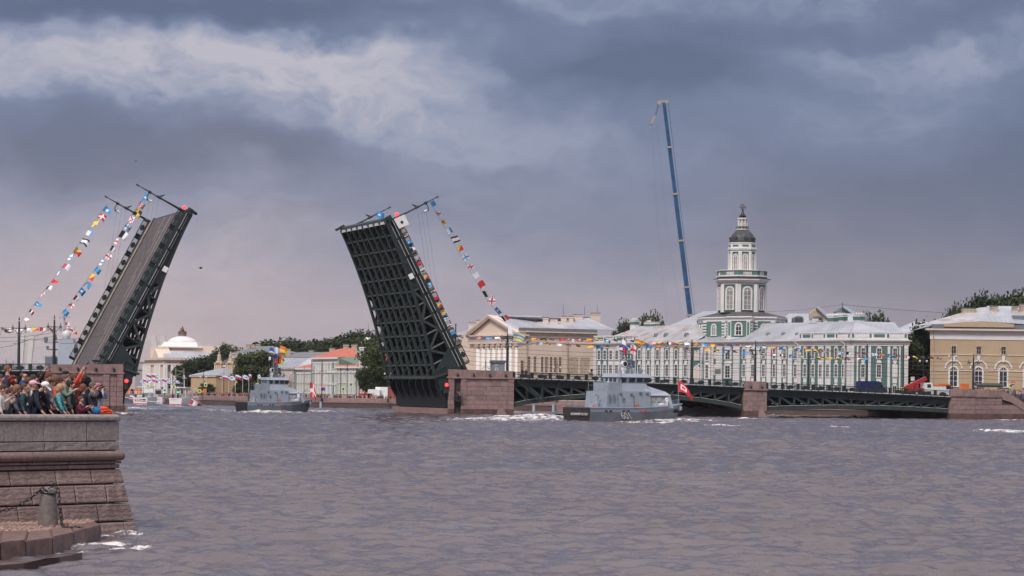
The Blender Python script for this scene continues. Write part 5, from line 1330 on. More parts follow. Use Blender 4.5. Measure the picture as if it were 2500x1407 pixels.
# ------------------------------------------------------------------ domed academy far down the quay
def academy():
 f = Fac(352, 1030, 398, 1000); g = Fac(398, 1000, 545, 1012)
 root = empty('academy_building', f.p(f.L, 0, 1.5), 'distant cream academy with white columns, low white dome and bronze group', 'building')
 z1 = f.Z(380, 874)
 walls(root, [(p.x, p.y) for p in (f.p(0, 0, 0), f.p(f.L, 0, 0), g.p(g.L, 0, 0), g.p(g.L, 30, 0), f.p(0, 45, 0))], 0, z1, 'cream')
 for fc in (f, g):
  q = MB(fc.M); q.box(-.5, fc.L + .5, -1.2, .2, z1 - .9, z1); q.box(-.2, fc.L + .2, -.5, .2, z1 - 3, z1 - 2.2); q.obj('cornice', M['cream_light'], root)
 for x in (354, 359, 364, 369, 382, 387.5, 393):
  t = f.T(x, 10); q = MB(f.M); q.tube((t, -.5, 1.5), (t, -.5, z1 - 3), .72, .6, 8); q.obj('column', M['white_trim'], root)
 for x in (401, 405, 420, 425):
  t = g.T(x, 10); q = MB(g.M); q.tube((t, -.5, 1.5), (t, -.5, z1 - 3), .75, .65, 8); q.obj('column', M['white_trim'], root)
 for x in (411, 431, 440, 450, 460):
  window(root, g.at(g.T(x, 8), -.1, 10.5), 2.4, 4, 'plain', 'cream_light'); window(root, g.at(g.T(x, 8), -.1, 3.5), 2.6, 5, 'arch', 'cream_light')
 # upper works
 q = MB(); a = W(378, 862, 1010); q.slab([f.p(f.T(376, 18), -1, z1), f.p(f.T(393, 18), -1, z1), f.p(f.T(384, 18), -1, z1 + 3.6)], f.n * 6); q.obj('pediment', M['cream'], root)
 dc = W(445, 850, 1028)
 q = MB(); q.box(dc.x - 9, dc.x + 22, dc.y - 8, dc.y + 14, z1 - 1, z1 + 5.3); q.obj('attic_block', M['cream'], root)
 q = MB(); q.box(dc.x - 11.5, dc.x - 4, dc.y - 12, dc.y - 5, z1, z1 + 4.6); q.obj('attic_block', M['cream'], root)
 zz = lambda y: 5 + (HY + ROLL * (445 - HX) - y) * 1028 / F
 q = MB(); q.prism([(dc.x - 9.2, dc.y - 9), (dc.x + 9.5, dc.y - 9), (dc.x + 9.5, dc.y + 9), (dc.x - 9.2, dc.y + 9)], zz(850), zz(848.5)); q.add([(dc.x - 7.8, dc.y - 9, zz(848)), (dc.x + 7.8, dc.y - 9, zz(848)), (dc.x + 7.8, dc.y + 9, zz(848)), (dc.x - 7.8, dc.y + 9, zz(848)), (dc.x - 6.6, dc.y - 7, zz(836)), (dc.x + 6.9, dc.y - 7, zz(836)), (dc.x + 6.9, dc.y + 7, zz(836)), (dc.x - 6.6, dc.y + 7, zz(836))], [(0, 1, 5, 4), (1, 2, 6, 5), (2, 3, 7, 6), (3, 0, 4, 7), (4, 5, 6, 7)]); q.obj('drum', M['white_trim'], root)
 q = MB(); q.lathe(dc.x, dc.y, [(6.2, zz(837)), (6.1, zz(834)), (5.4, zz(830)), (4.0, zz(825.5)), (2.0, zz(822)), (1.6, zz(821))], 20); q.obj('dome', M['white_trim'], root, smooth=True)
 q = MB(); q.lathe(dc.x, dc.y, [(1.9, zz(822)), (1.7, zz(818)), (1.75, zz(817.5))], 12); q.obj('dome_pedestal', M['roof_grey'], root)
 q = MB(); q.lathe(dc.x, dc.y, [(1.5, zz(817.5)), (1.0, zz(813)), (.75, zz(809)), (.8, zz(806)), (.5, zz(802)), (.25, zz(800)), (.32, zz(798.3)), (.1, zz(797))], 8)
 for e in (-1, 1): q.ball((dc.x + e * 1.1, dc.y, zz(813)), .75, 8, 1, 1, 1.2); q.ball((dc.x + e * 1.15, dc.y, zz(809.5)), .3, 6)
 q.beam((dc.x, dc.y, zz(804)), (dc.x - 1.1, dc.y, zz(803)), .3, .3); q.obj('bronze_group', M['bronze'], root)
 roof_plane(root, [g.p(0, -1, z1 + .05), g.p(g.L, -1, z1 + .05), g.p(g.L, 12, z1 + 3), g.p(4, 12, z1 + 3)], 'roof_metal', bars=False)
 q = MB(); p = W(505, 851, 1030); q.box(p.x - 6, p.x + 7, p.y, p.y + 12, z1, z1 + 4.6); q.obj('rear_attic', M['cream'], root)
academy()
# ------------------------------------------------------------------ roofs and gables that look over the museum
simple_house('dormer_house', 1900, 640, 2090, 630, 792, 'grey mansard roofs with arched dormers behind the museum', 'roof_blue', 'roof_metal', 766, (.0, .98), 14)
def back_gables():
 root = empty('gable_house', W(1995, 800, 640), 'weathered yellow gable wall with a metal roof behind the museum', 'building')
 q = MB(); q.slab([W(1978, 800, 636), W(2020, 800, 636), W(2018, 775, 636), W(1994, 752, 636), W(1978, 765, 636)], (0, 3, 0)); q.obj('gable_wall', M['brick_pale'], root)
 roof_plane(root, [W(2020, 775, 635), W(2028, 772, 650), W(2000, 748, 650), W(1991, 749, 635)], 'roof_metal', bars=False)
 for x0, x1, yt in ((1938, 1962, 772), (1985, 2010, 772)):
  q = MB(); m = (x0 + x1) / 2; N = 8; pts = [W(x0, 795, 622), W(x1, 795, 622)] + [W(m + (x1 - x0) / 2 * math.cos(math.pi * i / N), yt + 6 - 6 * math.sin(math.pi * i / N), 622) for i in range(N + 1)]
  q.slab(pts, (0, 5, 0)); o = q.obj('arched_dormer', M['roof_blue'], root); q = MB(); q.slab([W(x0 + 3, 793, 621.9), W(x1 - 3, 793, 621.9), W(x1 - 3, yt + 4, 621.9), W(x0 + 3, yt + 4, 621.9)], (0, .05, 0)); q.obj('dormer_opening', M['roof_dark'], o)
 root = empty('slate_gable_house', W(2075, 800, 650), 'blue grey pointed roof with a mast and wires behind the museum', 'building')
 q = MB(); q.slab([W(2043, 790, 650), W(2095, 790, 650), W(2088, 772, 650), W(2056, 750, 650), W(2044, 760, 650)], (0, 8, 0)); q.obj('gable_wall', M['roof_blue'], root)
 roof_plane(root, [W(2092, 772, 649), W(2102, 772, 664), W(2066, 748, 664), W(2056, 749, 649)], 'roof_metal', bars=False)
 q = MB(); a = W(2057, 775, 648); q.tube(a, W(2057, 738, 648), .12, .08, 6); q.path([W(2057, 744, 648), W(1960, 757, 646), W(1865, 762, 640)], .035, 4); q.path([W(2057, 744, 648), W(2200, 757, 640), W(2330, 766, 600)], .04, 4); q.obj('wire_mast', M['iron'], root)
back_gables()
simple_house('white_roof_house', 2185, 640, 2345, 640, 812, 'low building with a long white roof between the museum and the yellow building', 'cream_light', 'roof_metal', 786, (.35, .98), 16)
# ------------------------------------------------------------------ far skyline and the cable-stayed bridge
ORD = 'first second third fourth fifth sixth seventh eighth ninth tenth eleventh twelfth thirteenth fourteenth fifteenth sixteenth seventeenth eighteenth nineteenth twentieth'.split()
def ordl(i, s): return '%s, %s from the left' % (s, ORD[i] if i < 20 else 'twenty-' + ORD[i - 20])
def skyline():
 r = random.Random(3)
 i = 0; x = -60
 while x < 345:
  w = r.uniform(10, 26); yt = r.uniform(890, 903) if x > 150 else r.uniform(893, 904); D = r.uniform(1600, 2000)
  a = W(x, 940, D); b = W(x + w, 940, D); zt = W(x, yt, D).z
  q = MB(); q.box(a.x, b.x, D, D + 30, 0, zt)
  if r.random() < .6: q.box(a.x + 1, a.x + 4, D + 4, D + 9, zt, zt + 2.5)
  o = q.top('harbour_block', M['skyline'], ordl(i, 'pale distant block on the far shore') , 'building', group='distant blocks on the far shore')
  g = MB(); n = int((b.x - a.x) / 7)
  for j in range(n):
   for k in range(1, 3): g.box(a.x + 2 + j * 7, a.x + 5 + j * 7, D - .15, D, zt * k / 3 + .5, zt * k / 3 + 3)
  if n: g.obj('window_rows', M['roof_grey'], o, kind='stuff')
  x += w * r.uniform(.8, 1.25); i += 1
 for j_, (x0, x1, yt, D) in enumerate(((335, 356, 885, 1250), (318, 340, 896, 1400), (300, 322, 892, 1500), (330, 350, 903, 1150))):
  a = W(x0, 950, D); b = W(x1, 950, D); q = MB(); zt = W(x0, yt, D).z; q.box(a.x, b.x, D, D + 25, 0, zt); q.box(a.x - .4, b.x + .4, D - .4, D + 25, zt, zt + .5); q.top('embankment_house', M['skyline'], ('pale distant house touching the academy columns', 'pale distant house second from the academy', 'pale distant house hidden most by the left leaf', 'lower nearer pale house left of the academy')[j_], 'building', group='distant houses left of the academy')
 # cable-stayed bridge: two pairs of pylons
 root = empty('cable_bridge', W(80, 940, 3600), 'far white cable-stayed bridge seen in haze at the left', 'bridge')
 D = 3600; dk = W(0, 908, D).z
 q = MB(); a = W(-300, 905, D); b = W(520, 915, D); q.beam((a.x, D, dk), (b.x, D, dk), 14, 3); q.obj('deck', M['pylon'], root)
 for xt, xb, yt, yb in ((55, 47, 818, 915), (78, 66, 822, 915), (373, 386, 820, 865), (397, 404, 821, 865)):
  q = MB(); p, c = W(xt, yt, D), W(xb, yb + 20, D); q.beam(p, c, 5, 7 if xt < 100 else 8); q.obj('pylon', M['pylon'], root)
 for xt, yt, sg in ((50, 822, -1), (78, 826, 1), (375, 824, -1), (378, 825, 1), (53, 824, 1)):
  for k in range(11):
   q = MB(); A = W(xt, yt + k * 3.2, D); B = W(xt + sg * (170 - k * 14), 908, D); q.tube(A, B, .38, .38, 4); q.obj('stay_cable', M['pylon'], root)
 for j_, (x, y) in enumerate(((15, 878), (32, 880), (285, 880))):
  D = 1900; q = MB(); a = W(x, 925, D); q.tube(a, W(x, y, D), .7, .5, 6); q.top('harbour_chimney', M['skyline'], ('thin pale chimney at the left edge of the far shore', 'thin pale chimney just left of the first lamp', 'thin pale chimney behind the left leaf')[j_], 'chimney', group='chimneys on the far shore')
skyline()
# little domed church top behind the trees
def church():
 p = W(899, 830, 1000); root = empty('church_dome', Vector((p.x, p.y, 1.5)), 'small dark cupola with a gilded cross behind the trees', 'church')
 q = MB(); q.lathe(p.x, p.y, [(3.4, 1.5), (3.4, 22), (3.0, 23.8), (1.6, 24.9), (.8, 25.3)], 14); q.obj('drum', M['white_trim'], root)
 q = MB(); q.lathe(p.x, p.y, [(.8, 25.2), (.7, 26.4), (1.0, 27), (.9, 27.6), (.35, 28.3), (.1, 28.9)], 10); q.obj('cupola', M['dome_dark'], root)
 q = MB(); q.beam((p.x, p.y, 28.8), (p.x, p.y, 30.4), .14, .14); q.beam((p.x - .4, p.y, 29.9), (p.x + .4, p.y, 29.9), .12, .12); q.obj('cross', M['gold'], root)
church()
# ------------------------------------------------------------------ telescopic crane
def crane():
 D = 700.0; root = empty('crane', W(1687, 940, D), 'tall blue telescopic crane boom rising behind the museum roof', 'crane')
 P0, P1 = W(1701, 900, D), W(1621, 252, D)
 d = P1 - P0; cuts = [0, .02, .20, .355, .50, .66, .815, 1.0]
 ys = [900, 770, 701.5, 588, 474, 360, 252]; wds = [1.35, 1.3, 1.22, 1.12, 1.02, .94, .84]
 pts = [P0] + [P0 + d * ((900 - y) / 648.0) for y in ys[1:]]
 for i in range(len(pts) - 1):
  q = MB(); q.beam(pts[i], pts[i + 1], wds[i], wds[i] * 1.1, up=(0, 1, 0)); s = q.obj('boom_section', M['crane_blue'], root)
  if i: q = MB(); e = d.normalized() * .3; q.beam(pts[i] - e, pts[i] + e * .8, wds[i] + .7, wds[i] + .7, up=(0, 1, 0)); q.obj('collar', M['crane_cream'], s)
  q = MB()
  for k in range(4): c = pts[i] + (pts[i + 1] - pts[i]) * ((k + .5) / 4); e = d.normalized() * .25; q.beam(c - e + Vector((.1, -wds[i] * .5 - .02, 0)), c + e + Vector((.1, -wds[i] * .5 - .02, 0)), .25, .08)
  q.obj('boom_marks', M['black'], s)
 q = MB(); q.beam(P1 + Vector((-1.7, 0, .3)), P1 + Vector((1.2, 0, .5)), .9, .7); q.tube(P1 + Vector((-1.3, -.5, 0)), P1 + Vector((-1.3, .5, 0)), .6, .6, 12); q.tube(P1 + Vector((.5, -.5, .2)), P1 + Vector((.5, .5, .2)), .55, .55, 12); q.obj('boom_head', M['crane_cream'], root)
 H0, H1 = W(1599, 283, D), W(1590, 303, D)
 q = MB(); q.path([P1 + Vector((-1.6, 0, -.1)), H0], .05, 4); q.path([P1 + Vector((-1.2, 0, -.1)), H0 + Vector((.3, 0, 0))], .05, 4); q.path([P1 + Vector((1.2, 0, 0)), pts[3] + Vector((1.0, 0, 0)), pts[1] + Vector((1.3, 0, 0))], .05, 4); q.obj('hoist_rope', M['iron'], root)
 q = MB(); q.beam(H0, H1, .8, .6); q.beam(H1 + Vector((-.7, 0, .1)), H1 + Vector((.6, 0, .3)), .5, .3); q.path([H1, H1 + Vector((-.2, 0, -.8)), H1 + Vector((.4, 0, -1.1))], .12, 6); q.obj('hook_block', M['crane_cream'], root)
 for xa, xb, yb in ((1592, 1627, 770), (1603, 1662, 770)):
  q = MB(); q.path([W(xa, 300, D), W((xa + xb) / 2 - 6, 540, D), W(xb, yb, D), W(xb + 4, 900, D)], .012, 4); q.obj('guy_rope', M['iron'], root)
crane()
# ------------------------------------------------------------------ trees
def tree_proto(seed, wide=1.0, n=5200, m='leaves', dome=False):
 r = random.Random(seed); rs = np.random.RandomState(seed)
 # lobes of the crown: unit crown about 1 high, 1 wide
 lobes = []
 for i in range(26):
  t = r.random(); z = .30 + .62 * t; rr = .40 * wide * math.sin(math.pi * min(1, max(.12, (z - .16) / .92))) ** .7
  if dome: z = .45 + .42 * t; rr = .40 * math.sqrt(max(.05, 1 - ((z - .45) / .47) ** 2))
  a = r.uniform(0, 6.28); k = rr * math.sqrt(r.random()) * 1.0
  lobes.append((k * math.cos(a), k * math.sin(a), z, r.uniform(.10, .19)))
 L = np.array(lobes); idx = rs.randint(0, len(L), n); dirs = rs.normal(size=(n, 3)); dirs /= np.linalg.norm(dirs, axis=1)[:, None]
 rad_ = L[idx, 3] * (rs.rand(n) ** .35) * (1 + .25 * rs.normal(size=n))
 C = L[idx, :3] + dirs * rad_[:, None] * np.array([1.15, 1.15, .85])
 s = .016 + .016 * rs.rand(n)
 nn = dirs * .6 + rs.normal(size=(n, 3)) * .6; nn /= np.linalg.norm(nn, axis=1)[:, None]
 t1 = np.cross(nn, rs.normal(size=(n, 3))); t1 /= np.linalg.norm(t1, axis=1)[:, None]; t2 = np.cross(nn, t1)
 V = np.stack([C - t1 * s[:, None] * 1.3, C - t2 * s[:, None] * .8, C + t1 * s[:, None] * 1.3, C + t2 * s[:, None] * .8], 1).reshape(-1, 3)
 me = bpy.data.meshes.new('crown'); me.from_pydata(V.tolist(), [], (np.arange(n * 4).reshape(-1, 4)).tolist()); me.materials.append(M[m])
 tone = np.repeat(rs.rand(len(L))[idx] * .6 + rs.rand(n) * .4, 4)
 at = me.attributes.new('tone', 'FLOAT', 'POINT'); at.data.foreach_set('value', tone)
 q = MB(); q.tube((0, 0, -.02), (.01, 0, .22), .035, .026, 8); q.tube((.01, 0, .22), (0, .01, .62), .026, .01, 7)
 for i in range(7):
  l = lobes[i * 3]; q.tube((.005, 0, .2 + .05 * i), (l[0] * .85, l[1] * .85, l[2]), .014, .004, 5)
 return me, q.mesh('trunk', M['bark'])
PROTO = [tree_proto(11), tree_proto(12, 1.25), tree_proto(13, .8), tree_proto(14, 1.1, m='leaves_dark'), tree_proto(15, 1.35, m='leaves_dark'), tree_proto(16, dome=True), tree_proto(17, n=6000, m='leaves_dark', dome=True)]
def tree(x, ytop, D, w, label, pi=0, group=None, base=1.5, name='tree'):
 zt = W(x, ytop, D).z; h = (zt - base); p = W(x, 930, D); p.z = base
 o = empty(name, p, label, 'tree', group)
 me, tr = PROTO[pi]; k = h / (.95 if pi > 4 else 1.02)
 rz = R.uniform(0, 6.28)
 S = Matrix.Rotation(rz, 4, 'Z') @ Matrix.Diagonal((w, w, k, 1))
 link('crown', me, o, S, world=False); link('trunk', tr, o, S, world=False)
 return o
tree(918, 840, 640, 11.5, 'big full green tree in front of the red and white house', 0)
tree(905, 858, 636, 7.5, 'bushy tree leaning left of the big tree by the red and white house', 1)
for x, y, D, w, l, p in ((470, 876, 850, 13, 'dark tree screening the right part of the academy', 3), (505, 868, 860, 12, 'dark tree right of the academy columns', 4), (445, 882, 840, 9, 'smaller dark tree beside the scaffold tower', 3),
  (572, 850, 1000, 20, 'tree behind the gatehouse with a rounded top', 4), (620, 858, 770, 13, 'large green tree right of the gatehouse', 0), (600, 862, 775, 9, 'green tree against the gatehouse wall', 3), (655, 868, 772, 11, 'tree behind the mast of the second ship', 0),
  (540, 842, 1010, 12, 'low tree crown above the gatehouse roof', 3)):
 tree(x, y, D, w, l, p)
for i, (x, y, w) in enumerate(((690, 834, 22), (712, 838, 18), (738, 848, 18), (762, 842, 20), (786, 838, 20), (808, 832, 20), (832, 834, 20), (855, 828, 18), (873, 818, 17), (892, 820, 19), (915, 824, 18))):
 tree(x, y - 3, 1000 + 15 * (i % 3), w * 1.35, ordl(i, 'green tree in the belt of crowns above the palace roofs'), (5, 6, 5, 6, 5)[i % 5], 'belt of trees above the palace roofs')
tree(1590, 768, 720, 10, 'round green tree top between the chimneys left of the tower', 5); tree(1515, 792, 740, 9, 'small tree top beside the low white roof', 6)
tree(2128, 772, 640, 13, 'tree top right of the museum chimneys', 5); tree(2105, 772, 644, 6, 'loose tree crown touching the museum chimney', 0); tree(2152, 790, 640, 7, 'lower tree crown behind the museum balustrade', 3)
tree(2243, 790, 575, 11, 'dark tree filling the gap beside the yellow building', 3); tree(2234, 825, 570, 10, 'dark lower tree in the gap beside the museum corner', 4); tree(2254, 845, 572, 10, 'dark shrub like tree against the yellow building wall', 3); tree(2262, 796, 580, 9, 'dark narrow tree next to the yellow cornice', 2)
for i, (x, y, w) in enumerate(((2325, 758, 6), (2345, 748, 7), (2395, 730, 9), (2430, 738, 8), (2470, 724, 11), (2500, 728, 11), (2530, 722, 12))):
 tree(x, y, 600, w * 1.45, ordl(i, 'dark tree crown behind the yellow building roof'), (6, 5, 6)[i % 3], 'trees behind the yellow building')
tree(508, 937, 790, 5.5, 'clipped round bush on the quay beside the lodge', 4, name='round_bush', base=1.5); tree(585, 936, 785, 6.5, 'clipped green bush before the gatehouse', 1, name='round_bush'); tree(622, 945, 770, 6, 'low bush right of the clipped bush', 1, name='round_bush')
# ================================================================== FOREGROUND QUAY
QA = Wz(290, 1101, 2.72)                      # right end of the wall face at the moulding
QB = Wz(-140, 1101, 2.72)
# line of the wall face on the ground plan, 49 degrees to the picture
qdir = Vector((-3.3, -3.8, 0)).normalized()   # towards the left and nearer
Q0 = Vector((-13.35, 84.0, 0))
QM = frame(Q0, -qdir)                          # x to the right (end at 0), y into the wall
def quay():
 root = empty('quay_wall', Q0 + qdir * 2, 'weathered granite river wall with chiselled blocks in the left foreground', 'quay wall')
 fm = QM
 def tq(x, z, d=0.0):
  k0 = (x - HX) / F; o = fm @ Vector((0, d, 0)); a = -qdir; D = 84.0; t = 0
  for _ in range(4):
   k = k0 - ROLL * (z - CH) / D; t = (k * o.y - o.x) / (a.x - k * a.y); D = (o + a * t).y
  return t
 Lw = -9.0
 ends = Matrix.Identity(4)
 c = MB(fm); c.hexa([(Lw, .25, -2), (.35, .25, -2), (.6, 8, -2), (Lw, 8, -2), (Lw, .2, 2.0), (-.2, .2, 2.0), (-.2, 8, 2.0), (Lw, 8, 2.0)]); c.box(Lw, -.12, .12, .6, 2.0, 3.749); c.box(Lw, -.12, .6, 8, 2.0, 2.98); c.obj('core', M['joint'], root)
 p = MB(fm); p.box(Lw, -.75, .61, 8, 2.985, 3.03); p.obj('quay_paving', M['granite_pink'], root)
 def stone(x0, x1, z0, z1, y0, y1, m, name='stone_block', cx=.035, lean=0.0, end=False, rough=0):
  q = MB(fm); g = .014
  a, b = x0 + g, x1 - (0 if end else g); zz0, zz1 = z0 + g, z1 - g
  n = 5; r = random.Random(int(x0 * 97 + z0 * 31))
  xs = [a, a + cx] + [a + (b - a) * i / n for i in range(1, n)] + [b - cx, b]
  zs = [zz0, zz0 + cx, (zz0 + zz1) / 2, zz1 - cx, zz1]
  vs = []
  for k, z in enumerate(zs):
   ly = lean * (1 - (z - z0) / (z1 - z0))
   for i, x in enumerate(xs):
    edge = (k in (0, 4)) or (i in (0, len(xs) - 1))
    xe = x + ((.55 * ly) if end and i >= len(xs) - 2 else 0) - (.05 if end and i == len(xs) - 1 and k in (0, 4) else 0)
    vs.append((xe, y0 - ly + (cx * 1.1 if edge else r.uniform(-.012, .012)), z + (0 if k in (0, 4) else r.uniform(-.004, .004))))
  nx = len(xs); fs = [(k * nx + i, k * nx + i + 1, (k + 1) * nx + i + 1, (k + 1) * nx + i) for k in range(4) for i in range(nx - 1)]
  o = len(vs)
  vs += [(x0 + g, y1, zz0), (b + (.3 * lean if end else 0), y1, zz0), (b, y1, zz1), (x0 + g, y1, zz1)]
  fs += [tuple(range(nx)) + (o + 1, o), tuple(range(4 * nx, 5 * nx)) + (o + 2, o + 3), tuple(k * nx for k in range(5)) + (o + 3, o), tuple(k * nx + nx - 1 for k in range(5)) + (o + 2, o + 1), (o, o + 1, o + 2, o + 3)]
  q.add(vs, fs)
  return q.obj(name, M[m], root)
 # parapet: tall panels with a groove, rounded coping above
 cuts = [Lw, tq(-110, 3.3), tq(108, 3.3), tq(212, 3.3), -.06]
 for a, b in zip(cuts[:-1], cuts[1:]):
  stone(a, b, 3.06, 3.745, 0, .12, 'granite_grey', 'parapet_panel', .012); stone(a, b, 2.75, 3.055, -.022, .12, 'granite_grey', 'parapet_base', .012)
  q = MB(fm); prof = [(.62, 3.75), (-.03, 3.75), (-.065, 3.79), (-.07, 3.87), (-.04, 3.93), (.03, 3.962), (.55, 3.965), (.62, 3.93)]
  g = .012; bb = b - g
  n = len(prof); last = abs(b + .06) < 1e-6
  vs = [(a + g, y, z) for y, z in prof] + [((bb - .06) if last else bb, y, z) for y, z in prof]
  fs = [tuple(range(n))[::-1], tuple(range(n, 2 * n))] + [(i, (i + 1) % n, n + (i + 1) % n, n + i) for i in range(n)]
  if last:
   e = [(bb + .02, y * .9 + .02, 3.75 + (z - 3.75) * .72) for y, z in prof]; o = 2 * n
   vs += e; fs = [fs[0]] + fs[2:] + [(n + i, n + (i + 1) % n, o + (i + 1) % n, o + i) for i in range(n)] + [tuple(range(o, o + n))]
  q.add(vs, fs); q.obj('coping_stone', M['granite_grey'], root, smooth=False)
 # half-round moulding
 cuts = [Lw, tq(-200, 2.6), tq(74, 2.6), .13]
 for a, b in zip(cuts[:-1], cuts[1:]):
  q = MB(fm); N = 10; prof = [(-.0 - .16 * math.sin(math.pi * i / N), 2.40 + .33 * (i / N) if False else 2.565 - .165 * math.cos(math.pi * i / N)) for i in range(N + 1)] + [(.3, 2.73), (.3, 2.40)]
  n = len(prof); last = b > .1
  g = .012
  def ring_(x, k=1.0): return [(x, y if k == 1 else .1 + (y - .1) * k, 2.565 + (z - 2.565) * k) for y, z in prof]
  rings = [ring_(a + g), ring_(b - g - (.12 if last else 0))]
  if last: rings += [ring_(b - .05, .93), ring_(b, .72)]
  vs = [p for r_ in rings for p in r_]; fs = [tuple(range(n))[::-1], tuple(range((len(rings) - 1) * n, len(rings) * n))]
  for k in range(len(rings) - 1): fs += [(k * n + i, k * n + (i + 1) % n, (k + 1) * n + (i + 1) % n, (k + 1) * n + i) for i in range(n)]
  q.add(vs, fs); q.obj('moulding_stone', M['granite_pink'], root, smooth=False)
 for z0, z1, y0, xe in ((2.285, 2.395, -.035, .02), (2.125, 2.28, .0, -.03)):
  cs = [Lw, tq(-260, z0), tq(66, z0), tq(165, z0), xe]
  for a, b in zip(cs[:-1], cs[1:]): stone(a, b, z0, z1, y0, .3, 'granite_pink', 'fillet_stone', .016, end=(b == xe))
 # battered courses of chiselled blocks
 rows = [(1.615, 2.105, [-240, 22, 134, 221], 0.0), (.975, 1.60, [-300, -90, 75, 181, 257], .14), (.345, .96, [-210, 42, 150, 236], .30), (-.25, .33, [-260, 120, 245, 302], .47)]
 for z0, z1, xs, base in rows:
  cs = [Lw] + [tq(x, (z0 + z1) / 2, -base) for x in xs] + [.02 + base * .55]
  lean = .14 if z1 > 1.7 else .16
  for i, (a, b) in enumerate(zip(cs[:-1], cs[1:])): stone(a, b, z0, z1, -base, .3, 'chiselled', 'stone_block', .04, lean, end=(i == len(cs) - 2))
 return tq
m = bpy.data.materials.new('chiselled_granite'); m.use_nodes = True; t = NT(m.node_tree); b = m.node_tree.nodes['Principled BSDF']
geo = t.n('ShaderNodeNewGeometry').outputs['Position']; oi = t.n('ShaderNodeObjectInfo').outputs['Random']
base = t.ramp(t.noise(geo, 5.0, 6.0, .65), [(.25, (.145, .098, .085)), (.5, (.225, .155, .138)), (.75, (.29, .205, .185))])
k = t.m('ADD', .84, t.m('MULTIPLY', oi, .3)); base = t.mix(1.0, base, t.xyz(k, k, k), 'MULTIPLY')
base = t.mix(t.m('MULTIPLY', t.ramp(t.noise(t.vm('MULTIPLY', geo, (1, 1, .25)), 1.8, 5.0), [(.5, 0.), (.7, 1.)]), .5), base, (.075, .052, .045, 1))
t.put(b.inputs['Base Color'], base); b.inputs['Roughness'].default_value = .8
wv = t.n('ShaderNodeTexWave', wave_type='BANDS', bands_direction='Z'); t.put(wv.inputs['Vector'], geo); wv.inputs['Scale'].default_value = 1.9; wv.inputs['Distortion'].default_value = 5.5; wv.inputs['Detail'].default_value = 2; wv.inputs['Detail Scale'].default_value = 3.2
bn = t.n('ShaderNodeBump'); bn.inputs['Strength'].default_value = .55; bn.inputs['Distance'].default_value = .022
t.put(bn.inputs['Height'], t.m('ADD', wv.outputs['Fac'], t.m('MULTIPLY', t.noise(geo, 30.0, 4.0), .8))); t.nt.links.new(bn.outputs[0], b.inputs['Normal']); M['chiselled'] = m
TQ = quay()
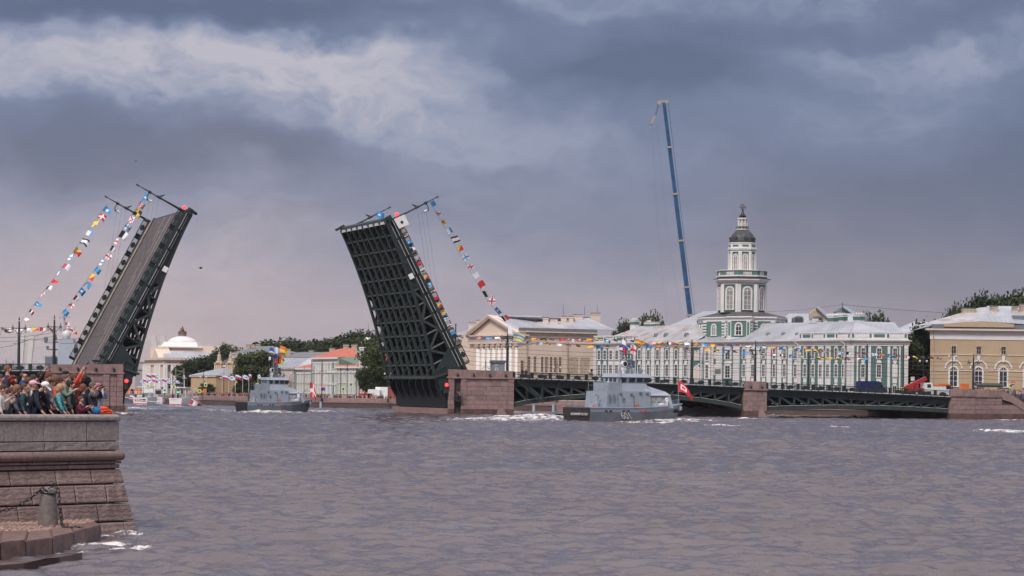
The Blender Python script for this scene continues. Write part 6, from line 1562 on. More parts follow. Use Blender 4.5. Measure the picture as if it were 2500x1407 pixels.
def landing():
 root = empty('stone_landing', Wz(60, 1330, .3), 'low cobbled stone landing with kerb blocks at the foot of the quay wall', 'landing')
 edge = [(-230, 1345), (-60, 1332), (0, 1326), (62, 1320), (128, 1311), (180, 1300), (246, 1284)]
 P = [Wz(x, y, .48) for x, y in edge]
 inner = [(-260, 1300), (-60, 1300), (5, 1298), (70, 1296), (124, 1291), (172, 1284), (232, 1274)]
 I = [Wz(x, y, .48) for x, y in inner]
 for i in range(len(P) - 1):
  g = (P[i + 1] - P[i]).normalized() * .012; zt = .48 + .02 * ((i * 7) % 3 - 1)
  q = MB(); A, B, C_, D_ = P[i] + g, P[i + 1] - g, I[i + 1] - g, I[i] + g
  for v in (A, B, C_, D_): v.z = zt
  dn = Vector((0, 0, -.9)); out = Vector((.06, -.12, 0))
  q.hexa([A + dn + out, B + dn + out, C_ + dn, D_ + dn, A, B, C_, D_])
  bm = bmesh.new(); me = q.mesh('kerb_block', M['granite_red_wet'], wl(root)); bm.from_mesh(me); bmesh.ops.bevel(bm, geom=bm.edges[:], offset=.03, segments=2, affect='EDGES'); bm.to_mesh(me); bm.free(); link('kerb_block', me, root)
 # lower, wet step
 e2 = [(-230, 1396), (-60, 1386), (60, 1375), (120, 1362)]; L2 = [Wz(x, y, .2) for x, y in e2]
 for i in range(3):
  q = MB(); A, B = L2[i].copy(), L2[i + 1].copy(); bk = Vector((.5, 2.4, 0)); dn = Vector((0, 0, -.8)); q.hexa([A + dn, B + dn, B + bk + dn, A + bk + dn, A, B, B + bk, A + bk]); q.obj('lower_step', M['granite_wet'], root)
 # filling under the cobbles
 q = MB(); pts = [(I[0].x, I[0].y)] + [(p.x, p.y) for p in I] + [tuple((QM @ Vector((TQ(228, .5, -.4), -.35, 0)))[:2]), tuple((QM @ Vector((TQ(222, .5, 0), .3, 0)))[:2]), tuple((QM @ Vector((-9, .3, 0)))[:2])]
 q.prism(pts[1:], -.6, .40); q.obj('bedding', M['joint'], root)
 r = random.Random(9); from mathutils.geometry import intersect_point_tri_2d
 poly = [Vector(p) for p in pts[1:]]
 def inside(p):
  c = False; n = len(poly)
  for i in range(n):
   a, b = poly[i], poly[i - 1]
   if (a.y > p.y) != (b.y > p.y) and p.x < (b.x - a.x) * (p.y - a.y) / (b.y - a.y) + a.x: c = not c
  return c
 protos = []
 for k in range(5):
  q = MB(); rr = random.Random(k); q.ball((0, 0, 0), 1, 8, 1, 1, .6); q.v = [(x * (1 + rr.uniform(-.18, .18)), y * (1 + rr.uniform(-.18, .18)), z) for x, y, z in q.v]; protos.append(q.mesh('cobble', M['cobble'], smooth=True))
 cnt = 0; spots = []
 for j in range(46):
  for i in range(40):
   u = -7.5 + i * .235 + (j % 2) * .11 + r.uniform(-.03, .03); v = -4.6 + j * .125 + r.uniform(-.02, .02)
   p = QM @ Vector((u, v, 0))
   if inside(p) and Wz_x(p) > -30: spots.append(p)
 spots.sort(key=lambda p: p.y)
 rest = MB()
 for i, p in enumerate(spots):
  s = r.uniform(.10, .13); z = .40 + r.uniform(-.015, .03)
  S = Matrix.Translation((p.x, p.y, z)) @ Matrix.Rotation(r.uniform(0, 6.28), 4, 'Z') @ Matrix.Diagonal((s, s * .8, .09 + r.uniform(0, .03), 1))
  if i < 290: link('cobble', protos[i % 5], root, S)
  else: rest.M = S; rest.ball((0, 0, 0), 1, 6, 1, 1, .7)
 if rest.v: rest.M = None; rest.obj('cobbles', M['cobble'], root, kind='stuff', smooth=True)
def Wz_x(p): return HX + p.x / p.y * F
mk('granite_red_wet', (.17, .095, .075), .5, var=.3, scale=3, rnd=.12, bump=.4, bscale=30, stain=.5, stainc=(.05, .032, .028))
mk('cobble', (.27, .17, .14), .75, var=.3, scale=4, rnd=.3, bump=.4, bscale=30, stain=.4, stainc=(.10, .06, .05))
landing()
def bollard_chain():
 b0 = Wz(118, 1284, .44); root = empty('stone_bollard', b0, 'tapering granite bollard standing on the cobbled landing', 'bollard')
 s = b0.y / F
 q = MB(Matrix.Translation(b0) @ Matrix.Rotation(rad(-1), 4, 'Y')); q.lathe(0, 0, [(.335, -.05), (.33, .05), (.30, .45), (.27, .85), (.245, 1.08), (.20, 1.18), (.10, 1.235), (.02, 1.24)], 18); q.obj('stone_shaft', M['bollard_stone'], root, smooth=True)
 q = MB(Matrix.Translation(b0)); q.path([Vector((.27 * math.cos(a), .27 * math.sin(a), 1.06 + .03 * math.sin(a * 2))) for a in [i * math.pi / 8 for i in range(17)]], .028, 6); q.obj('iron_ring', M['iron_wet'], root)
 q = MB(); pts = []
 for k in range(15): a = 2 * math.pi * k / 14; pts.append(Vector(((.052 + .034 * abs(math.cos(a)) ** 1) * 0 + (.085 if abs(math.cos(a)) > .3 else .06) * math.cos(a), .048 * math.sin(a), 0)))
 q.path(pts, .0145, 6); lm = q.mesh('chain_link', M['iron_wet'], smooth=True)
 def chain(path, label):
  c = empty('chain', path[0], label, 'chain'); d = [0]
  for a, b in zip(path[:-1], path[1:]): d.append(d[-1] + (b - a).length)
  n = int(d[-1] / .128); 
  for i in range(n):
   t = d[-1] * (i + .5) / n; k = max(j for j in range(len(d) - 1) if d[j] <= t); f = (t - d[k]) / (d[k + 1] - d[k]); p = path[k].lerp(path[k + 1], f); dr = (path[k + 1] - path[k]).normalized()
   rot = dr.to_track_quat('X', 'Z').to_matrix().to_4x4() @ Matrix.Rotation(rad(90 * (i % 2) + 15), 4, 'X')
   link('chain_link', lm, c, Matrix.Translation(p) @ rot)
 top = b0 + Vector((0, -.27, 1.13))
 def pw(x, y, dy): v = W(x, y, b0.y + dy); return v
 chain([top, pw(105, 1192, -.3), pw(92, 1202, -.3), pw(75, 1217, -.32), pw(50, 1231, -.4), pw(25, 1242, -.5), pw(0, 1249, -.6), pw(-40, 1256, -.8), pw(-90, 1258, -1)], 'rusty black chain swagging left from the bollard')
 chain([b0 + Vector((.05, -.28, 1.2)), pw(132, 1184, -.3), pw(141, 1193, -.32), pw(144, 1207, -.32), pw(145, 1230, -.32), pw(147, 1252, -.32), pw(150, 1277, -.32), Wz(156, 1287, .5), Wz(170, 1288, .5), Wz(185, 1288, .5), Wz(200, 1290, .5)], 'rusty black chain hanging down the right side of the bollard onto the cobbles')
bollard_chain()
# ================================================================== SHIPS AND BOATS
def hull_mesh(q, secs, close=True):
 n = len(secs[0][1]); vs = []; fs = []
 for x, pr in secs:
  for i, (y, z) in enumerate(pr): vs.append((x if not isinstance(x, (list, tuple)) else x[i], -y, z))
  for i, (y, z) in enumerate(pr): vs.append((x if not isinstance(x, (list, tuple)) else x[i], y, z))
 m = 2 * n
 for k in range(len(secs) - 1):
  for i in range(n - 1):
   fs.append((k * m + i, (k + 1) * m + i, (k + 1) * m + i + 1, k * m + i + 1)); fs.append((k * m + n + i, k * m + n + i + 1, (k + 1) * m + n + i + 1, (k + 1) * m + n + i))
 return vs, fs, n, m
def patrol_ship(name, label, P0, heading, number=None, nametxt=None, S=(1, 1, 1)):
 root = empty(name, P0, label, 'patrol ship'); root.rotation_euler = (0, 0, heading); root.scale = S
 WL[root.name] = Vector((0, 0, 0))
 G_, Lt, Dk = M['ship_grey'], M['ship_light'], M['ship_dark']
 B = 3.3
 def ob(q, nm, m, par=None, **k): return q.obj(nm, m, par or root, **k)
 # hull: x from stern 0 to bow; gunwale rises forward
 xs = [0, 3, 7, 11, 14, 16.5, 18.5, 20.2]
 bw = [B, B, B, B * .98, B * .88, B * .70, B * .42, B * .05]; wlb = [B * .93, B * .93, B * .92, B * .86, B * .68, B * .45, B * .2, .03]
 gz = [2.28, 2.28, 2.3, 2.36, 2.48, 2.6, 2.75, 2.92]
 def sec(i, za, zb, n=4):
  out = []
  for k in range(n):
   z = za[i] + (zb[i] - za[i]) * k / (n - 1); f = (z + .8) / (gz[i] + .8); f = max(0, f) ** .8
   out.append((wlb[i] + (bw[i] - wlb[i]) * f, z))
  return out
 kn = [1.62, 1.62, 1.64, 1.6, 1.75, 1.95, 2.15, 2.4]
 lo = [-1.0] * 8
 rake = [0, 0, 0, .1, .3, .6, 1.0, 1.6]
 def part(za, zb, nm, m):
  q = MB(); S_ = []
  for i, x in enumerate(xs):
   pr = sec(i, za, zb); S_.append(([x + rake[i] * (z / gz[i]) for y, z in pr], pr))
  vs, fs, n, mm = hull_mesh(q, S_); q.add(vs, fs); return ob(q, nm, m)
 part(lo, kn, 'lower_hull', Dk); part(kn, gz, 'upper_strake', G_)
 q = MB(); q.add([(0, -bw[0], 2.28), (0, bw[0], 2.28), (0, wlb[0], -1), (0, -wlb[0], -1)], [(0, 1, 2, 3)]); q.box(-.12, .02, -B * .98, B * .98, .9, 1.7); q.box(-.05, .03, -B, B, 1.7, 2.3); tr = ob(q, 'transom', M['ship_transom'])
 q = MB(); vs = [(x + r_, -b_, z_) for x, b_, z_, r_ in zip(xs, bw, gz, rake)] + [(x + r_, b_, z_) for x, b_, z_, r_ in zip(xs, bw, gz, rake)]; n = len(xs)
 vs = [(a, b_ * .97, c - .05) for a, b_, c in vs]
 q.add(vs, [(i, i + 1, n + i + 1, n + i) for i in range(n - 1)]); ob(q, 'main_deck', G_)
 q = MB()
 for i in range(n - 1):
  for sg in (-1, 1): q.beam((xs[i] + rake[i], sg * bw[i], gz[i]), (xs[i + 1] + rake[i + 1], sg * bw[i + 1], gz[i + 1]), .16, .16)
 ob(q, 'rub_rail', Lt)
 q = MB(); q.tube((20.6, -.9, 2.25), (21.7, 0, 2.35), .42, .2, 8); q.tube((20.6, .9, 2.25), (21.7, 0, 2.35), .42, .2, 8); ob(q, 'bow_fender', G_)
 for x in (3.0, 3.9, 6.6, 7.5, 10.2, 11.1): q = MB(); q.box(x, x + .5, -B - .03, -B + .1, 1.68, 1.86); ob(q, 'freeing_port', M['f_red'] if x > 10 else M['black'])
 # lower deckhouse with sloping sides
 def taper(nm, x0, x1, y, z0, z1, dx0=0, dx1=0, dy=0, m=G_, par=None):
  q = MB(); q.hexa([(x0, -y, z0), (x1, -y, z0), (x1, y, z0), (x0, y, z0), (x0 + dx0, -y + dy, z1), (x1 - dx1, -y + dy, z1), (x1 - dx1, y - dy, z1), (x0 + dx0, y - dy, z1)]); return ob(q, nm, m, par)
 taper('deckhouse', 3.9, 13.0, 2.75, 2.25, 4.85, .15, 0, .25)
 taper('forward_house', 13.0, 18.0, 2.35, 2.3, 4.3, 0, .45, .3, Lt)
 q = MB(); q.hexa([(12.2, -2.6, 4.2), (17.7, -2.1, 4.25), (17.7, 2.1, 4.25), (12.2, 2.6, 4.2), (12.2, -1.7, 5.9), (16.9, -1.6, 4.85), (16.9, 1.6, 4.85), (12.2, 1.7, 5.9)]); ob(q, 'sloping_casing', Lt)
 q = MB(); q.box(12.0, 16.95, -2.4, 2.4, 4.15, 4.24); ob(q, 'casing_edge', M['ship_dark'])
 taper('middle_house', 6.3, 13.6, 2.0, 4.85, 6.1, 0, 1.1, .1, Lt)
 taper('aft_block', 5.0, 7.3, 2.0, 4.85, 6.2, 0, 0, .0, G_)
 taper('wheelhouse', 6.9, 13.2, 1.72, 6.1, 7.05, 0, -.45, -.2, G_); taper('wheelhouse_roof', 6.7, 13.8, 1.98, 7.05, 7.62, .15, .75, .28, Lt)
 q = MB()
 for x in (7.25, 9.1, 10.7, 12.2): q = MB(); q.hexa([(x, -1.86, 6.3), (x + 1.12, -1.86, 6.3), (x + 1.12, -1.6, 6.3), (x, -1.6, 6.3), (x, -2.0, 6.98), (x + 1.2, -2.0, 6.98), (x + 1.2, -1.6, 6.95), (x, -1.6, 6.95)]); ob(q, 'window', M['ship_glass'])
 for y in (-1.25, -.3, .65): q = MB(); q.box(6.86, 6.95, y, y + .62, 6.35, 6.95); ob(q, 'window', M['ship_glass'])
 for x in (13.35, 14.6): 
  q = MB(); q.box(x, x + .8, -2.32, -2.1, 3.25, 3.95); w_ = ob(q, 'square_window', Lt); q = MB(); q.box(x + .08, x + .72, -2.335, -2.31, 3.32, 3.88); ob(q, 'pane', M['brick_pale'], w_)
 # deck details
 q = MB()
 for x in (4.4, 5.3): q.tube((x, -2.78, 3.2), (x, -2.78, 4.3), .13, .13, 8)
 for x, z in ((6.5, 4.4), (8.7, 4.3), (10.6, 4.5), (12.0, 4.4)): q.box(x, x + .45, -2.75, -2.5, z, z + .25)
 for x in (6.1, 9.4): q.beam((x, -2.78, 2.4), (x, -2.65, 4.3), .07, .07)
 q.box(7.0, 7.5, -2.8, -2.55, 3.3, 3.8); ob(q, 'wall_fittings', M['ship_dark'])
 q = MB(); q.tube((9.9, -2.95, 2.75), (9.9, -2.85, 2.75), .32, .32, 12); ob(q, 'lifebuoy', M['orange'])
 def rail(pts, h=.95, name='railing'):
  q = MB()
  for a, b in zip(pts[:-1], pts[1:]):
   a, b = Vector(a), Vector(b); n = max(1, round((b - a).length / 1.3))
   for k in range(n + 1): p = a.lerp(b, k / n); q.tube(p, p + Vector((0, 0, h)), .028, .028, 5)
   for z in (h, h * .6): q.tube(a + Vector((0, 0, z)), b + Vector((0, 0, z)), .02, .02, 4)
  ob(q, name, G_)
 rail([(.2, B - .1, 2.28), (.2, -B + .1, 2.28), (3.6, -B + .1, 2.28), (7, -B + .1, 2.3), (11.1, -B * .97, 2.34)])
 rail([(17.2, -B * .6, 2.5), (19.6, -B * .34, 2.62), (21.4, 0, 2.75), (19.6, B * .34, 2.62)], .85)
 rail([(3.9, 1.9, 4.85), (3.9, -1.9, 4.85), (5.9, -1.9, 4.85)], 1.5); rail([(3.9, -1.9, 5.35), (5.6, -1.9, 5.35)], .5); rail([(7, -1.7, 7.6), (13, -1.6, 7.6)], .5)
 q = MB(); q.beam((2.9, -.6, 2.3), (3.5, -1.2, 4.0), .18, .3); q.beam((3.5, -1.2, 4.0), (2.2, -1.6, 4.4), .16, .2); q.box(2.4, 3.4, -1.2, -.2, 2.25, 2.9); q.beam((2.7, -1.6, 3.7), (3.7, -1.6, 2.7), .1, .1); ob(q, 'davit', Lt)
 q = MB(); q.tube((1.5, -2.2, 2.3), (1.5, -2.2, 2.75), .2, .15, 8); ob(q, 'orange_float', M['orange'])
 q = MB(); q.ball((15.6, -2.3, 2.75), .45, 10, 1.6, .8, .7); ob(q, 'canvas_bundle', M['lamp_glass'])
 # gun on the foredeck, anchor pocket
 q = MB(); q.lathe(18.0, -.4, [(.45, 2.5), (.35, 3.0), (.2, 3.4)], 8); q.box(17.8, 18.5, -.7, -.1, 3.3, 3.8); q.tube((18.1, -.5, 3.7), (19.2, -1.0, 5.0), .07, .05, 6); q.tube((18.1, -.2, 3.7), (18.4, -.2, 4.4), .1, .08, 6); ob(q, 'deck_gun', M['iron'])
 q = MB(); q.box(19.2, 20.0, -1.45, -.9, 1.5, 2.0); ob(q, 'anchor_pocket', M['black'])
 # searchlight, radars, mast
 q = MB(); q.tube((8.5, -1.2, 7.6), (8.5, -1.2, 8.3), .3, .34, 10); q.box(8.2, 8.8, -1.5, -.9, 8.2, 8.6); q.tube((8.5, -1.55, 9.15), (8.5, -.8, 9.15), .52, .44, 12); sl = ob(q, 'searchlight', M['ship_white']); q = MB(); q.tube((8.5, -1.6, 9.15), (8.5, -1.54, 9.15), .36, .36, 12); ob(q, 'lens', M['black'], sl)
 q = MB(); q.tube((12.0, -1.1, 7.6), (12.0, -1.1, 8.1), .35, .28, 10); q.ball((12.6, -.6, 8.1), .33, 8); q.ball((13.0, .2, 8.3), .3, 8); ob(q, 'roof_equipment', M['ship_dark'])
 q = MB(); q.box(11.0, 12.1, .3, 1.0, 8.6, 9.7); 
 for x in (11.1, 12.0): q.beam((x, .35, 7.6), (x, .35, 8.7), .08, .08); q.beam((x, .95, 7.6), (x, .95, 8.7), .08, .08)
 ob(q, 'radar_box', M['ship_dark'])
 q = MB()
 base = [(9.0, -.75), (11.0, -.75), (11.0, .75), (9.0, .75)]; zt = 11.6; top = (9.9, 0)
 for bx, by in base: q.beam((bx, by, 7.6), (top[0] + (bx - 10) * .15, by * .25, zt), .1, .1)
 for k in range(6):
  f = k / 6; f2 = (k + 1) / 6
  C = [Vector((bx + (top[0] + (bx - 10) * .15 - bx) * f, by + (by * .25 - by) * f, 7.6 + (zt - 7.6) * f)) for bx, by in base]; C2 = [Vector((bx + (top[0] + (bx - 10) * .15 - bx) * f2, by + (by * .25 - by) * f2, 7.6 + (zt - 7.6) * f2)) for bx, by in base]
  for j in range(4): q.beam(C[j], C2[(j + 1) % 4], .055, .055); q.beam(C2[j], C2[(j + 1) % 4], .055, .055)
 q.tube((9.9, 0, 11.3), (9.9, 0, 14.0), .09, .05, 6); ob(q, 'lattice_mast', G_)
 q = MB()
 for z, w in ((11.7, 1.6), (12.4, 1.0), (13.2, 1.3), (9.9, 1.2)): q.beam((9.9, -w, z), (9.9, w, z), .06, .06); q.beam((9.9 - w, 0, z), (9.9 + w, 0, z), .06, .06)
 for y, z in ((-1.6, 11.7), (1.6, 11.7), (-1.3, 13.2), (1.3, 13.2)): q.tube((9.9, y, z), (9.9, y, z + .5), .03, .03, 4)
 q.box(9.6, 10.3, -1.1, 1.1, 10.6, 10.8); q.box(10.2, 10.8, -.3, .3, 9.3, 9.8); ob(q, 'mast_yards', M['ship_dark'])
 q = MB(); q.tube((7.3, -1.95, 5.0), (7.3, -1.95, 6.6), .12, .1, 6); q.tube((7.3, -1.95, 6.6), (7.3, -1.95, 12.5), .035, .02, 5); ob(q, 'whip_aerial', G_)
 # jack staff
 q = MB(); q.tube((21.2, 0, 2.7), (21.0, 0, 6.6), .05, .03, 6); ob(q, 'jack_staff', G_)
 return root
def text_mesh(s, size, m, ext=.01, shear=0.0):
 cu = bpy.data.curves.new('lettering', 'FONT'); cu.body = s; cu.size = size; cu.extrude = ext; cu.align_x = 'CENTER'; cu.align_y = 'CENTER'; cu.shear = shear
 o = bpy.data.objects.new('lettering', cu); COL.objects.link(o); dg = bpy.context.evaluated_depsgraph_get(); me = bpy.data.meshes.new_from_object(o.evaluated_get(dg)); bpy.data.objects.remove(o); me.materials.clear(); me.materials.append(m); me.name = 'lettering'; return me
# flags: a waving sheet whose faces carry the printed colours
def flag_mesh(pat, w, h, seed=0, nx=12, ny=8, droop=.18, wave=.12, taper=1.0):
 r = random.Random(seed); ph = r.uniform(0, 6); keys = []; vs = []
 for j in range(ny + 1):
  for i in range(nx + 1):
   u, v = i / nx, j / ny; tp = 1 + (taper - 1) * u
   vs.append((u * w, wave * h * math.sin(5.5 * u + ph + 1.2 * v) * (.25 + u), -(v - .5) * h * tp - h * .5 - droop * w * u * u + .06 * h * math.sin(4 * u + ph)))
 fs = []; mi = []
 for j in range(ny):
  for i in range(nx):
   u, v = (i + .5) / nx, (j + .5) / ny; k = pat(u, v)
   if k is None: continue
   if k not in keys: keys.append(k)
   a = j * (nx + 1) + i; fs.append((a, a + 1, a + nx + 2, a + nx + 1)); mi.append(keys.index(k))
 me = bpy.data.meshes.new('flag'); me.from_pydata(vs, [], fs)
 for k in keys: me.materials.append(M['f_' + k])
 me.polygons.foreach_set('material_index', mi); me.polygons.foreach_set('use_smooth', [True] * len(fs)); return me
PAT = {
 'tri': lambda u, v: 'white' if v < .34 else 'blue' if v < .66 else 'red',
 'saltire': lambda u, v: 'blue' if abs(abs(u - .5) * 1.0 - abs(v - .5)) < .085 else 'white',
 'jack': lambda u, v: 'white' if (abs(u - .38) < .2 and abs(v - .45) < .25 and not (abs(u - .38) < .09 and abs(v - .45) < .12)) else 'blue' if (abs(u - .38) < .2 and .7 < v < .78) else 'red',
 'redsalt': lambda u, v: 'red' if abs(abs(u - .5) - abs(v - .5)) < .12 else 'white', 'blk_dot': lambda u, v: 'black' if (u - .5) ** 2 + (v - .5) ** 2 < .035 else 'yellow',
 'cyan_sq': lambda u, v: 'white' if abs(u - .5) < .18 and abs(v - .5) < .2 else 'cyan', 'cyan_white': lambda u, v: 'white' if u < .5 else 'cyan', 'bw': lambda u, v: 'black' if u < .5 else 'white',
 'check': lambda u, v: 'red' if (int(u * 6) + int(v * 6)) % 2 else 'white', 'yb': lambda u, v: 'black' if (u > .5) != (v > .5) else 'yellow', 'red': lambda u, v: 'red',
 'redcross': lambda u, v: 'red' if abs(u - .5) < .12 or abs(v - .5) < .14 else 'white', 'wcross': lambda u, v: 'white' if abs(u - .5) < .12 or abs(v - .5) < .14 else 'red', 'yr': lambda u, v: 'yellow' if u + v < 1 else 'red',
 'ystripe': lambda u, v: 'yellow' if int(v * 6) % 2 == 0 else 'cyan', 'bwr': lambda u, v: 'black' if u < .3 else 'white' if u < .6 else 'red', 'cyan_tri': lambda u, v: ('white' if (u - .35) ** 2 + (v - .5) ** 2 < .03 else 'cyan'), 'white': lambda u, v: 'white', 'cyan': lambda u, v: 'cyan', 'yellow': lambda u, v: 'yellow' if abs(v - .5) > .15 or u > .8 else 'red',
 'rw': lambda u, v: 'red' if u < .5 else 'white', 'bluecross': lambda u, v: 'cyan' if abs(u - .5) < .12 or abs(v - .5) < .14 else 'white', 'blackw': lambda u, v: 'black' if abs(v - .5) > .2 else 'white', 'orange': lambda u, v: 'orange' if v < .5 else 'yellow', 'blue': lambda u, v: 'blue' if v < .7 else 'white'}
FM = {}
def flagm(k, w, h, seed=0, **kw):
 key = (k, w, h, seed % 3, tuple(sorted(kw.items())))
 if key not in FM: FM[key] = flag_mesh(PAT[k], w, h, seed % 3, **kw)
 return FM[key]
# the two grey ships
def ship601():
 P0 = Wz(1416, 1030, 0); P0.y += 1.0; P0 = Vector((P0.x, P0.y, 0)); h = rad(38)
 # near stern corner sits at photo column 1440
 c = Wz(1440, 1031.5, 0); n = Vector((-math.sin(h), math.cos(h), 0)); P0 = c + n * 3.25; P0.z = 0
 s = patrol_ship('patrol_ship', 'grey patrol ship numbered 601 passing in front of the fixed span', P0, h)
 me = text_mesh('601', 1.5, M['lamp_glass'], .02, -.75); hull = [o for o in s.children if o.name.startswith('lower_hull')][0]
 link('hull_number', me, hull, Matrix.Translation((7.7, -3.3, .98)) @ Matrix.Rotation(rad(92), 4, 'X') @ Matrix.Rotation(rad(2), 4, 'Y'), world=False)
 me = text_mesh('ВЕЛИКИЙ УСТЮГ', .48, M['ship_white'], .02); tr = [o for o in s.children if o.name.startswith('transom')][0]
 link('ship_name', me, tr, Matrix.Translation((-.16, -.9, 1.22)) @ Matrix.Rotation(rad(-90), 4, 'Z') @ Matrix.Rotation(rad(90), 4, 'X') , world=False)
 return s
SHIP = ship601()
c2 = Wz(604, 1008.5, 0); h2 = rad(30)
SHIP2 = patrol_ship('patrol_ship', 'grey patrol ship without a visible number passing through the raised bridge', c2 + Vector((-math.sin(h2), math.cos(h2), 0)) * 2.7, h2, S=(.66, .82, .87))
def ship_flag(s, name, me, lx, ly, lz, rot, label, cat='flag', grp=None, sc=1):
 o = link(name, me); o.matrix_world = s.matrix_basis @ Matrix.Translation((lx, ly, lz)) @ Matrix.Rotation(rot, 4, 'Z'); bpy.context.view_layer.update()
 o.scale = (sc, sc, sc); return props(o, label, cat, grp)
ship_flag(SHIP, 'naval_jack', flagm('jack', 2.3, 1.9, 1, droop=.8, taper=.35), 21.05, -.05, 6.6, rad(-38), 'red naval jack with a white square and star at the bow of ship 601')
ship_flag(SHIP2, 'naval_jack', flagm('wcross', 1.3, 3.2, 2, droop=.9, taper=.5), 21.05, -.05, 6.8, rad(-40), 'dark red flag hanging limp at the bow of the second grey ship')
for i, (s, lx, lz, k, w, hh, lab) in enumerate(((SHIP, 9.2, 14.2, 'redsalt', .7, .4, 'small red flag at the mast top of ship 601'), (SHIP, 8.8, 12.9, 'tri', .8, 2.0, 'white blue and red ensign on the mast of ship 601'), (SHIP, 10.6, 12.2, 'redcross', .9, 1.6, 'white flag with red cross hanging from the mast yard of ship 601'), (SHIP, 8.3, 12.0, 'blackw', .5, .9, 'small black signal flag on the left halyard of ship 601'), (SHIP, 11.6, 13.1, 'orange', 1.2, .6, 'orange signal flag right of the mast of ship 601'),
  (SHIP2, 8.2, 14.0, 'blue', .9, .9, 'blue signal flag on the left halyard of the second grey ship'), (SHIP2, 9.6, 14.0, 'tri', .8, 3.2, 'long white blue and red ensign on the second grey ship mast'), (SHIP2, 11.4, 14.4, 'orange', 1.4, 1.2, 'orange and yellow pennant high right of the second ship mast'), (SHIP2, 11.2, 12.6, 'orange', .7, 1.9, 'narrow orange pennant below the high pennant on the second ship'), (SHIP2, 8.0, 12.4, 'blackw', .4, 1.2, 'dark pennant below the blue flag of the second ship'))):
 ship_flag(s, 'signal_flag', flagm(k, w, hh, i, droop=.3), lx, -.3, lz, rad(-30), lab)
# white motor boats
def motor_boat(x, y, D, heading, L, label, cabin, mark=True):
 P = G(x, D, 0); root = empty('motor_boat', P, label, 'motor boat'); root.rotation_euler = (0, 0, heading); root.scale = (1, 1.25, 1.35); WL[root.name] = Vector((0, 0, 0))
 q = MB(); B = L * .17; xs = [0, L * .4, L * .7, L * .9, L]; bw = [B, B, B * .85, B * .45, .05]; S_ = []
 for x_, b_ in zip(xs, bw): S_.append(([x_, x_ + (.1 if x_ > L * .6 else 0), x_ + (.4 if x_ > L * .6 else 0)], [(b_ * .8, -.4), (b_ * .93, .5), (b_, 1.35 + .3 * x_ / L)]))
 vs, fs, n, m = hull_mesh(q, S_); q.add(vs, fs); q.add([(0, -B * .8, -.4), (0, B * .8, -.4), (0, B * .93, .5), (0, B, 1.35), (0, -B, 1.35), (0, -B * .93, .5)], [(0, 1, 2, 3, 4, 5)])
 q.obj('hull', M['ship_white'], root)
 q = MB(); q.box(.0, L * .92, -B * .8, B * .8, 1.0, 1.1); q.obj('deck', M['ship_white'], root)
 q = MB(); q.box(-.05, .0, -B * .95, B * .95, .15, .3); q.obj('red_stripe', M['f_red'], root)
 if cabin:
  q = MB(); q.hexa([(L * .3, -B * .72, 1.1), (L * .75, -B * .6, 1.1), (L * .75, B * .6, 1.1), (L * .3, B * .72, 1.1), (L * .3, -B * .68, 2.9), (L * .62, -B * .55, 2.9), (L * .62, B * .55, 2.9), (L * .3, B * .68, 2.9)]); cb = q.obj('cabin', M['ship_white'], root)
  for k in range(3): q = MB(); x_ = L * (.33 + .09 * k); q.box(x_, x_ + L * .065, -B * .73, -B * .6, 2.0, 2.6); q.obj('window', M['ship_glass'], cb)
  q = MB(); q.box(L * .29, L * .3 + .02, -B * .5, B * .5, 1.9, 2.6); q.obj('rear_window', M['ship_glass'], cb)
 else:
  q = MB(); 
  for sx in (L * .25, L * .55):
   for sy in (-B * .7, B * .7): q.tube((sx, sy, 1.1), (sx, sy, 3.2), .05, .05, 5)
  q.obj('canopy_posts', M['ship_white'], root)
  q = MB(); q.box(L * .2, L * .62, -B * .85, B * .85, 3.2, 3.35); q.obj('canopy', M['ship_white'], root); q = MB(); q.box(L * .45, L * .6, -B * .6, B * .6, 1.1, 2.2); q.obj('console', M['lamp_glass'], root)
 if mark:
  me = text_mesh('Р51', .75, M['f_red'], .02); link('boat_number', me, root, Matrix.Translation((-.06, B * .35, .85)) @ Matrix.Rotation(rad(-90), 4, 'Z') @ Matrix.Rotation(rad(90), 4, 'X'), world=False)
  q = MB(); q.box(-.08, -.03, -B * .75, -B * .3, .65, 1.05); q.box(-.08, -.03, -B * .2, B * 0, .7, 1.0); q.obj('transom_marks', M['black'], root)
 q = MB(); q.tube((L * .4, 0, 2.9), (L * .4, 0, 5.4), .06, .04, 6); q.tube((L * .4, 0, 4.9), (L * .4, 0, 5.0), .45, .45, 10); q.obj('mast', M['ship_white'], root)
 q = MB(); 
 for sy in (-B * .9, B * .9): q.tube((L * .5, sy, 2.1), (L * .95, sy * .3, 2.3), .025, .025, 4)
 for k in range(5): q.tube((L * (.5 + .1 * k), -B * (.9 - .15 * k), 1.4), (L * (.5 + .1 * k), -B * (.9 - .15 * k), 2.2), .02, .02, 4)
 q.obj('bow_rail', M['lamp_glass'], root)
 o = link('ensign', flagm('saltire', 1.0, .7, 1)); o.location = P + Vector((.0, -.2, 6.1)); props(o, 'small white ensign with a blue saltire on the ' + label.split(' with')[0], 'flag')
 return root
motor_boat(342, 991, 600, rad(75), 9, 'small open white boat with a red number on its stern', False)
motor_boat(408, 988, 640, rad(150), 10, 'white cabin boat with its bow to the left beyond the others', True, False)
motor_boat(428, 992, 590, rad(62), 9, 'small white boat with red stripes beside the red buoy', False, False)
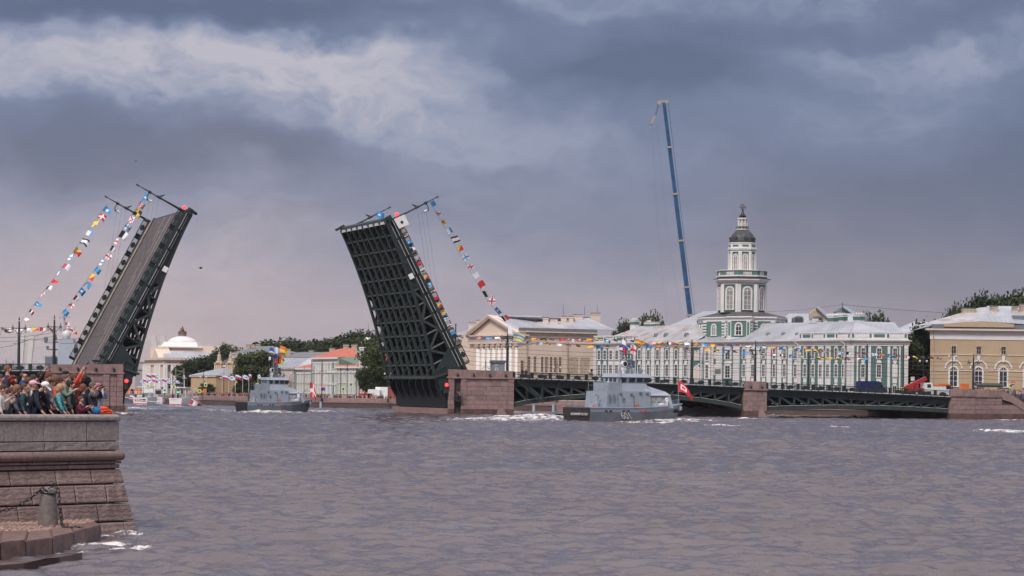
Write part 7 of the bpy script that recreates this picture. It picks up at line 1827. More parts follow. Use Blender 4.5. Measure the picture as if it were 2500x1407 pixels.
def buoy():
 P = G(476, 590, .4); root = empty('mooring_buoy', P, 'large red and white mooring buoy tilted in the water', 'buoy')
 q = MB(Matrix.Translation(P) @ Matrix.Rotation(rad(28), 4, 'Y') @ Matrix.Rotation(rad(35), 4, 'Z')); q.lathe(0, 0, [(1.0, -.8), (1.35, -.6), (1.35, .75), (1.15, 1.0), (1.1, 1.02)], 20); o = q.obj('drum', M['buoy_red'], root)
 q = MB(Matrix.Translation(P) @ Matrix.Rotation(rad(28), 4, 'Y'))
 for k in range(2):
  a0 = -.9 - .38 * k - .6; vs = [(1.37 * math.cos(a), 1.37 * math.sin(a), z) for a, z in ((a0, -.5), (a0 + .37, -.5), (a0 + .37, .75), (a0, .75))]; q.add(vs, [(0, 1, 2, 3)])
 q.obj('white_panel', M['white'], o)
 q = MB(Matrix.Translation(P) @ Matrix.Rotation(rad(28), 4, 'Y')); q.lathe(0, 0, [(1.4, .7), (1.4, .85)], 20); q.lathe(0, 0, [(1.4, -.65), (1.4, -.5)], 20); q.obj('rim', M['lamp_glass'], o)
mk('buoy_red', (.36, .055, .05), .6, var=.2, scale=2)
buoy()
# small tender with a flag beside the left pier
q = MB(); p = G(322, 640); q.hexa([(p.x - 2.6, p.y - .8, 0), (p.x + 2.4, p.y - .8, 0), (p.x + 2.4, p.y + .8, 0), (p.x - 2.6, p.y + .8, 0), (p.x - 3, p.y - 1, .9), (p.x + 2.6, p.y - 1, .9), (p.x + 2.6, p.y + 1, .9), (p.x - 3, p.y + 1, .9)]); q.top('dinghy', M['ship_dark'], 'dark low dinghy behind the left bridge pier', 'boat')
o = link('ensign', flagm('tri', 1.5, 1.1, 1)); o.location = p + Vector((-.6, 0, 2.1)); props(o, 'white blue and red ensign over the dark dinghy', 'flag')
q = MB(); a, b = W(300, 970, 590), W(392, 983, 590); q.path([a, a.lerp(b, .5) + Vector((0, 0, -.2)), b], .10, 5); q.top('tow_rope', M['lamp_glass'], 'pale rope stretched low over the water to the white boats', 'rope')
# big grey warship behind the left pier
def warship():
 D = 760; root = empty('warship', G(150, D, 0), 'large light grey warship with a white radar dome behind the left pier', 'warship'); g = M['ship_light']
 q = MB(); a, b = W(118, 960, D), W(215, 960, D); q.hexa([(a.x, D, 0), (b.x, D, 0), (b.x, D + 12, 0), (a.x, D + 12, 0), (a.x - 2, D - .5, 6), (b.x, D - .5, 6), (b.x, D + 12, 6), (a.x - 2, D + 12, 6)]); q.obj('hull', M['ship_grey'], root)
 def tw(x0, x1, y0, y1, nm, m=g, dx=0, d=0):
  q = MB(); A, B_, C_, E = W(x0, y0, D + d), W(x1, y0, D + d), W(x1 - dx, y1, D + d), W(x0 + dx, y1, D + d); q.slab([A, B_, C_, E], (0, 6, 0)); return q.obj(nm, m, root)
 tw(140, 182, 960, 840, 'tower_block', dx=1); tw(142, 180, 838.6, 828, 'tower_top', dx=3, d=.1); tw(110, 132, 960, 872, 'forward_block', M['ship_dark'], d=.2); tw(104, 130, 871, 868.5, 'platform', d=.3); tw(106, 140, 837, 834, 'platform', d=.4); tw(113, 133, 854.5, 852, 'platform', M['ship_dark'], d=.4)
 q = MB(); q.ball(W(162, 818, D + 3), 11.5 * D / F, 20); q.obj('radar_dome', M['lamp_glass'], root, smooth=True); q = MB(); c = W(162, 830, D + 3); q.tube(c, c + Vector((0, 0, 1)), 1.1, 1.0, 12); q.obj('dome_base', g, root)
 q = MB(); q.tube(W(158, 832, D + 4), W(157, 760, D + 4), .5, .22, 8); q.tube(W(157, 760, D + 4), W(156, 744, D + 4), .05, .03, 5); q.obj('main_mast', g, root)
 q = MB()
 for x0, x1, y in ((145, 170, 766), (144, 170, 775), (136, 184, 803), (150, 164, 761)): q.beam(W(x0, y, D + 3.4), W(x1, y, D + 3.4), .3, .3)
 for x in (145, 151, 163, 169.5): q.beam(W(x, 777, D + 3.4), W(x, 772, D + 3.4), .25, .25)
 q.tube(W(182, 803, D + 3), W(182, 794, D + 3), .3, .1, 6); q.ball(W(157, 757, D + 4), .55, 8); q.obj('mast_yards', g, root)
 q = MB(); q.box(W(108, 832, D).x, W(114, 832, D).x, D, D + 2, W(108, 834, D).z, W(108, 826, D).z); q.ball(W(112, 827, D + 1), .7, 8); q.tube(W(137, 832, D), W(137, 817, D), .4, .2, 6); q.ball(W(116, 848, D + 1), .5, 8); q.obj('sensors', M['ship_dark'], root, kind='stuff')
 for i, (x, y, k) in enumerate(((160, 787, 'rw'), (163, 794, 'redcross'), (168, 800, 'tri'), (172, 806, 'redsalt'), (178, 808, 'yr'))):
  o = link('signal_flag', flagm(k, 1.3, .9, i)); o.location = W(x, y, D - .5); props(o, 'tiny %s signal flag on the warship halyard, %s from the mast top' % (('red and white', 'white red cross', 'tricolour', 'red saltire', 'yellow and red')[i], ('first', 'second', 'third', 'fourth', 'fifth')[i]), 'flag')
warship()
# ================================================================== PEOPLE
CLOTH = {}
def cloth(c, pattern=None):
 key = (c, pattern)
 if key not in CLOTH:
  m = mat('cloth', c, .85, var=.14, scale=14, bump=.3, bscale=18)
  if pattern:
   t = NT(m.node_tree); b = m.node_tree.nodes['Principled BSDF']; geo = t.n('ShaderNodeNewGeometry').outputs['Position']
   f = t.ramp(t.noise(geo, 16.0, 2.0), [(.56, 0.), (.62, 1.)]); t.put(b.inputs['Base Color'], t.mix(f, tuple(c) + (1,), tuple(pattern) + (1,)))
  CLOTH[key] = m
 return CLOTH[key]
def skin_mesh(V, E, Rr, name, m, lvl=1, extra=None):
 me = bpy.data.meshes.new(name); me.from_pydata([tuple(v) for v in V], E, []); o = bpy.data.objects.new(name, me); COL.objects.link(o)
 sk = o.modifiers.new('s', 'SKIN'); sk.use_smooth_shade = True; lay = me.skin_vertices[0].data
 for i, r in enumerate(Rr):
  lay[i].radius = (r, r) if not hasattr(r, '__len__') else r; lay[i].use_root = (i == 0)
 ss = o.modifiers.new('u', 'SUBSURF'); ss.levels = lvl; ss.render_levels = lvl
 dg = bpy.context.evaluated_depsgraph_get(); out = bpy.data.meshes.new_from_object(o.evaluated_get(dg)); bpy.data.objects.remove(o)
 out.materials.clear(); out.materials.append(m); out.name = name
 if extra is not None:
  bm = bmesh.new(); bm.from_mesh(out); tmp = extra.mesh('x', m, smooth=True); bm.from_mesh(tmp); bm.to_mesh(out); bm.free()
 return out
def person(head, face, floor, label, top=(.1, .1, .1), pose='stand', hair=(.08, .04, .02), hairk='short', legs=(.03, .035, .05), lean=0.0, pat=None, sleeves=None, look=0.0, hat=None, group=None, female=False, crouch=0.0, skinm='skin', bag=None):
 H = (head.z - floor)
 ln = rad(lean)
 # local frame: x forward, z up; unit standing height 1.72 scaled to fit head height
 k0 = 1.60
 spine = 1.60 - .92; hz = .92 + spine * math.cos(ln); k = H / hz if not crouch else max(.85, min(1.08, H / hz + crouch))
 def tor(x, y, z):
  dz = z - .92; return Vector((x * math.cos(ln) + dz * math.sin(ln), y, .92 + dz * math.cos(ln) - x * math.sin(ln)))
 sw = .17 if female else .195
 P = {}
 P['pel'] = tor(0, 0, .95); P['spi'] = tor(0, 0, 1.12); P['che'] = tor(.01, 0, 1.30); P['nek'] = tor(0, 0, 1.45)
 hd = tor(.03, 0, 1.60); P['hd0'] = tor(.01, 0, 1.53); P['hd1'] = hd
 arms = {}
 for s in (-1, 1):
  sh = tor(0, s * sw, 1.38)
  if pose == 'phone': el = sh + Vector((.14, s * .06, -.22)); wr = el + Vector((.20, -s * .10, .18)); hn = wr + Vector((.07, -s * .03, .03))
  elif pose == 'raise': el = sh + Vector((.12, s * .10, .16)); wr = el + Vector((.10, -s * .08, .24)); hn = wr + Vector((.03, -s * .02, .08))
  elif pose == 'rest': el = sh + Vector((.09, s * .08, -.27)); wr = el + Vector((.13, -s * .02, -.22)); hn = wr + Vector((.07, 0, -.05))
  elif pose == 'binoc': el = sh + Vector((.20, s * .08, -.10)); wr = tor(.16, s * .06, 1.55); hn = wr + Vector((.06, -s * .01, .03))
  elif pose == 'wave' and s == 1: el = sh + Vector((.02, .16, .18)); wr = el + Vector((.02, .02, .26)); hn = wr + Vector((.02, 0, .09))
  else: el = sh + Vector((.02, s * .05, -.28)); wr = el + Vector((.10, -s * .01, -.23)); hn = wr + Vector((.03, 0, -.08))
  arms[s] = (sh, el, wr, hn)
 kn = crouch
 def leg(s):
  if crouch: return Vector((0, s * .09, .90)), Vector((.30, s * .13, .62)), Vector((.02, s * .12, .26 if False else .08)), Vector((.15, s * .12, .04))
  return Vector((0, s * .09, .88)), Vector((.03, s * .10, .48)), Vector((0, s * .10, .08)), Vector((.14, s * .11, .035))
 V = [P['pel'], P['spi'], P['che'], P['nek'], P['hd0'], P['hd1'], tor(.03, 0, 1.66)]; Rr = [(.145, .11), (.125, .10), (.16, .115), .058, .062, (.082, .095), (.07, .075)]; E = [(0, 1), (1, 2), (2, 3), (3, 4), (4, 5), (5, 6)]
 nose = tor(.135, 0, 1.59); V.append(nose); Rr.append(.014); E.append((5, 7))
 for s in (-1, 1):
  sh, el, wr, hn = arms[s]; i = len(V); V += [sh, el, wr, wr.lerp(hn, .8)]; Rr += [.062, .045, .030, (.036, .022)]; E += [(2, i), (i, i + 1), (i + 1, i + 2), (i + 2, i + 3)]
  a, b, c, d = leg(s); i = len(V); V += [a, b, c, d]; Rr += [.088, .058, .042, .035]; E += [(0, i), (i, i + 1), (i + 1, i + 2), (i + 2, i + 3)]
 ex = MB()
 for s in (-1, 1):                            # four unequal fingers, bent, and a thumb from the side of the palm
  sh, el, wr, hn = arms[s]; d = (hn - wr).normalized(); side = d.cross(Vector((0, 0, 1))); side = side.normalized() if side.length > .1 else Vector((0, 1, 0)); nrm = side.cross(d).normalized()
  for j, ln_ in enumerate((.072, .08, .075, .058)):
   a = hn + side * (.027 - .018 * j); b = a + d * ln_ * .55; c = b + (d - nrm * .9).normalized() * ln_ * .5; ex.tube(a - d * .02, b, .0095, .009, 6); ex.tube(b, c, .009, .007, 6)
  a = wr.lerp(hn, .45) + side * .03; b = a + (d + side * .9).normalized() * .035; ex.tube(a, b, .011, .01, 6); ex.tube(b, b + (d * 1.2 + side * .2).normalized() * .03, .01, .008, 6)
 for s in (-1, 1): ex.ball(tor(.02, s * .086, 1.59), .026, 6, .6, .5, 1.2)
 base = Vector((head.x, head.y, floor)); off = Matrix.Rotation(face, 3, 'Z') @ Vector((hd.x, hd.y, 0)) * k; base -= off
 root = empty('person', base, label, 'person', group, rz=face); root.scale = (k, k, k); WL[root.name] = Vector((0, 0, 0))
 link('body', skin_mesh(V, E, Rr, 'body', M[skinm], 1, ex), root, world=False)
 f = MB(); f.ball(tor(.112, -.033, 1.615), .011, 6); f.ball(tor(.112, .033, 1.615), .011, 6); f.obj('eyes', M['black'], root)
 f = MB(); f.tube(tor(.112, -.025, 1.548), tor(.112, .025, 1.548), .007, .007, 5); f.obj('mouth', M['lips'], root)
 # jacket: follows the trunk and both arms down to the cuffs
 V = [P['pel'] + Vector((0, 0, -.06)), P['spi'], P['che'], tor(0, 0, 1.43)]; Rr = [(.185, .15), (.165, .14), (.195, .15), (.085, .08)]; E = [(0, 1), (1, 2), (2, 3)]
 for s in (-1, 1):
  sh, el, wr, hn = arms[s]; i = len(V); V += [sh, el, el.lerp(wr, .86)]; Rr += [.088, .062, .045]; E += [(2, i), (i, i + 1), (i + 1, i + 2)]
 link('jacket', skin_mesh(V, E, Rr, 'jacket', cloth(top, pat), 1), root, world=False)
 V = [Vector((0, 0, .94)), ]; Rr = [(.17, .13)]; E = []
 for s in (-1, 1):
  a, b, c, d = leg(s); i = len(V); V += [a, b, c + Vector((0, 0, .04))]; Rr += [.108, .078, .062]; E += [(0, i), (i, i + 1), (i + 1, i + 2)]
 link('trousers', skin_mesh(V, E, Rr, 'trousers', cloth(legs), 1), root, world=False)
 hm = cloth(hair); q = MB(); r = random.Random(int(head.x * 100) % 977)
 hr = tor(-.015, 0, 1.635)
 if hairk == 'short': q.ball(hr, .108, 12, 1.0, .86, .98)
 elif hairk == 'bob': q.ball(hr, .122, 12, 1.0, .95, 1.0); q.ball(tor(-.045, 0, 1.56), .112, 10, .8, 1.0, 1.05)
 elif hairk == 'curly':
  for _ in range(26): q.ball(hr + Vector((r.uniform(-.10, .05), r.uniform(-.1, .1), r.uniform(-.13, .07))), r.uniform(.05, .075), 6)
 elif hairk == 'bald':
  q.ball(tor(-.05, 0, 1.61), .092, 10, .8, 1.02, .9)
 elif hairk == 'long': q.ball(hr, .118, 12, 1, .92, 1); q.ball(tor(-.06, 0, 1.50), .10, 10, .7, 1.0, 1.7)
 elif hairk == 'hood': q.ball(tor(-.02, 0, 1.61), .15, 12, 1, .95, 1.1)
 q.obj('hair', hm, root, smooth=True)
 if hat:
  kind, hc = hat; q = MB(); q.ball(tor(-.005, 0, 1.665), .118, 14, 1.03, .9, .72 if kind == 'cap' else .62)
  if kind == 'cap': q.hexa([tor(.07, -.075, 1.665), tor(.07, .075, 1.665), tor(.22, .05, 1.635), tor(.22, -.05, 1.635), tor(.07, -.075, 1.68), tor(.07, .075, 1.68), tor(.22, .05, 1.648), tor(.22, -.05, 1.648)])
  q.obj('cap' if kind == 'cap' else 'beret', cloth(hc), root, smooth=(kind != 'cap'))
 R3 = Matrix.Rotation(face, 3, 'Z')
 return root, {s: base + R3 @ (arms[s][3] * k) for s in (-1, 1)}, base, k
mk('lips', (.35, .10, .09), .6, var=0)
def held(name, label, cat, p, size, m, rz=0.0, tilt=0.0):
 q = MB(); sx, sy, sz = size; q.box(-sx / 2, sx / 2, -sy / 2, sy / 2, -sz / 2, sz / 2)
 if name == 'camera': q.tube((sx / 2, 0, 0), (sx / 2 + .07, 0, 0), .038, .034, 12); q.box(-.02, .02, -.03, .03, sz / 2, sz / 2 + .025)
 if name == 'phone': q.cur = 0
 me = q.mesh(name, M[m]); o = link(name, me); o.location = p; o.rotation_euler = (tilt, 0, rz); return props(o, label, cat)
def spectators():
 FR, BK = 3.03, 3.62
 # the raised step the back rows stand on
 q = MB(QM); q.box(-9, -1.3, 2.3, 7.8, 3.032, BK); q.top('viewing_step', M['granite_grey'], 'plain stone step behind the parapet that the back rows stand on', 'step')
 def hp(x, y, d):
  o = QM @ Vector((0, d, 0)); a = -qdir; D = 82.0
  for _ in range(5):
   u, v = UV(x, y); k = u / F; t = (k * o.y - o.x) / (a.x - k * a.y); D = (o + a * t).y
  return Vector((k * D, D, CH + v * D / F))
 L = [
  # x, y, depth, floor, heading, kwargs
  (12, 950, .95, FR, -25, dict(label='woman with brown hair and sunglasses in a beige jacket aiming a camera', top=(.50, .40, .34), pose='phone', hair=(.07, .025, .018), hairk='bob', female=True), 'camera'),
  (44, 951, .95, FR, -8, dict(label='woman with a light brown bob in a grey blue denim jacket leaning on the parapet', top=(.09, .11, .14), pose='rest', hair=(.22, .11, .06), hairk='bob', female=True, lean=14), None),
  (3, 999, .8, FR, 0, dict(label='person in pale clothes crouched at the very left edge of the parapet', top=(.62, .58, .52), pose='stand', crouch=.5, female=True), None),
  (30, 985, 1.1, FR, 10, dict(label='person in a brown coat bent low behind the beige jacket', top=(.10, .065, .055), pose='stand', hair=(.09, .045, .025), crouch=.45, lean=20), None),
  (34, 930, 2.0, FR, -10, dict(label='person with a big mane of dark red curly hair', top=(.10, .05, .05), pose='stand', hair=(.20, .028, .012), hairk='curly', female=True), None),
  (21, 903, 3.4, BK, 5, dict(label='man with short ginger hair and navy suit jacket seen from behind', top=(.018, .03, .075), pose='stand', hair=(.20, .085, .04)), None),
  (60, 917, 3.0, BK, -12, dict(label='balding man in a blue shirt holding a black camera up', top=(.02, .05, .18), pose='phone', hair=(.14, .07, .045), hairk='bald'), 'camera'),
  (101, 917, 3.3, BK, -6, dict(label='dark haired person in black raising a phone overhead with both hands', top=(.015, .015, .02), pose='raise', hair=(.03, .015, .014)), 'phone'),
  (84, 941, 1.6, FR, -5, dict(label='person in a white and pink cap and pale shirt', top=(.55, .50, .52), pose='phone', hair=(.3, .15, .08), hat=('cap', (.72, .42, .50))), None),
  (73, 933, 2.2, FR, 8, dict(label='person in a grey sweater with bare raised forearms behind the caps', top=(.10, .095, .10), pose='binoc', hair=(.10, .05, .03)), None),
  (109, 944, .9, FR, -14, dict(label='man in a white cap and black jacket bending over the parapet', top=(.014, .016, .028), pose='rest', hair=(.05, .03, .02), hat=('cap', (.78, .76, .74)), lean=38, legs=(.07, .11, .18)), None),
  (127, 934, 1.15, FR, 12, dict(label='woman with curly brown hair in a grey flower patterned jacket leaning on the wall', top=(.26, .235, .24), pat=(.05, .045, .06), pose='rest', hair=(.17, .09, .05), hairk='curly', female=True, lean=16), None),
  (149, 949, .95, FR, 0, dict(label='blonde woman with glasses in a turquoise patterned jacket', top=(.02, .27, .27), pat=(.30, .40, .42), pose='rest', hair=(.42, .25, .14), hairk='bob', female=True, lean=10), None),
  (143, 930, 2.7, FR, 0, dict(label='brown haired person in an orange top between the curly heads', top=(.62, .10, .05), hair=(.13, .06, .035), pose='stand', hairk='bob', female=True), None),
  (160, 927, 2.0, FR, -6, dict(label='man with grey brown hair in a pale green shirt and dark vest', top=(.15, .21, .165), pose='phone', hair=(.11, .075, .06)), 'phone'),
  (163, 915, 4.4, BK, 0, dict(label='person in a black cap far back beside the raised orange sleeves', top=(.03, .03, .04), hair=(.02, .02, .02), hat=('beret', (.012, .012, .015))), None),
  (185, 925, 2.4, BK - .59, -3, dict(label='person in a bright orange red top raising a phone overhead', top=(.52, .06, .035), pose='raise', hair=(.10, .04, .03), hairk='short', female=True), 'phone'),
  (215, 933, 2.2, FR, 5, dict(label='person in a black pointed hood behind the navy jacket', top=(.012, .012, .016), pose='stand', hair=(.01, .01, .012), hairk='hood'), None),
  (206, 949, 1.3, FR, -4, dict(label='woman with a chestnut bob in a navy jacket', top=(.012, .018, .04), pose='rest', hair=(.16, .055, .03), hairk='bob', female=True), None),
  (199, 976, .8, FR, -15, dict(label='boy with short brown hair in a maroon sweater filming with a phone', top=(.10, .012, .03), pose='phone', hair=(.10, .05, .03), crouch=.0), 'phone'),
  (229, 944, 1.15, FR, -8, dict(label='man with grey hair and a patterned scarf holding binoculars to his face', top=(.035, .035, .045), pat=(.14, .14, .13), pose='binoc', hair=(.12, .10, .09)), 'camera'),
  (242, 946, 1.9, FR, -6, dict(label='woman in a pink beret and pale blue sleeves beside the man with the scarf', top=(.34, .36, .46), pose='binoc', hair=(.25, .12, .09), hat=('beret', (.42, .14, .20)), female=True), None),
  (85, 927, 2.6, FR, -4, dict(label='person with dark brown hair and charcoal coat between the white caps and the blue shirt', top=(.04, .035, .04), hair=(.05, .025, .018)), None),
  (119, 922, 3.0, FR, 6, dict(label='person with auburn hair and dark plum top behind the white cap', top=(.06, .025, .035), hair=(.14, .05, .025), hairk='bob', female=True), None),
  (176, 941, 1.8, FR, -6, dict(label='person with black hair and grey top between the turquoise and navy jackets', top=(.08, .075, .08), hair=(.02, .015, .015)), None),
  (196, 931, 2.9, FR, 4, dict(label='person with sandy hair and brown coat half hidden by the black hood', top=(.09, .055, .04), hair=(.22, .13, .07)), None),
  (4, 926, 2.4, FR, -6, dict(label='person with brown hair and mauve top at the left edge above the camera', top=(.14, .08, .12), hair=(.08, .04, .025), female=True), None),
  (62, 947, 1.5, FR, -3, dict(label='person in a dark teal coat behind the denim jacket', top=(.02, .06, .065), hair=(.10, .05, .03)), None),
 ]
 for x, y, d, fl, hd, kw, h_ in L:
  lab = kw.pop('label'); p = hp(x, y, d)
  if 'crouch' in kw and kw['crouch']: pass
  H = (p.z - fl)
  r_, hands, base, k = person(p, rad(hd), fl, lab, **kw)
  if h_:
   c = (hands[-1] + hands[1]) / 2 + Vector((.05 * math.cos(rad(hd)), .05 * math.sin(rad(hd)), .02))
   if h_ == 'camera': held('camera', 'black camera held by the ' + lab.split(' in ')[0].split(' holding')[0], 'camera', c, (.07, .13, .09), 'black', rad(hd))
   else: held('phone', 'black phone held by the ' + ' '.join(lab.split()[:7]), 'phone', c, (.012, .15, .075), 'black', rad(hd + 20))
 p = hp(235, 1002, .45); q = MB(Matrix.Translation((p.x, p.y, 3.97))); q.ball((0, 0, .12), .16, 10, 1.1, .7, .8); q.beam((-.1, 0, .2), (.12, 0, .26), .03, .06); q.top('bag', cloth((.02, .14, .36)), 'bright blue bag resting on the coping beside the orange life jacket', 'bag', smooth=True)
 # the orange life jacket lying over the coping
 p = hp(255, 1000, .5); q = MB(Matrix.Translation((p.x, p.y, 3.97)))
 q.ball((-.12, 0, .08), .14, 10, 1.35, .8, .7); q.ball((.14, .02, .08), .12, 10, 1.3, .8, .75); q.ball((-.05, 0, .2), .12, 10, 1.6, .8, .6); q.beam((-.2, -.08, .1), (.22, -.08, .14), .03, .05); q.ball((-.35, .05, .1), .1, 8)
 q.top('life_jacket', cloth((.78, .10, .035)), 'bright orange life jacket bundled on the end of the coping', 'life jacket', smooth=True)
spectators()
mk('uniform_white', (.76, .76, .80), .8, var=.05)
def ship_person(s, lx, ly, lz, label, face=0, **kw):
 w = s.matrix_basis @ Vector((lx, ly, lz)); h = w + Vector((0, 0, 1.62)); person(h, face, w.z, label, **kw)
bpy.context.view_layer.update()
ship_person(SHIP, 16.3, -2.65, 2.45, 'sailor in white uniform and red cap at the rail of ship 601', rad(-80), top=(.76, .76, .80), legs=(.76, .76, .80), hair=(.05, .03, .02), hat=('beret', (.35, .06, .08)))
ship_person(SHIP, 5.6, -.9, 5.0, 'sailor in white behind the wheelhouse of ship 601', rad(160), top=(.76, .76, .80), legs=(.06, .06, .1), hair=(.05, .03, .02), hat=('beret', (.7, .7, .72)))
ship_person(SHIP2, 16.0, -2.65, 2.45, 'sailor in white at the rail of the second grey ship', rad(-80), top=(.76, .76, .80), legs=(.76, .76, .80), hair=(.05, .03, .02), hat=('beret', (.35, .06, .08)))
ship_person(SHIP2, 2.4, .4, 2.3, 'person in dark clothes on the stern deck of the second grey ship', rad(160), top=(.03, .04, .06), hair=(.05, .03, .02))
def pp(t, w, z, lab, face, **kw): p = bp(t, w, z + 1.62); person(p, face, z, lab, **kw)
pp(-4.8, -.2, 2.72, 'man in dark clothes standing on the small pier balcony', rad(200), top=(.05, .045, .05), hair=(.08, .04, .03))
pp(-4.3, .2, 2.72, 'second man in a pale shirt behind the balcony rail', rad(240), top=(.30, .28, .30), hair=(.05, .03, .03))
pp(-73.6, 1.4, 7.35, 'photographer in black on top of the left pier beside a large camera', rad(30), top=(.012, .012, .015), hair=(.02, .02, .02), lean=25, pose='binoc')
pp(tb(1281), 1.4, 7.1, 'person in black leaning on the railing right of the main pier', rad(-100), top=(.012, .012, .015), hair=(.02, .02, .02), lean=20, pose='rest')
pp(tb(1290), 1.4, 7.05, 'second person in black beside the first at the railing', rad(-80), top=(.015, .014, .02), hair=(.03, .02, .02), lean=15, pose='rest')
pp(tb(2209), 1.1, 4.75, 'road worker in a bright yellow green vest near the end of the bridge', rad(-60), top=(.45, .85, .05), hair=(.05, .03, .02), lean=25, pose='rest')
p = W(1789, 643, 607.5); person(Vector((p.x, p.y, 35.35)), rad(-90), 33.75, 'person in blue standing on the tower balcony', top=(.04, .05, .28), hair=(.05, .03, .03), legs=(.10, .04, .05))
for (x, lab) in ((422, 'dark clothed man standing on the middle white boat'), (434, 'second dark clothed man standing on the white boat')):
 p = G(x, 592, 1.2); person(Vector((p.x, p.y, 2.85)), rad(90), 1.15, lab, top=(.02, .02, .03), hair=(.03, .02, .02))
for (x, lab) in ((331, 'man in a dark vest at the wheel of the open white boat'), (350, 'second person seated in the open white boat')):
 p = G(x, 603, 1.2); person(Vector((p.x, p.y, 2.8)), rad(90), 1.1, lab, top=(.04, .045, .06), hair=(.03, .02, .02))
# crowds far along the quays: tiny figures nobody could count
def crowd(spots, label, seed):
 r = random.Random(seed); cols = [cloth(c) for c in ((.03, .03, .045), (.45, .42, .42), (.28, .05, .05), (.05, .08, .20), (.12, .10, .10), (.55, .35, .25), (.07, .05, .05), (.30, .30, .36), (.5, .12, .04))]; mats = cols + [M['skin'], cloth((.06, .035, .025)), cloth((.30, .18, .10))]
 q = MB()
 for (x, y, z) in spots:
  h = r.uniform(.9, 1.06); c = r.randrange(len(cols)); a = r.uniform(0, 6.28); q.M = Matrix.Translation((x, y, z)) @ Matrix.Rotation(a, 4, 'Z') @ Matrix.Scale(h, 4)
  q.cur = 4 if r.random() < .7 else 3; q.hexa([(-.1, -.16, 0), (.1, -.16, 0), (.1, .16, 0), (-.1, .16, 0), (-.12, -.19, .85), (.12, -.19, .85), (.12, .19, .85), (-.12, .19, .85)])
  q.cur = c; q.hexa([(-.12, -.2, .85), (.12, -.2, .85), (.12, .2, .85), (-.12, .2, .85), (-.11, -.25, 1.42), (.11, -.25, 1.42), (.11, .25, 1.42), (-.11, .25, 1.42)])
  q.cur = len(cols); q.ball((.02, 0, 1.58), .11, 6); q.cur = len(cols) + 1 + (r.random() < .4); q.ball((-.02, 0, 1.63), .115, 6)
  if r.random() < .25: q.cur = len(cols); q.beam((.1, .2, 1.35), (.25, .1, 1.65), .07, .07); q.beam((.1, -.2, 1.35), (.25, -.1, 1.65), .07, .07)
 q.M = None
 me = q.mesh('crowd', mats); o = link('crowd', me); props(o, label, 'crowd', kind='stuff')
def line_spots(pts, n, z, seed, back=2.5, off=.7):
 r = random.Random(seed); out = []; segs = list(zip(pts[:-1], pts[1:])); Ls = [(b - a).length for a, b in segs]; T_ = sum(Ls)
 for _ in range(n):
  t = r.uniform(0, T_)
  for (a, b), L in zip(segs, Ls):
   if t <= L: break
   t -= L
  d = (b - a).normalized(); nn = Vector((-d.y, d.x, 0)); nn = nn if nn.y > 0 else -nn
  p = a + d * t + nn * (off + back * r.random() ** 1.6); out.append((p.x, p.y, z))
 return out
crowd(line_spots([EP[4] + (EP[5] - EP[4]) * .45, EP[5], EP[6], EP[7]], 420, 1.5, 4), 'dense crowd of tiny spectators lining the quay wall between the bridge leaves', 4)
crowd(line_spots([EP[2], EP[3], EP[4], EP[5]], 120, 1.5, 5, 5), 'thin crowd along the distant quay behind the white boats', 5)
crowd(line_spots([bp(tb(2365), 1.4, 0), bp(tb(2520), 1.4, 0)], 150, 4.36, 6, 5.0, .2), 'crowd of spectators behind the parapet of the right abutment', 6)
# ================================================================== LAMPS, FLAGS, SIGNS, VEHICLES
def bridge_lamp(t, w, z, h, label, arm=1.25, copy=None):
 root = empty('street_lamp', bp(t, w, z), label, 'street lamp', 'tall lamp posts on the bridge'); p = bp(t, w, z); Tm = Matrix.Translation(p) @ Matrix.Rotation(TH, 4, 'Z')
 q = MB(Tm); q.lathe(0, 0, [(.45, 0), (.45, .5), (.34, .6), (.32, 1.2), (.27, 1.3), (.23, h * .62), (.26, h * .63), (.17, h * .66), (.14, h * .92)], 10); q.obj('post', M['iron'], root)
 q = MB(Tm); q.ball((0, 0, h * .95), .17, 8); q.tube((0, 0, h * .95), (0, 0, h), .1, .06, 6); q.tube((0, 0, h * .74), (0, 0, h * .8), .2, .2, 8); q.obj('finial', M['iron'], root)
 q = MB(Tm); q.beam((-arm, 0, h * .79), (arm, 0, h * .79), .09, .12); q.path([Vector((-arm * .8, 0, h * .78)), Vector((-.35, 0, h * .72)), Vector((-.1, 0, h * .6))], .04, 5); q.path([Vector((arm * .8, 0, h * .78)), Vector((.35, 0, h * .72)), Vector((.1, 0, h * .6))], .04, 5); q.beam((-arm * .35, 0, h * .70), (arm * .35, 0, h * .70), .07, .07); q.obj('crossarm', M['iron'], root)
 for e in (-1, 1):
  q = MB(Tm); x = e * (arm - .15); q.lathe(x, 0, [(.30, h * .79), (.34, h * .785), (.16, h * .81), (.05, h * .83), (.06, h * .86)], 8)
  for k in range(4): a = math.pi / 4 + k * math.pi / 2; q.beam((x + .22 * math.cos(a), .22 * math.sin(a), h * .785), (x + .17 * math.cos(a), .17 * math.sin(a), h * .725), .03, .03)
  q.tube((x, 0, h * .725), (x, 0, h * .72), .2, .2, 8); l = q.obj('lantern', M['iron'], root); q = MB(Tm); q.lathe(x, 0, [(.15, h * .727), (.2, h * .783)], 8); q.obj('lantern_glass', M['lamp_glass'], l)
 return root
zl = lambda x: 7.05 + (5.95 - 7.05) * (x - 1255) / 565 if x < 1845 else 5.65 + (4.5 - 5.65) * (x - 1870) / 450
LMP = [(45, 6.8, 9.9, 'tall bridge lamp nearest the left edge of the picture'), (131, 7.2, 9.9, 'tall bridge lamp beside the raised left leaf and the warship'),
  (1238, 7.1, 9.4, 'tall bridge lamp on the main pier before the portico'), (1688, 6.2, 8.9, 'tall bridge lamp above the bow of ship 601'), (1843, 5.8, 9.3, 'tall bridge lamp standing on the narrow pier'), (2376, 4.4, 8.9, 'tall bridge lamp before the yellow building')]
LT = {}
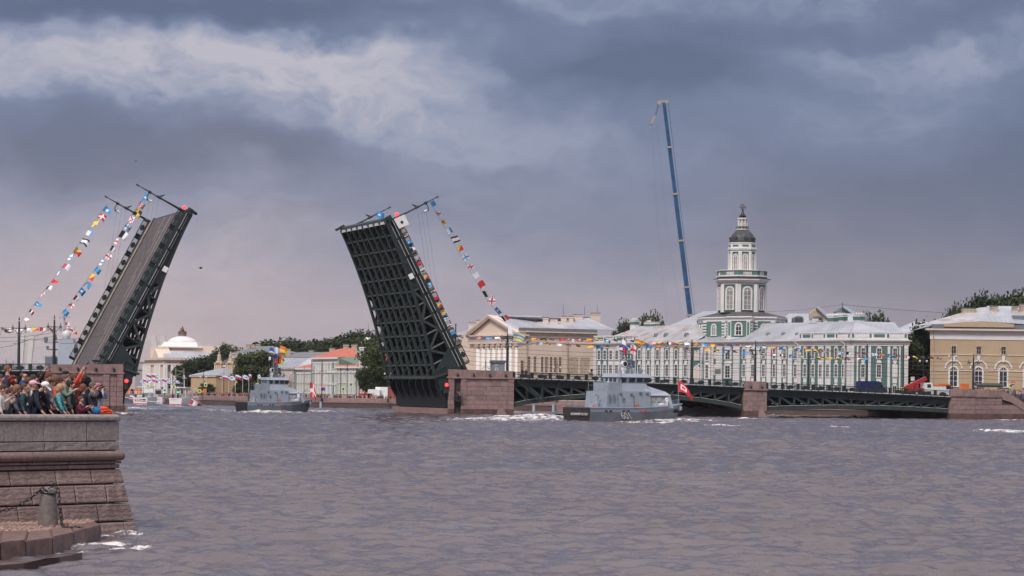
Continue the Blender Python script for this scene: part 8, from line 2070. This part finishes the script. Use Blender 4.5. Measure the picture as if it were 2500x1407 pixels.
for x, z, h, lab in LMP:
 t = tb(x, 1.6); bridge_lamp(t, 1.6, z, h, lab); LT[x] = bp(t, 1.6, z + h * .97)
def pole(x, ytop, z, w, label):
 t = tb(x, w); b = bp(t, w, z); zt = W(x, ytop, b.y).z; root = empty('tram_pole', b, label, 'pole'); q = MB(); q.tube(b, Vector((b.x, b.y, zt)), .17, .11, 8); q.obj('shaft', M['iron'], root); q = MB(); q.ball((b.x, b.y, zt), .16, 8); q.tube((b.x, b.y, z), (b.x, b.y, z + .9), .28, .24, 8); q.ball((b.x, b.y, z + (zt - z) * .45), .22, 8); q.obj('pole_fittings', M['iron'], root)
 return Vector((b.x, b.y, zt))
PL = [pole(1973, 862, 5.2, 16, 'thin dark tram pole behind the right span'), pole(2116, 843, 4.8, 30, 'dark tram pole before the end front of the museum'), pole(2205, 843, 4.7, 30, 'dark tram pole at the museum corner quoins'), pole(1111, 792, 7.1, 30, 'dark pole just behind the raised right leaf')]
def shore_lamp(x, ytop, D, label, z=1.5, n=3, tall=True):
 p = G(x, D, z); zt = W(x, ytop, D).z; h = zt - z; root = empty('shore_lamp', p, label, 'street lamp', 'lamps with white globes on the shore')
 q = MB(Matrix.Translation(p)); q.lathe(0, 0, [(.25, 0), (.22, .8), (.09, 1), (.07, h * .8), (.12, h * .82), (.05, h * .95), (.02, h)], 8); q.beam((-.75, 0, h * .8), (.75, 0, h * .8), .06, .08); q.obj('post', M['iron'], root)
 for e in (-.75, .75): q = MB(Matrix.Translation(p)); q.ball((e, 0, h * .8 - .2), .26, 10); q.obj('globe', M['lamp_glass'], root)
for x, y, D, lab in ((1185, 875, 600, 'globe lamp in front of the third and fourth portico columns'), (1359, 873, 560, 'globe lamp before the blind windows of the cream building'), (1713, 862, 545, 'globe lamp before the niches of the museum'), (785, 889, 585, 'globe lamp before the palace middle'), (847, 886, 582, 'globe lamp before the palace gable'), (718, 894, 590, 'globe lamp before the left end of the palace'),
  (594, 906, 620, 'globe lamp behind the row of quay flags'), (546, 908, 620, 'globe lamp before the gatehouse turret'), (496, 905, 625, 'globe lamp before the lodge'), (456, 903, 628, 'globe lamp right of the scaffold'), (421, 912, 640, 'globe lamp left of the scaffold'), (947, 893, 575, 'globe lamp beside the far edge of the right leaf'), (2325, 843, 520, 'lamp pole with white shades before the first arched window'), (2253, 850, 530, 'pale lamp post in the dark gap beside the museum')):
 shore_lamp(x, y, D, lab, 1.5 if x < 2300 else 4.36)
KEYS = ['redcross', 'cyan', 'yr', 'bw', 'cyan_white', 'rw', 'check', 'yb', 'wcross', 'tri', 'redsalt', 'ystripe', 'orange', 'bwr', 'white', 'bluecross', 'red', 'yellow', 'cyan_sq', 'blackw', 'cyan_tri']
def flag_string(pts, n, label, size, seed, keys=None, sag=0.0, vertical=False, sizes=None):
 r = random.Random(seed); root = empty('flag_string', pts[0], label, 'flag string', 'strings of signal flags')
 P_ = []
 for a, b in zip(pts[:-1], pts[1:]):
  for i in range(10): f = i / 10; p = a.lerp(b, f); p = p - Vector((0, 0, sag * 4 * f * (1 - f))); P_.append(p)
 P_.append(pts[-1]); q = MB(); q.path(P_, .02, 4); q.obj('rope', M['iron'], root)
 d = [0]
 for a, b in zip(P_[:-1], P_[1:]): d.append(d[-1] + (b - a).length)
 for i in range(n):
  t = d[-1] * (i + .5) / n; k = max(j for j in range(len(d) - 1) if d[j] <= t); p = P_[k].lerp(P_[k + 1], (t - d[k]) / (d[k + 1] - d[k])); dr = (P_[k + 1] - P_[k]).normalized()
  key = keys[i % len(keys)] if keys else KEYS[r.randrange(len(KEYS))]
  s = size * r.uniform(.85, 1.15) * (sizes(i / n) if sizes else 1)
  if vertical:
   me = flagm(key, 1.35, 1.3, i, droop=.05, wave=.16)
   rot = Matrix.Rotation(math.atan2(dr.z, dr.x) + rad(r.uniform(-8, 8)) + rad(90 if dr.x < 0 else 90), 4, (0, -1, 0))
   # hoist along the rope, fly to the side the wind blows
   zax = -dr if dr.z < 0 else dr; xax = Vector((1, 0, -.35)).normalized(); xax = (xax - zax * xax.dot(zax)).normalized(); yw = zax.cross(xax)
   tw = rad(r.uniform(-50, 50)); xa2 = xax * math.cos(tw) + yw * math.sin(tw); ya2 = zax.cross(xa2)
   Mr = Matrix((xa2, ya2, zax)).transposed().to_4x4()
   link('flag', me, root, Matrix.Translation(p + zax * .6 * s) @ Mr @ Matrix.Scale(s, 4))
  else:
   me = flagm(key, 1.5, .8, i, droop=.12, wave=.25, taper=.6)
   Mr = Matrix.Rotation(math.atan2(dr.y, dr.x), 4, 'Z') @ Matrix.Rotation(rad(r.uniform(-50, 70)), 4, 'X') @ Matrix.Rotation(-math.atan2(dr.z, math.hypot(dr.x, dr.y)) * 1.0, 4, 'Y')
   link('flag', me, root, Matrix.Translation(p - dr * .6) @ Mr @ Matrix.Scale(s, 4))
DL1, DL2 = 468.0, 442.0
flag_string([W(262, 497, DL1), W(150, 655, 455), W(52, 785, 441)], 15, 'string of signal flags from the far mast of the left leaf to the edge lamp', 1.05, 1, ['cyan_sq', 'wcross', 'blk_dot', 'cyan_white', 'blackw', 'yr', 'bluecross', 'rw', 'cyan_white', 'red', 'bw', 'redsalt', 'cyan_tri', 'bwr', 'white'], vertical=True, sizes=lambda f: 1.15 - .45 * f)
flag_string([W(357, 470, DL2), W(268, 610, 442), W(150, 768, 440)], 17, 'string of signal flags from the near mast of the left leaf to the second lamp', 1.0, 2, ['cyan_tri', 'check', 'yb', 'redsalt', 'bluecross', 'bw', 'redcross', 'bw', 'redcross', 'bluecross', 'cyan', 'yr', 'cyan_white', 'cyan_tri', 'rw', 'redcross', 'cyan'], vertical=True, sizes=lambda f: 1.0 - .3 * f)
flag_string([W(1046, 488, 455), W(1120, 615, 458), W(1190, 735, 461), W(1236, 790, 462)], 14, 'string of signal flags from the right leaf mast down to the pier lamp', .95, 3, ['cyan', 'redcross', 'yellow', 'cyan_white', 'blackw', 'yr', 'bluecross', 'redcross', 'white', 'red', 'bw', 'redsalt', 'cyan_tri', 'bwr'], vertical=True, sizes=lambda f: .9 + .1 * f)
o = link('signal_flag', flagm('cyan_tri', 1.5, 1.3, 1, droop=.2)); o.location = W(920, 517, 486); props(o, 'blue flag with a white disc behind the tip of the right leaf', 'flag')
o = link('signal_flag', flagm('ystripe', 2.1, 1.7, 2, droop=.1)); o.location = W(1256, 812, 459); o.rotation_euler = (0, rad(12), 0); props(o, 'large flag with yellow and blue stripes right of the pier lamp', 'flag')
o = link('signal_flag', flagm('white', 1.3, 2.0, 1, droop=.6, taper=.5)); o.location = W(1240, 792, 461); props(o, 'white flag hanging from the top of the pier lamp', 'flag')
def bl(x, y, w): t = tb(x, w); b = bp(t, w, 0); return W(x, y, b.y)
flag_string([bl(1112, 818, 1.6), bl(1238, 822, 1.6), bl(1453, 826, 1.6), bl(1688, 836, 1.6), bl(1843, 842, 1.6), bl(1985, 852, 1.6), bl(2130, 862, 1.6), bl(2304, 872, 1.6)], 56, 'upper long string of signal flags above the fixed spans', .84, 11, sag=.12)
flag_string([bl(1230, 829, 30), bl(1335, 835, 30), bl(1455, 843, 30), bl(1600, 842, 30), bl(1720, 850, 30), bl(1843, 858, 30), bl(1970, 868, 30), bl(2125, 874, 30)], 38, 'lower long string of signal flags above the fixed spans', .84, 12, sag=.12)
flag_string([W(-20, 800, 452), W(45, 801, 452), W(90, 799, 451), W(131, 799, 450)], 8, 'short string of flags between the two left lamps', .95, 13, ['yr', 'cyan_white', 'redcross', 'white', 'white', 'yr', 'rw', 'redcross']); flag_string([W(-20, 812, 470), W(30, 806, 470)], 2, 'two flags on a line at the left edge below the upper string', .95, 14, ['cyan_sq', 'ystripe'])
# flags draped on the leaf railing
keys = ['yellow', 'redcross', 'cyan_tri', 'bw', 'redsalt', 'red', 'bluecross', 'yr', 'cyan_sq', 'wcross', 'red', 'yr', 'yellow', 'bluecross', 'redcross', 'cyan']
for i, k in enumerate(keys):
 s = 28.5 - 1.45 * i; q = link('flag', flagm(k, 1.2, .8, i, droop=.1), leafR); zax = (PR(1, 0, 0) - PR(0, 0, 0)).normalized(); xax = (PR(0, -1, 0) - PR(0, 0, 0)).normalized(); q.matrix_local = Matrix.Translation(PR(s, -.32, .30) - wl(leafR)) @ Matrix((xax, zax.cross(xax), zax)).transposed().to_4x4() @ Matrix.Scale(.78, 4)
q = MB(); c = PR(19.0, -.7, .25); q.slab([PR(19.8, -.2, .3), PR(18.6, -.2, .3), PR(18.6, -1.3, .3), PR(19.8, -1.3, .3)], BWd * .08); pl = q.obj('number_board', M['cream_light'], leafR)
me = text_mesh('59', .75, M['black'], .01); zax = (PR(1, 0, 0) - PR(0, 0, 0)).normalized(); xax = (PR(0, -1, 0) - PR(0, 0, 0)).normalized(); Mr = Matrix((xax, zax, xax.cross(zax))).transposed().to_4x4(); link('board_number', me, pl, Matrix.Translation(PR(19.2, -.75, .28)) @ Mr)
# flags on quay poles
def pole_flag(x, y, D, k, label, w=2.4, h=1.5):
 p = G(x, D, 1.5); zt = W(x, y - 6, D).z; root = empty('flagpole', p, label, 'flagpole', 'flagpoles along the quay'); q = MB(); q.tube(p, (p.x, p.y, zt), .07, .05, 6); q.obj('pole', M['lamp_glass'], root)
 link('flag', flagm(k, w, h, int(x), droop=.22), root, Matrix.Translation((p.x, p.y - .05, zt)))
nm = {'tri': 'tricolour', 'saltire': 'blue saltire'}
for i, (x, y, k) in enumerate(((347, 930, 'tri'), (357, 931, 'saltire'), (370, 930, 'tri'), (382, 930, 'saltire'), (393, 929, 'tri'), (403, 929, 'saltire'), (355, 918, 'tri'), (367, 918, 'tri'), (371, 919, 'saltire'))):
 pole_flag(x, y, 660 + 3 * i, k, '%s flag on a pole before the academy, %s' % (nm[k], ('lowest at the left', 'second of the lower row', 'third of the lower row', 'fourth of the lower row', 'fifth of the lower row', 'last of the lower row', 'first of the upper trio', 'middle of the upper trio', 'last of the upper trio')[i]), 1.6, .95)
for i, (x, y, k) in enumerate(((542, 923, 'tri'), (558, 924, 'saltire'), (574, 922, 'tri'), (592, 922, 'saltire'), (607, 920, 'tri'), (629, 921, 'saltire'))):
 pole_flag(x, y, 618, k, '%s flag on a quay pole %s' % (nm[k], ('before the gatehouse turret', 'before the gatehouse centre', 'before the clipped bush', 'right of the clipped bush', 'near the stern of the second ship', 'just left of the second ship mast')[i]), 1.55 if i < 4 else .7, 1.0)
# scaffold tower
def scaffold(x0, x1, y0, D, label):
 a, b = G(x0, D, 1.5), G(x1, D, 1.5); zt = W(x0, y0, D).z; root = empty('scaffold_tower', a, label, 'scaffold'); q = MB()
 for x in (a.x, b.x):
  for y in (D, D + 1.6): q.tube((x, y, 1.5), (x, y, zt), .06, .06, 5)
 z = 2.2; k = 0
 while z < zt: q.tube((a.x, D, z), (b.x, D, z), .05, .05, 4); q.tube((a.x, D, z), (b.x, D, z + 1.6) if k % 2 else (b.x, D, z - .2), .04, .04, 4); q.tube((a.x, D, z), (a.x, D + 1.6, z), .05, .05, 4); z += 1.7; k += 1
 q.obj('poles', M['scaffold'], root)
scaffold(427, 447, 899, 700, 'tall open scaffold tower before the dark trees by the academy')
scaffold(741, 765, 893, 600, 'thin scaffold frame before the left part of the palace')
# signs and signals
def sign(x, y, D, label, w, h, m, z0=1.5, mark=True, cat='road sign'):
 p = G(x, D, z0); c = W(x, y, D); root = empty('road_sign', p, label, cat); q = MB(); q.tube(p, (p.x, D, c.z), .05, .05, 5); q.obj('post', M['scaffold'], root)
 q = MB(); q.box(c.x - w / 2, c.x + w / 2, D - .1, D - .05, c.z - h / 2, c.z + h / 2); pl = q.obj('plate', M[m], root)
 if mark: q = MB(); q.box(c.x - w * .28, c.x + w * .28, D - .13, D - .101, c.z - h * .28, c.z + h * .28); q.slab([(c.x - w * .22, D - .135, c.z - h * .24), (c.x + w * .22, D - .135, c.z - h * .24), (c.x, D - .135, c.z + h * .22)], (0, .004, 0)); q.obj('pictogram', M['f_blue'], pl)
for x, y, D, lab in ((502, 940, 622, 'yellow bordered crossing sign before the lodge window'), (487, 955, 622, 'yellow bordered crossing sign low beside the lodge corner'), (425, 946, 640, 'yellow bordered crossing sign left of the scaffold tower'), (361, 944, 650, 'yellow bordered crossing sign over the left green signal'), (838, 950, 590, 'yellow bordered crossing sign low before the palace'), (857, 939, 590, 'yellow bordered crossing sign high before the palace'), (628, 940, 620, 'yellow bordered sign behind the stern of the second ship')):
 sign(x, y, D, lab, .85, .95, 'sign_yellow')
sign(791, 950, 592, 'blue parking board beside the red signal before the palace', .6, .8, 'f_blue', mark=False); sign(500, 955, 625, 'white and orange poster board before the bush', .9, 1.2, 'orange', mark=False); sign(396, 948, 660, 'blue round sign before the academy columns', .6, .6, 'f_blue', mark=False)
sign(2468, 942, 520, 'yellow square sign at the foot of the yellow building', 1.0, .9, 'sign_yellow', 4.3); sign(2227, 938, 520, 'small yellow crossing sign beside the red boom', .75, .85, 'sign_yellow', 4.3); sign(2228, 925, 522, 'grey diamond sign turned away beside the museum corner', .8, .8, 'lamp_glass', 4.3, False)
q = MB(); p = G(2473, 515, 4.3); c = W(2473, 936, 515); root = empty('road_sign', p, 'round red no entry sign before the yellow building', 'road sign'); q.tube(p, c, .05, .05, 5); q.obj('post', M['scaffold'], root); q = MB(); q.tube((c.x, 514.9, c.z), (c.x, 515, c.z), .42, .42, 16); pl = q.obj('disc', M['f_red'], root); q = MB(); q.box(c.x - .3, c.x + .3, 514.86, 514.895, c.z - .07, c.z + .07); q.obj('bar', M['white'], pl)
def signal(x, y, D, col, label, z0=1.5):
 p = G(x, D, z0); c = W(x, y, D); root = empty('traffic_light', p, label, 'traffic light'); q = MB(); q.tube(p, c, .06, .06, 5); q.obj('post', M['iron'], root); q = MB(); q.box(c.x - .2, c.x + .2, D - .15, D + .1, c.z - .75, c.z + .45); hb = q.obj('housing', M['black'], root); q = MB(); q.ball((c.x, D - .2, c.z - (.2 if col == 'lamp_green' else -.2)), .2, 10); q.obj('lens', M[col], hb)
signal(361, 953, 645, 'lamp_green', 'left green traffic light on the distant quay'); signal(402, 956, 630, 'lamp_green', 'middle green traffic light between the white boats'); signal(435, 956, 625, 'lamp_green', 'right green traffic light near the red buoy'); signal(786, 947, 590, 'lamp_red', 'red traffic light before the palace')
# service kiosk on the pier
root = empty('service_kiosk', bp(tb(1218, 4), 4, 7.3), 'grey metal kiosk with letters on top of the main pier', 'kiosk'); t0, t1 = tb(1205, 4), tb(1232, 4)
q = MB(BF); q.box(t0, t1, 4, 6, 7.0, 9.9); q.obj('cabin', M['ship_grey'], root); q = MB(BF); q.box(t0 - .15, t1 + .15, 3.85, 6.1, 9.9, 10.4); q.obj('roof', M['roof_grey'], root); q = MB(BF); q.box(t0 + .25, t0 + .85, 3.96, 4, 8.0, 9.6); pl = q.obj('letter_panel', M['lamp_glass'], root)
me = text_mesh('М\nТ', .6, M['black'], .01); link('letters', me, pl, BF @ Matrix.Translation((t0 + .55, 3.95, 8.9)) @ Matrix.Rotation(rad(90), 4, 'X'))
# overhead wires
def wire(pts, label, r=.022, sag=.4):
 q = MB()
 for a, b in zip(pts[:-1], pts[1:]):
  n = 8; P_ = [a.lerp(b, i / n) - Vector((0, 0, sag * 4 * (i / n) * (1 - i / n))) for i in range(n + 1)]; q.path(P_, r, 4)
 q.top('overhead_wire', M['iron'], label, 'wire', loc=pts[0], group='tram wires over the bridge')
for i, (ya, w) in enumerate(((852, 8), (862, 10), (872, 12), (884, 20), (893, 24))):
 wire([bl(1120, ya - 8, w), bl(1245, ya, w), bl(1690, ya + 9, w), bl(1845, ya + 13, w), bl(2116, ya + 22, w), bl(2380, ya + 30, w), bl(2620, ya + 36, w)], ('highest tram wire crossing before the facades', 'second tram wire from the top', 'third tram wire from the top', 'fourth tram wire from the top', 'lowest tram wire just above the railing')[i], .03)
for i, (a, b) in enumerate((((-60, 822), (131, 812)), ((-60, 832), (131, 822)), ((-60, 850), (60, 835)), ((30, 840), (120, 803)), ((50, 830), (300, 812)))):
 wire([W(a[0], a[1], 455), W(b[0], b[1], 450)], ('upper tram wire at the left lamps', 'second tram wire at the left lamps', 'rising tram wire left of the edge lamp', 'slanting tram wire between the left lamps', 'tram wire running behind the left leaf')[i], .03, .5)
# ---- vehicles
def wheels(root, xs, y0, y1, r=.42):
 for x in xs:
  for y in (y0, y1):
   q = MB(); q.tube((x, y - .12, r), (x, y + .12, r), r, r, 14); w = q.obj('wheel', M['black'], root); q = MB(); q.tube((x, y - .14, r), (x, y + .14, r), r * .5, r * .5, 10); q.obj('rim', M['lamp_glass'], w)
def veh(x, D, z, rz, name, label, cat):
 root = empty(name, G(x, D, z), label, cat); root.rotation_euler = (0, 0, rz); WL[root.name] = Vector((0, 0, 0)); return root
def van(x, D, z, rz, label, m, L=5.6, H=2.5):
 r_ = veh(x, D, z, rz, 'van', label, 'van'); q = MB(); q.hexa([(-L / 2, -1, .4), (L * .36, -1, .4), (L * .36, 1, .4), (-L / 2, 1, .4), (-L / 2, -.93, H), (L * .22, -.93, H), (L * .22, .93, H), (-L / 2, .93, H)]); q.hexa([(L * .36, -1, .4), (L / 2, -.95, .4), (L / 2, .95, .4), (L * .36, 1, .4), (L * .33, -.97, 1.45), (L * .49, -.9, 1.2), (L * .49, .9, 1.2), (L * .33, .97, 1.45)]); q.obj('body', M[m], r_)
 q = MB(); q.hexa([(L * .35, -.9, 1.45), (L * .37, -.9, 1.45), (L * .37, .9, 1.45), (L * .35, .9, 1.45), (L * .23, -.86, H - .1), (L * .26, -.86, H - .1), (L * .26, .86, H - .1), (L * .23, .86, H - .1)]); q.obj('windscreen', M['glass'], r_)
 for x_ in (.0, .14): q = MB(); q.box(L * x_, L * x_ + .62, -1.01, -.9, 1.5, 2.15); q.obj('side_window', M['glass'], r_)
 q = MB(); q.box(-L * .42, L * .2, -.8, .8, H, H + .06); q.obj('roof_rack', M['iron'], r_)
 for y in (-.75, .75): q = MB(); q.ball((L / 2, y, .85), .14, 8); q.obj('headlight', M['lamp_glass'], r_)
 wheels(r_, (-L * .3, L * .32), -.95, .95, .4); return r_
def bz(x, w, z): t = tb(x, w); p = bp(t, w, z); return p
p = bz(2128, 7, 4.9); van(2128, p.y, 4.7, TH, 'dark blue van parked on the bridge before the museum end', 'van_blue', 6.2, 2.7)
p = bz(2303, 6, 4.5); van(2303, p.y, 4.55, TH + rad(8), 'white and blue van at the end of the bridge deck', 'white', 4.6, 2.0)
def truck(x, w, z, label, cabm, body):
 p = bz(x, w, z); r_ = veh(x, p.y, z, TH, 'truck', label, 'truck'); q = MB(); q.hexa([(1.0, -1.1, .7), (2.9, -1.1, .7), (2.9, 1.1, .7), (1.0, 1.1, .7), (1.0, -1.05, 2.7), (2.5, -1.05, 2.7), (2.5, 1.05, 2.7), (1.0, 1.05, 2.7)]); q.obj('cab', M[cabm], r_)
 q = MB(); q.box(1.35, 2.2, -1.13, -1.0, 1.7, 2.4); q.obj('side_window', M['glass'], r_); q = MB(); q.box(-3.2, 1.0, -.9, .9, .65, .95); q.obj('chassis', M['iron'], r_)
 if body == 'boom':
  q = MB(); q.beam((1.6, 0, 3.6), (-3.9, 0, 1.2), .7, .75); q.beam((-.6, 0, .9), (-.6, 0, 2.4), .7, .7); q.obj('boom', M['truck_red'], r_); q = MB(); q.box(-2.6, .6, -1.05, 1.05, .95, 1.6); q.obj('bed', M['truck_red'], r_)
 else:
  q = MB(); q.box(-3.2, .8, -1.15, 1.15, .96, 2.5); q.obj('tipper_body', M['orange'], r_)
 wheels(r_, (-2.2, -1.1, 2.0), -1.0, 1.0, .5); return r_
truck(2243, 9, 4.6, 'truck with a raised red boom and a white cab on the bridge', 'white', 'boom'); truck(2288, 13, 4.45, 'orange tipper truck behind the white van', 'orange', 'tip')
p = bz(2355, 20, 4.35); r_ = veh(2355, p.y, 4.36, TH, 'loader', 'orange wheeled loader behind the abutment parapet', 'loader'); q = MB(); q.box(-1.6, 1.2, -1, 1, .7, 1.6); q.box(-.6, .6, -.8, .8, 1.6, 2.9); q.beam((1.2, 0, 1.3), (2.6, 0, .8), .5, .3); q.obj('body', M['orange'], r_); wheels(r_, (-1.1, 1.1), -1.05, 1.05, .65)
q = MB(); a, b = G(2386, 528, 4.36), G(2442, 528, 4.36)
root = empty('market_awning', a, 'low dark awning before the arched windows of the yellow building', 'awning')
for x in (a.x, (a.x + b.x) / 2, b.x): q.tube((x, 528, 1.5), (x, 528, 7.0), .06, .06, 5)
q.obj('posts', M['iron'], root); q = MB(); q.hexa([(a.x - .3, 526.5, 6.6), (b.x + .3, 526.5, 6.6), (b.x + .3, 530, 7.1), (a.x - .3, 530, 7.1), (a.x - .3, 526.5, 7.0), (b.x + .3, 526.5, 7.0), (b.x + .3, 530, 7.5), (a.x - .3, 530, 7.5)]); q.obj('canopy', M['iron'], root)
def car(x, D, label, m, rz=0):
 r_ = veh(x, D, 1.5, rz, 'car', label, 'car'); q = MB(); q.hexa([(-2.2, -.85, .35), (2.2, -.85, .35), (2.2, .85, .35), (-2.2, .85, .35), (-2.2, -.8, .95), (2.15, -.8, .85), (2.15, .8, .85), (-2.2, .8, .95)]); q.hexa([(-1.8, -.78, .95), (1.2, -.78, .9), (1.2, .78, .9), (-1.8, .78, .95), (-1.3, -.65, 1.45), (.5, -.65, 1.45), (.5, .65, 1.45), (-1.3, .65, 1.45)]); q.obj('body', M[m], r_)
 q = MB(); q.box(-1.2, .45, -.76, -.7, 1.02, 1.36); q.obj('window', M['glass'], r_); wheels(r_, (-1.35, 1.4), -.8, .8, .33)
car(862, 600, 'white car parked beyond the quay crowd before the palace', 'white'); car(517, 640, 'white car beyond the crowd beside the lodge bush', 'white')
for x, D, L, H, m, lab in ((893, 600, 3.2, 2.0, 'truck_red', 'red stall box beside the white trailers'), (913, 600, 2.6, 3.0, 'white', 'left white trailer box behind the quay crowd'), (932, 602, 2.8, 3.6, 'white', 'taller white trailer box beside the big tree'), (319, 690, 1.6, 2.2, 'orange', 'small orange machine left of the green signal'), (333, 690, 2.4, 2.2, 'orange', 'orange road roller cabin beside the left green signal')):
 r_ = veh(x, D, 1.5, 0, 'trailer', lab, 'trailer'); q = MB(); q.box(-L / 2 * 1.1, L / 2 * 1.1, -1, 1, .6, H); q.obj('box_body', M[m], r_); q = MB(); q.box(-.4, .3, -1.04, -1.0, .7, H * .75); q.obj('door', M['lamp_glass'], r_); wheels(r_, (-L * .3, L * .3), -.9, .9, .35)
# mooring posts and steps under the first span
for x, y0, D, lab in ((1303, 988, 545, 'pale blue grey mooring post under the left part of the first span'), (1351, 988, 545, 'pale blue grey mooring post beside the granite steps'), (783, 982, 570, 'grey mooring post by the quay corner before the palace')):
 p = G(x, D, 0); q = MB(); q.tube((p.x, p.y, -2), (p.x, p.y, W(x, y0, D).z), .3, .3, 12); q.tube((p.x, p.y, W(x, y0, D).z), (p.x, p.y, W(x, y0, D).z + .12), .36, .36, 12); q.top('mooring_post', M['ship_light'], lab, 'mooring post')
root = empty('quay_steps', G(1362, 556, 0), 'granite steps going down to the water under the first span', 'steps')
for k in range(5): p = G(1358, 556, 0); q = MB(); q.box(p.x, p.x + 2.6 - .2 * k, 554 + .5 * k, 560, -.5 + .5 * k, .02 + .5 * k); q.obj('step', M['granite_red'], root)
# camera on a tripod and bird
q = MB(BF); c = (-72.4, 1.3); q.box(c[0] - .5, c[0] + .5, c[1] - .2, c[1] + .2, 8.9, 9.3); q.tube((c[0] + .5, c[1], 9.1), (c[0] + 1.0, c[1], 9.2), .14, .16, 10)
for a in (0, 2.1, 4.2): q.tube((c[0], c[1], 8.9), (c[0] + .5 * math.cos(a), c[1] + .5 * math.sin(a), 7.35), .04, .04, 5)
q.top('tripod_camera', M['black'], 'large black film camera on a tripod on the left pier', 'camera')
def bird(x, y, D, s, label):
 p = W(x, y, D); q = MB(Matrix.Translation(p) @ Matrix.Scale(s, 4)); q.ball((0, 0, 0), .13, 8, 1.6, 1, .9); q.ball((.2, 0, .05), .07, 6); q.beam((-.2, 0, 0), (-.38, 0, .02), .12, .03)
 for e in (-1, 1): q.hexa([(-.1, e * .05, .02), (.1, e * .05, .02), (.06, e * .35, .16), (-.1, e * .35, .16), (-.1, e * .05, .05), (.1, e * .05, .05), (.06, e * .35, .19), (-.1, e * .35, .19)]); q.hexa([(-.1, e * .35, .16), (.06, e * .35, .16), (-.02, e * .62, .1), (-.1, e * .6, .1), (-.1, e * .35, .185), (.06, e * .35, .185), (-.02, e * .62, .115), (-.1, e * .6, .115)])
 q.M = None; q.v = [(v[0], v[1], v[2]) for v in q.v]; q.top('bird', M['black'], label, 'bird')
bird(490, 655, 190, .55, 'dark bird flying between the two raised leaves'); bird(332, 394, 260, .4, 'tiny bird high in the sky above the left leaf')
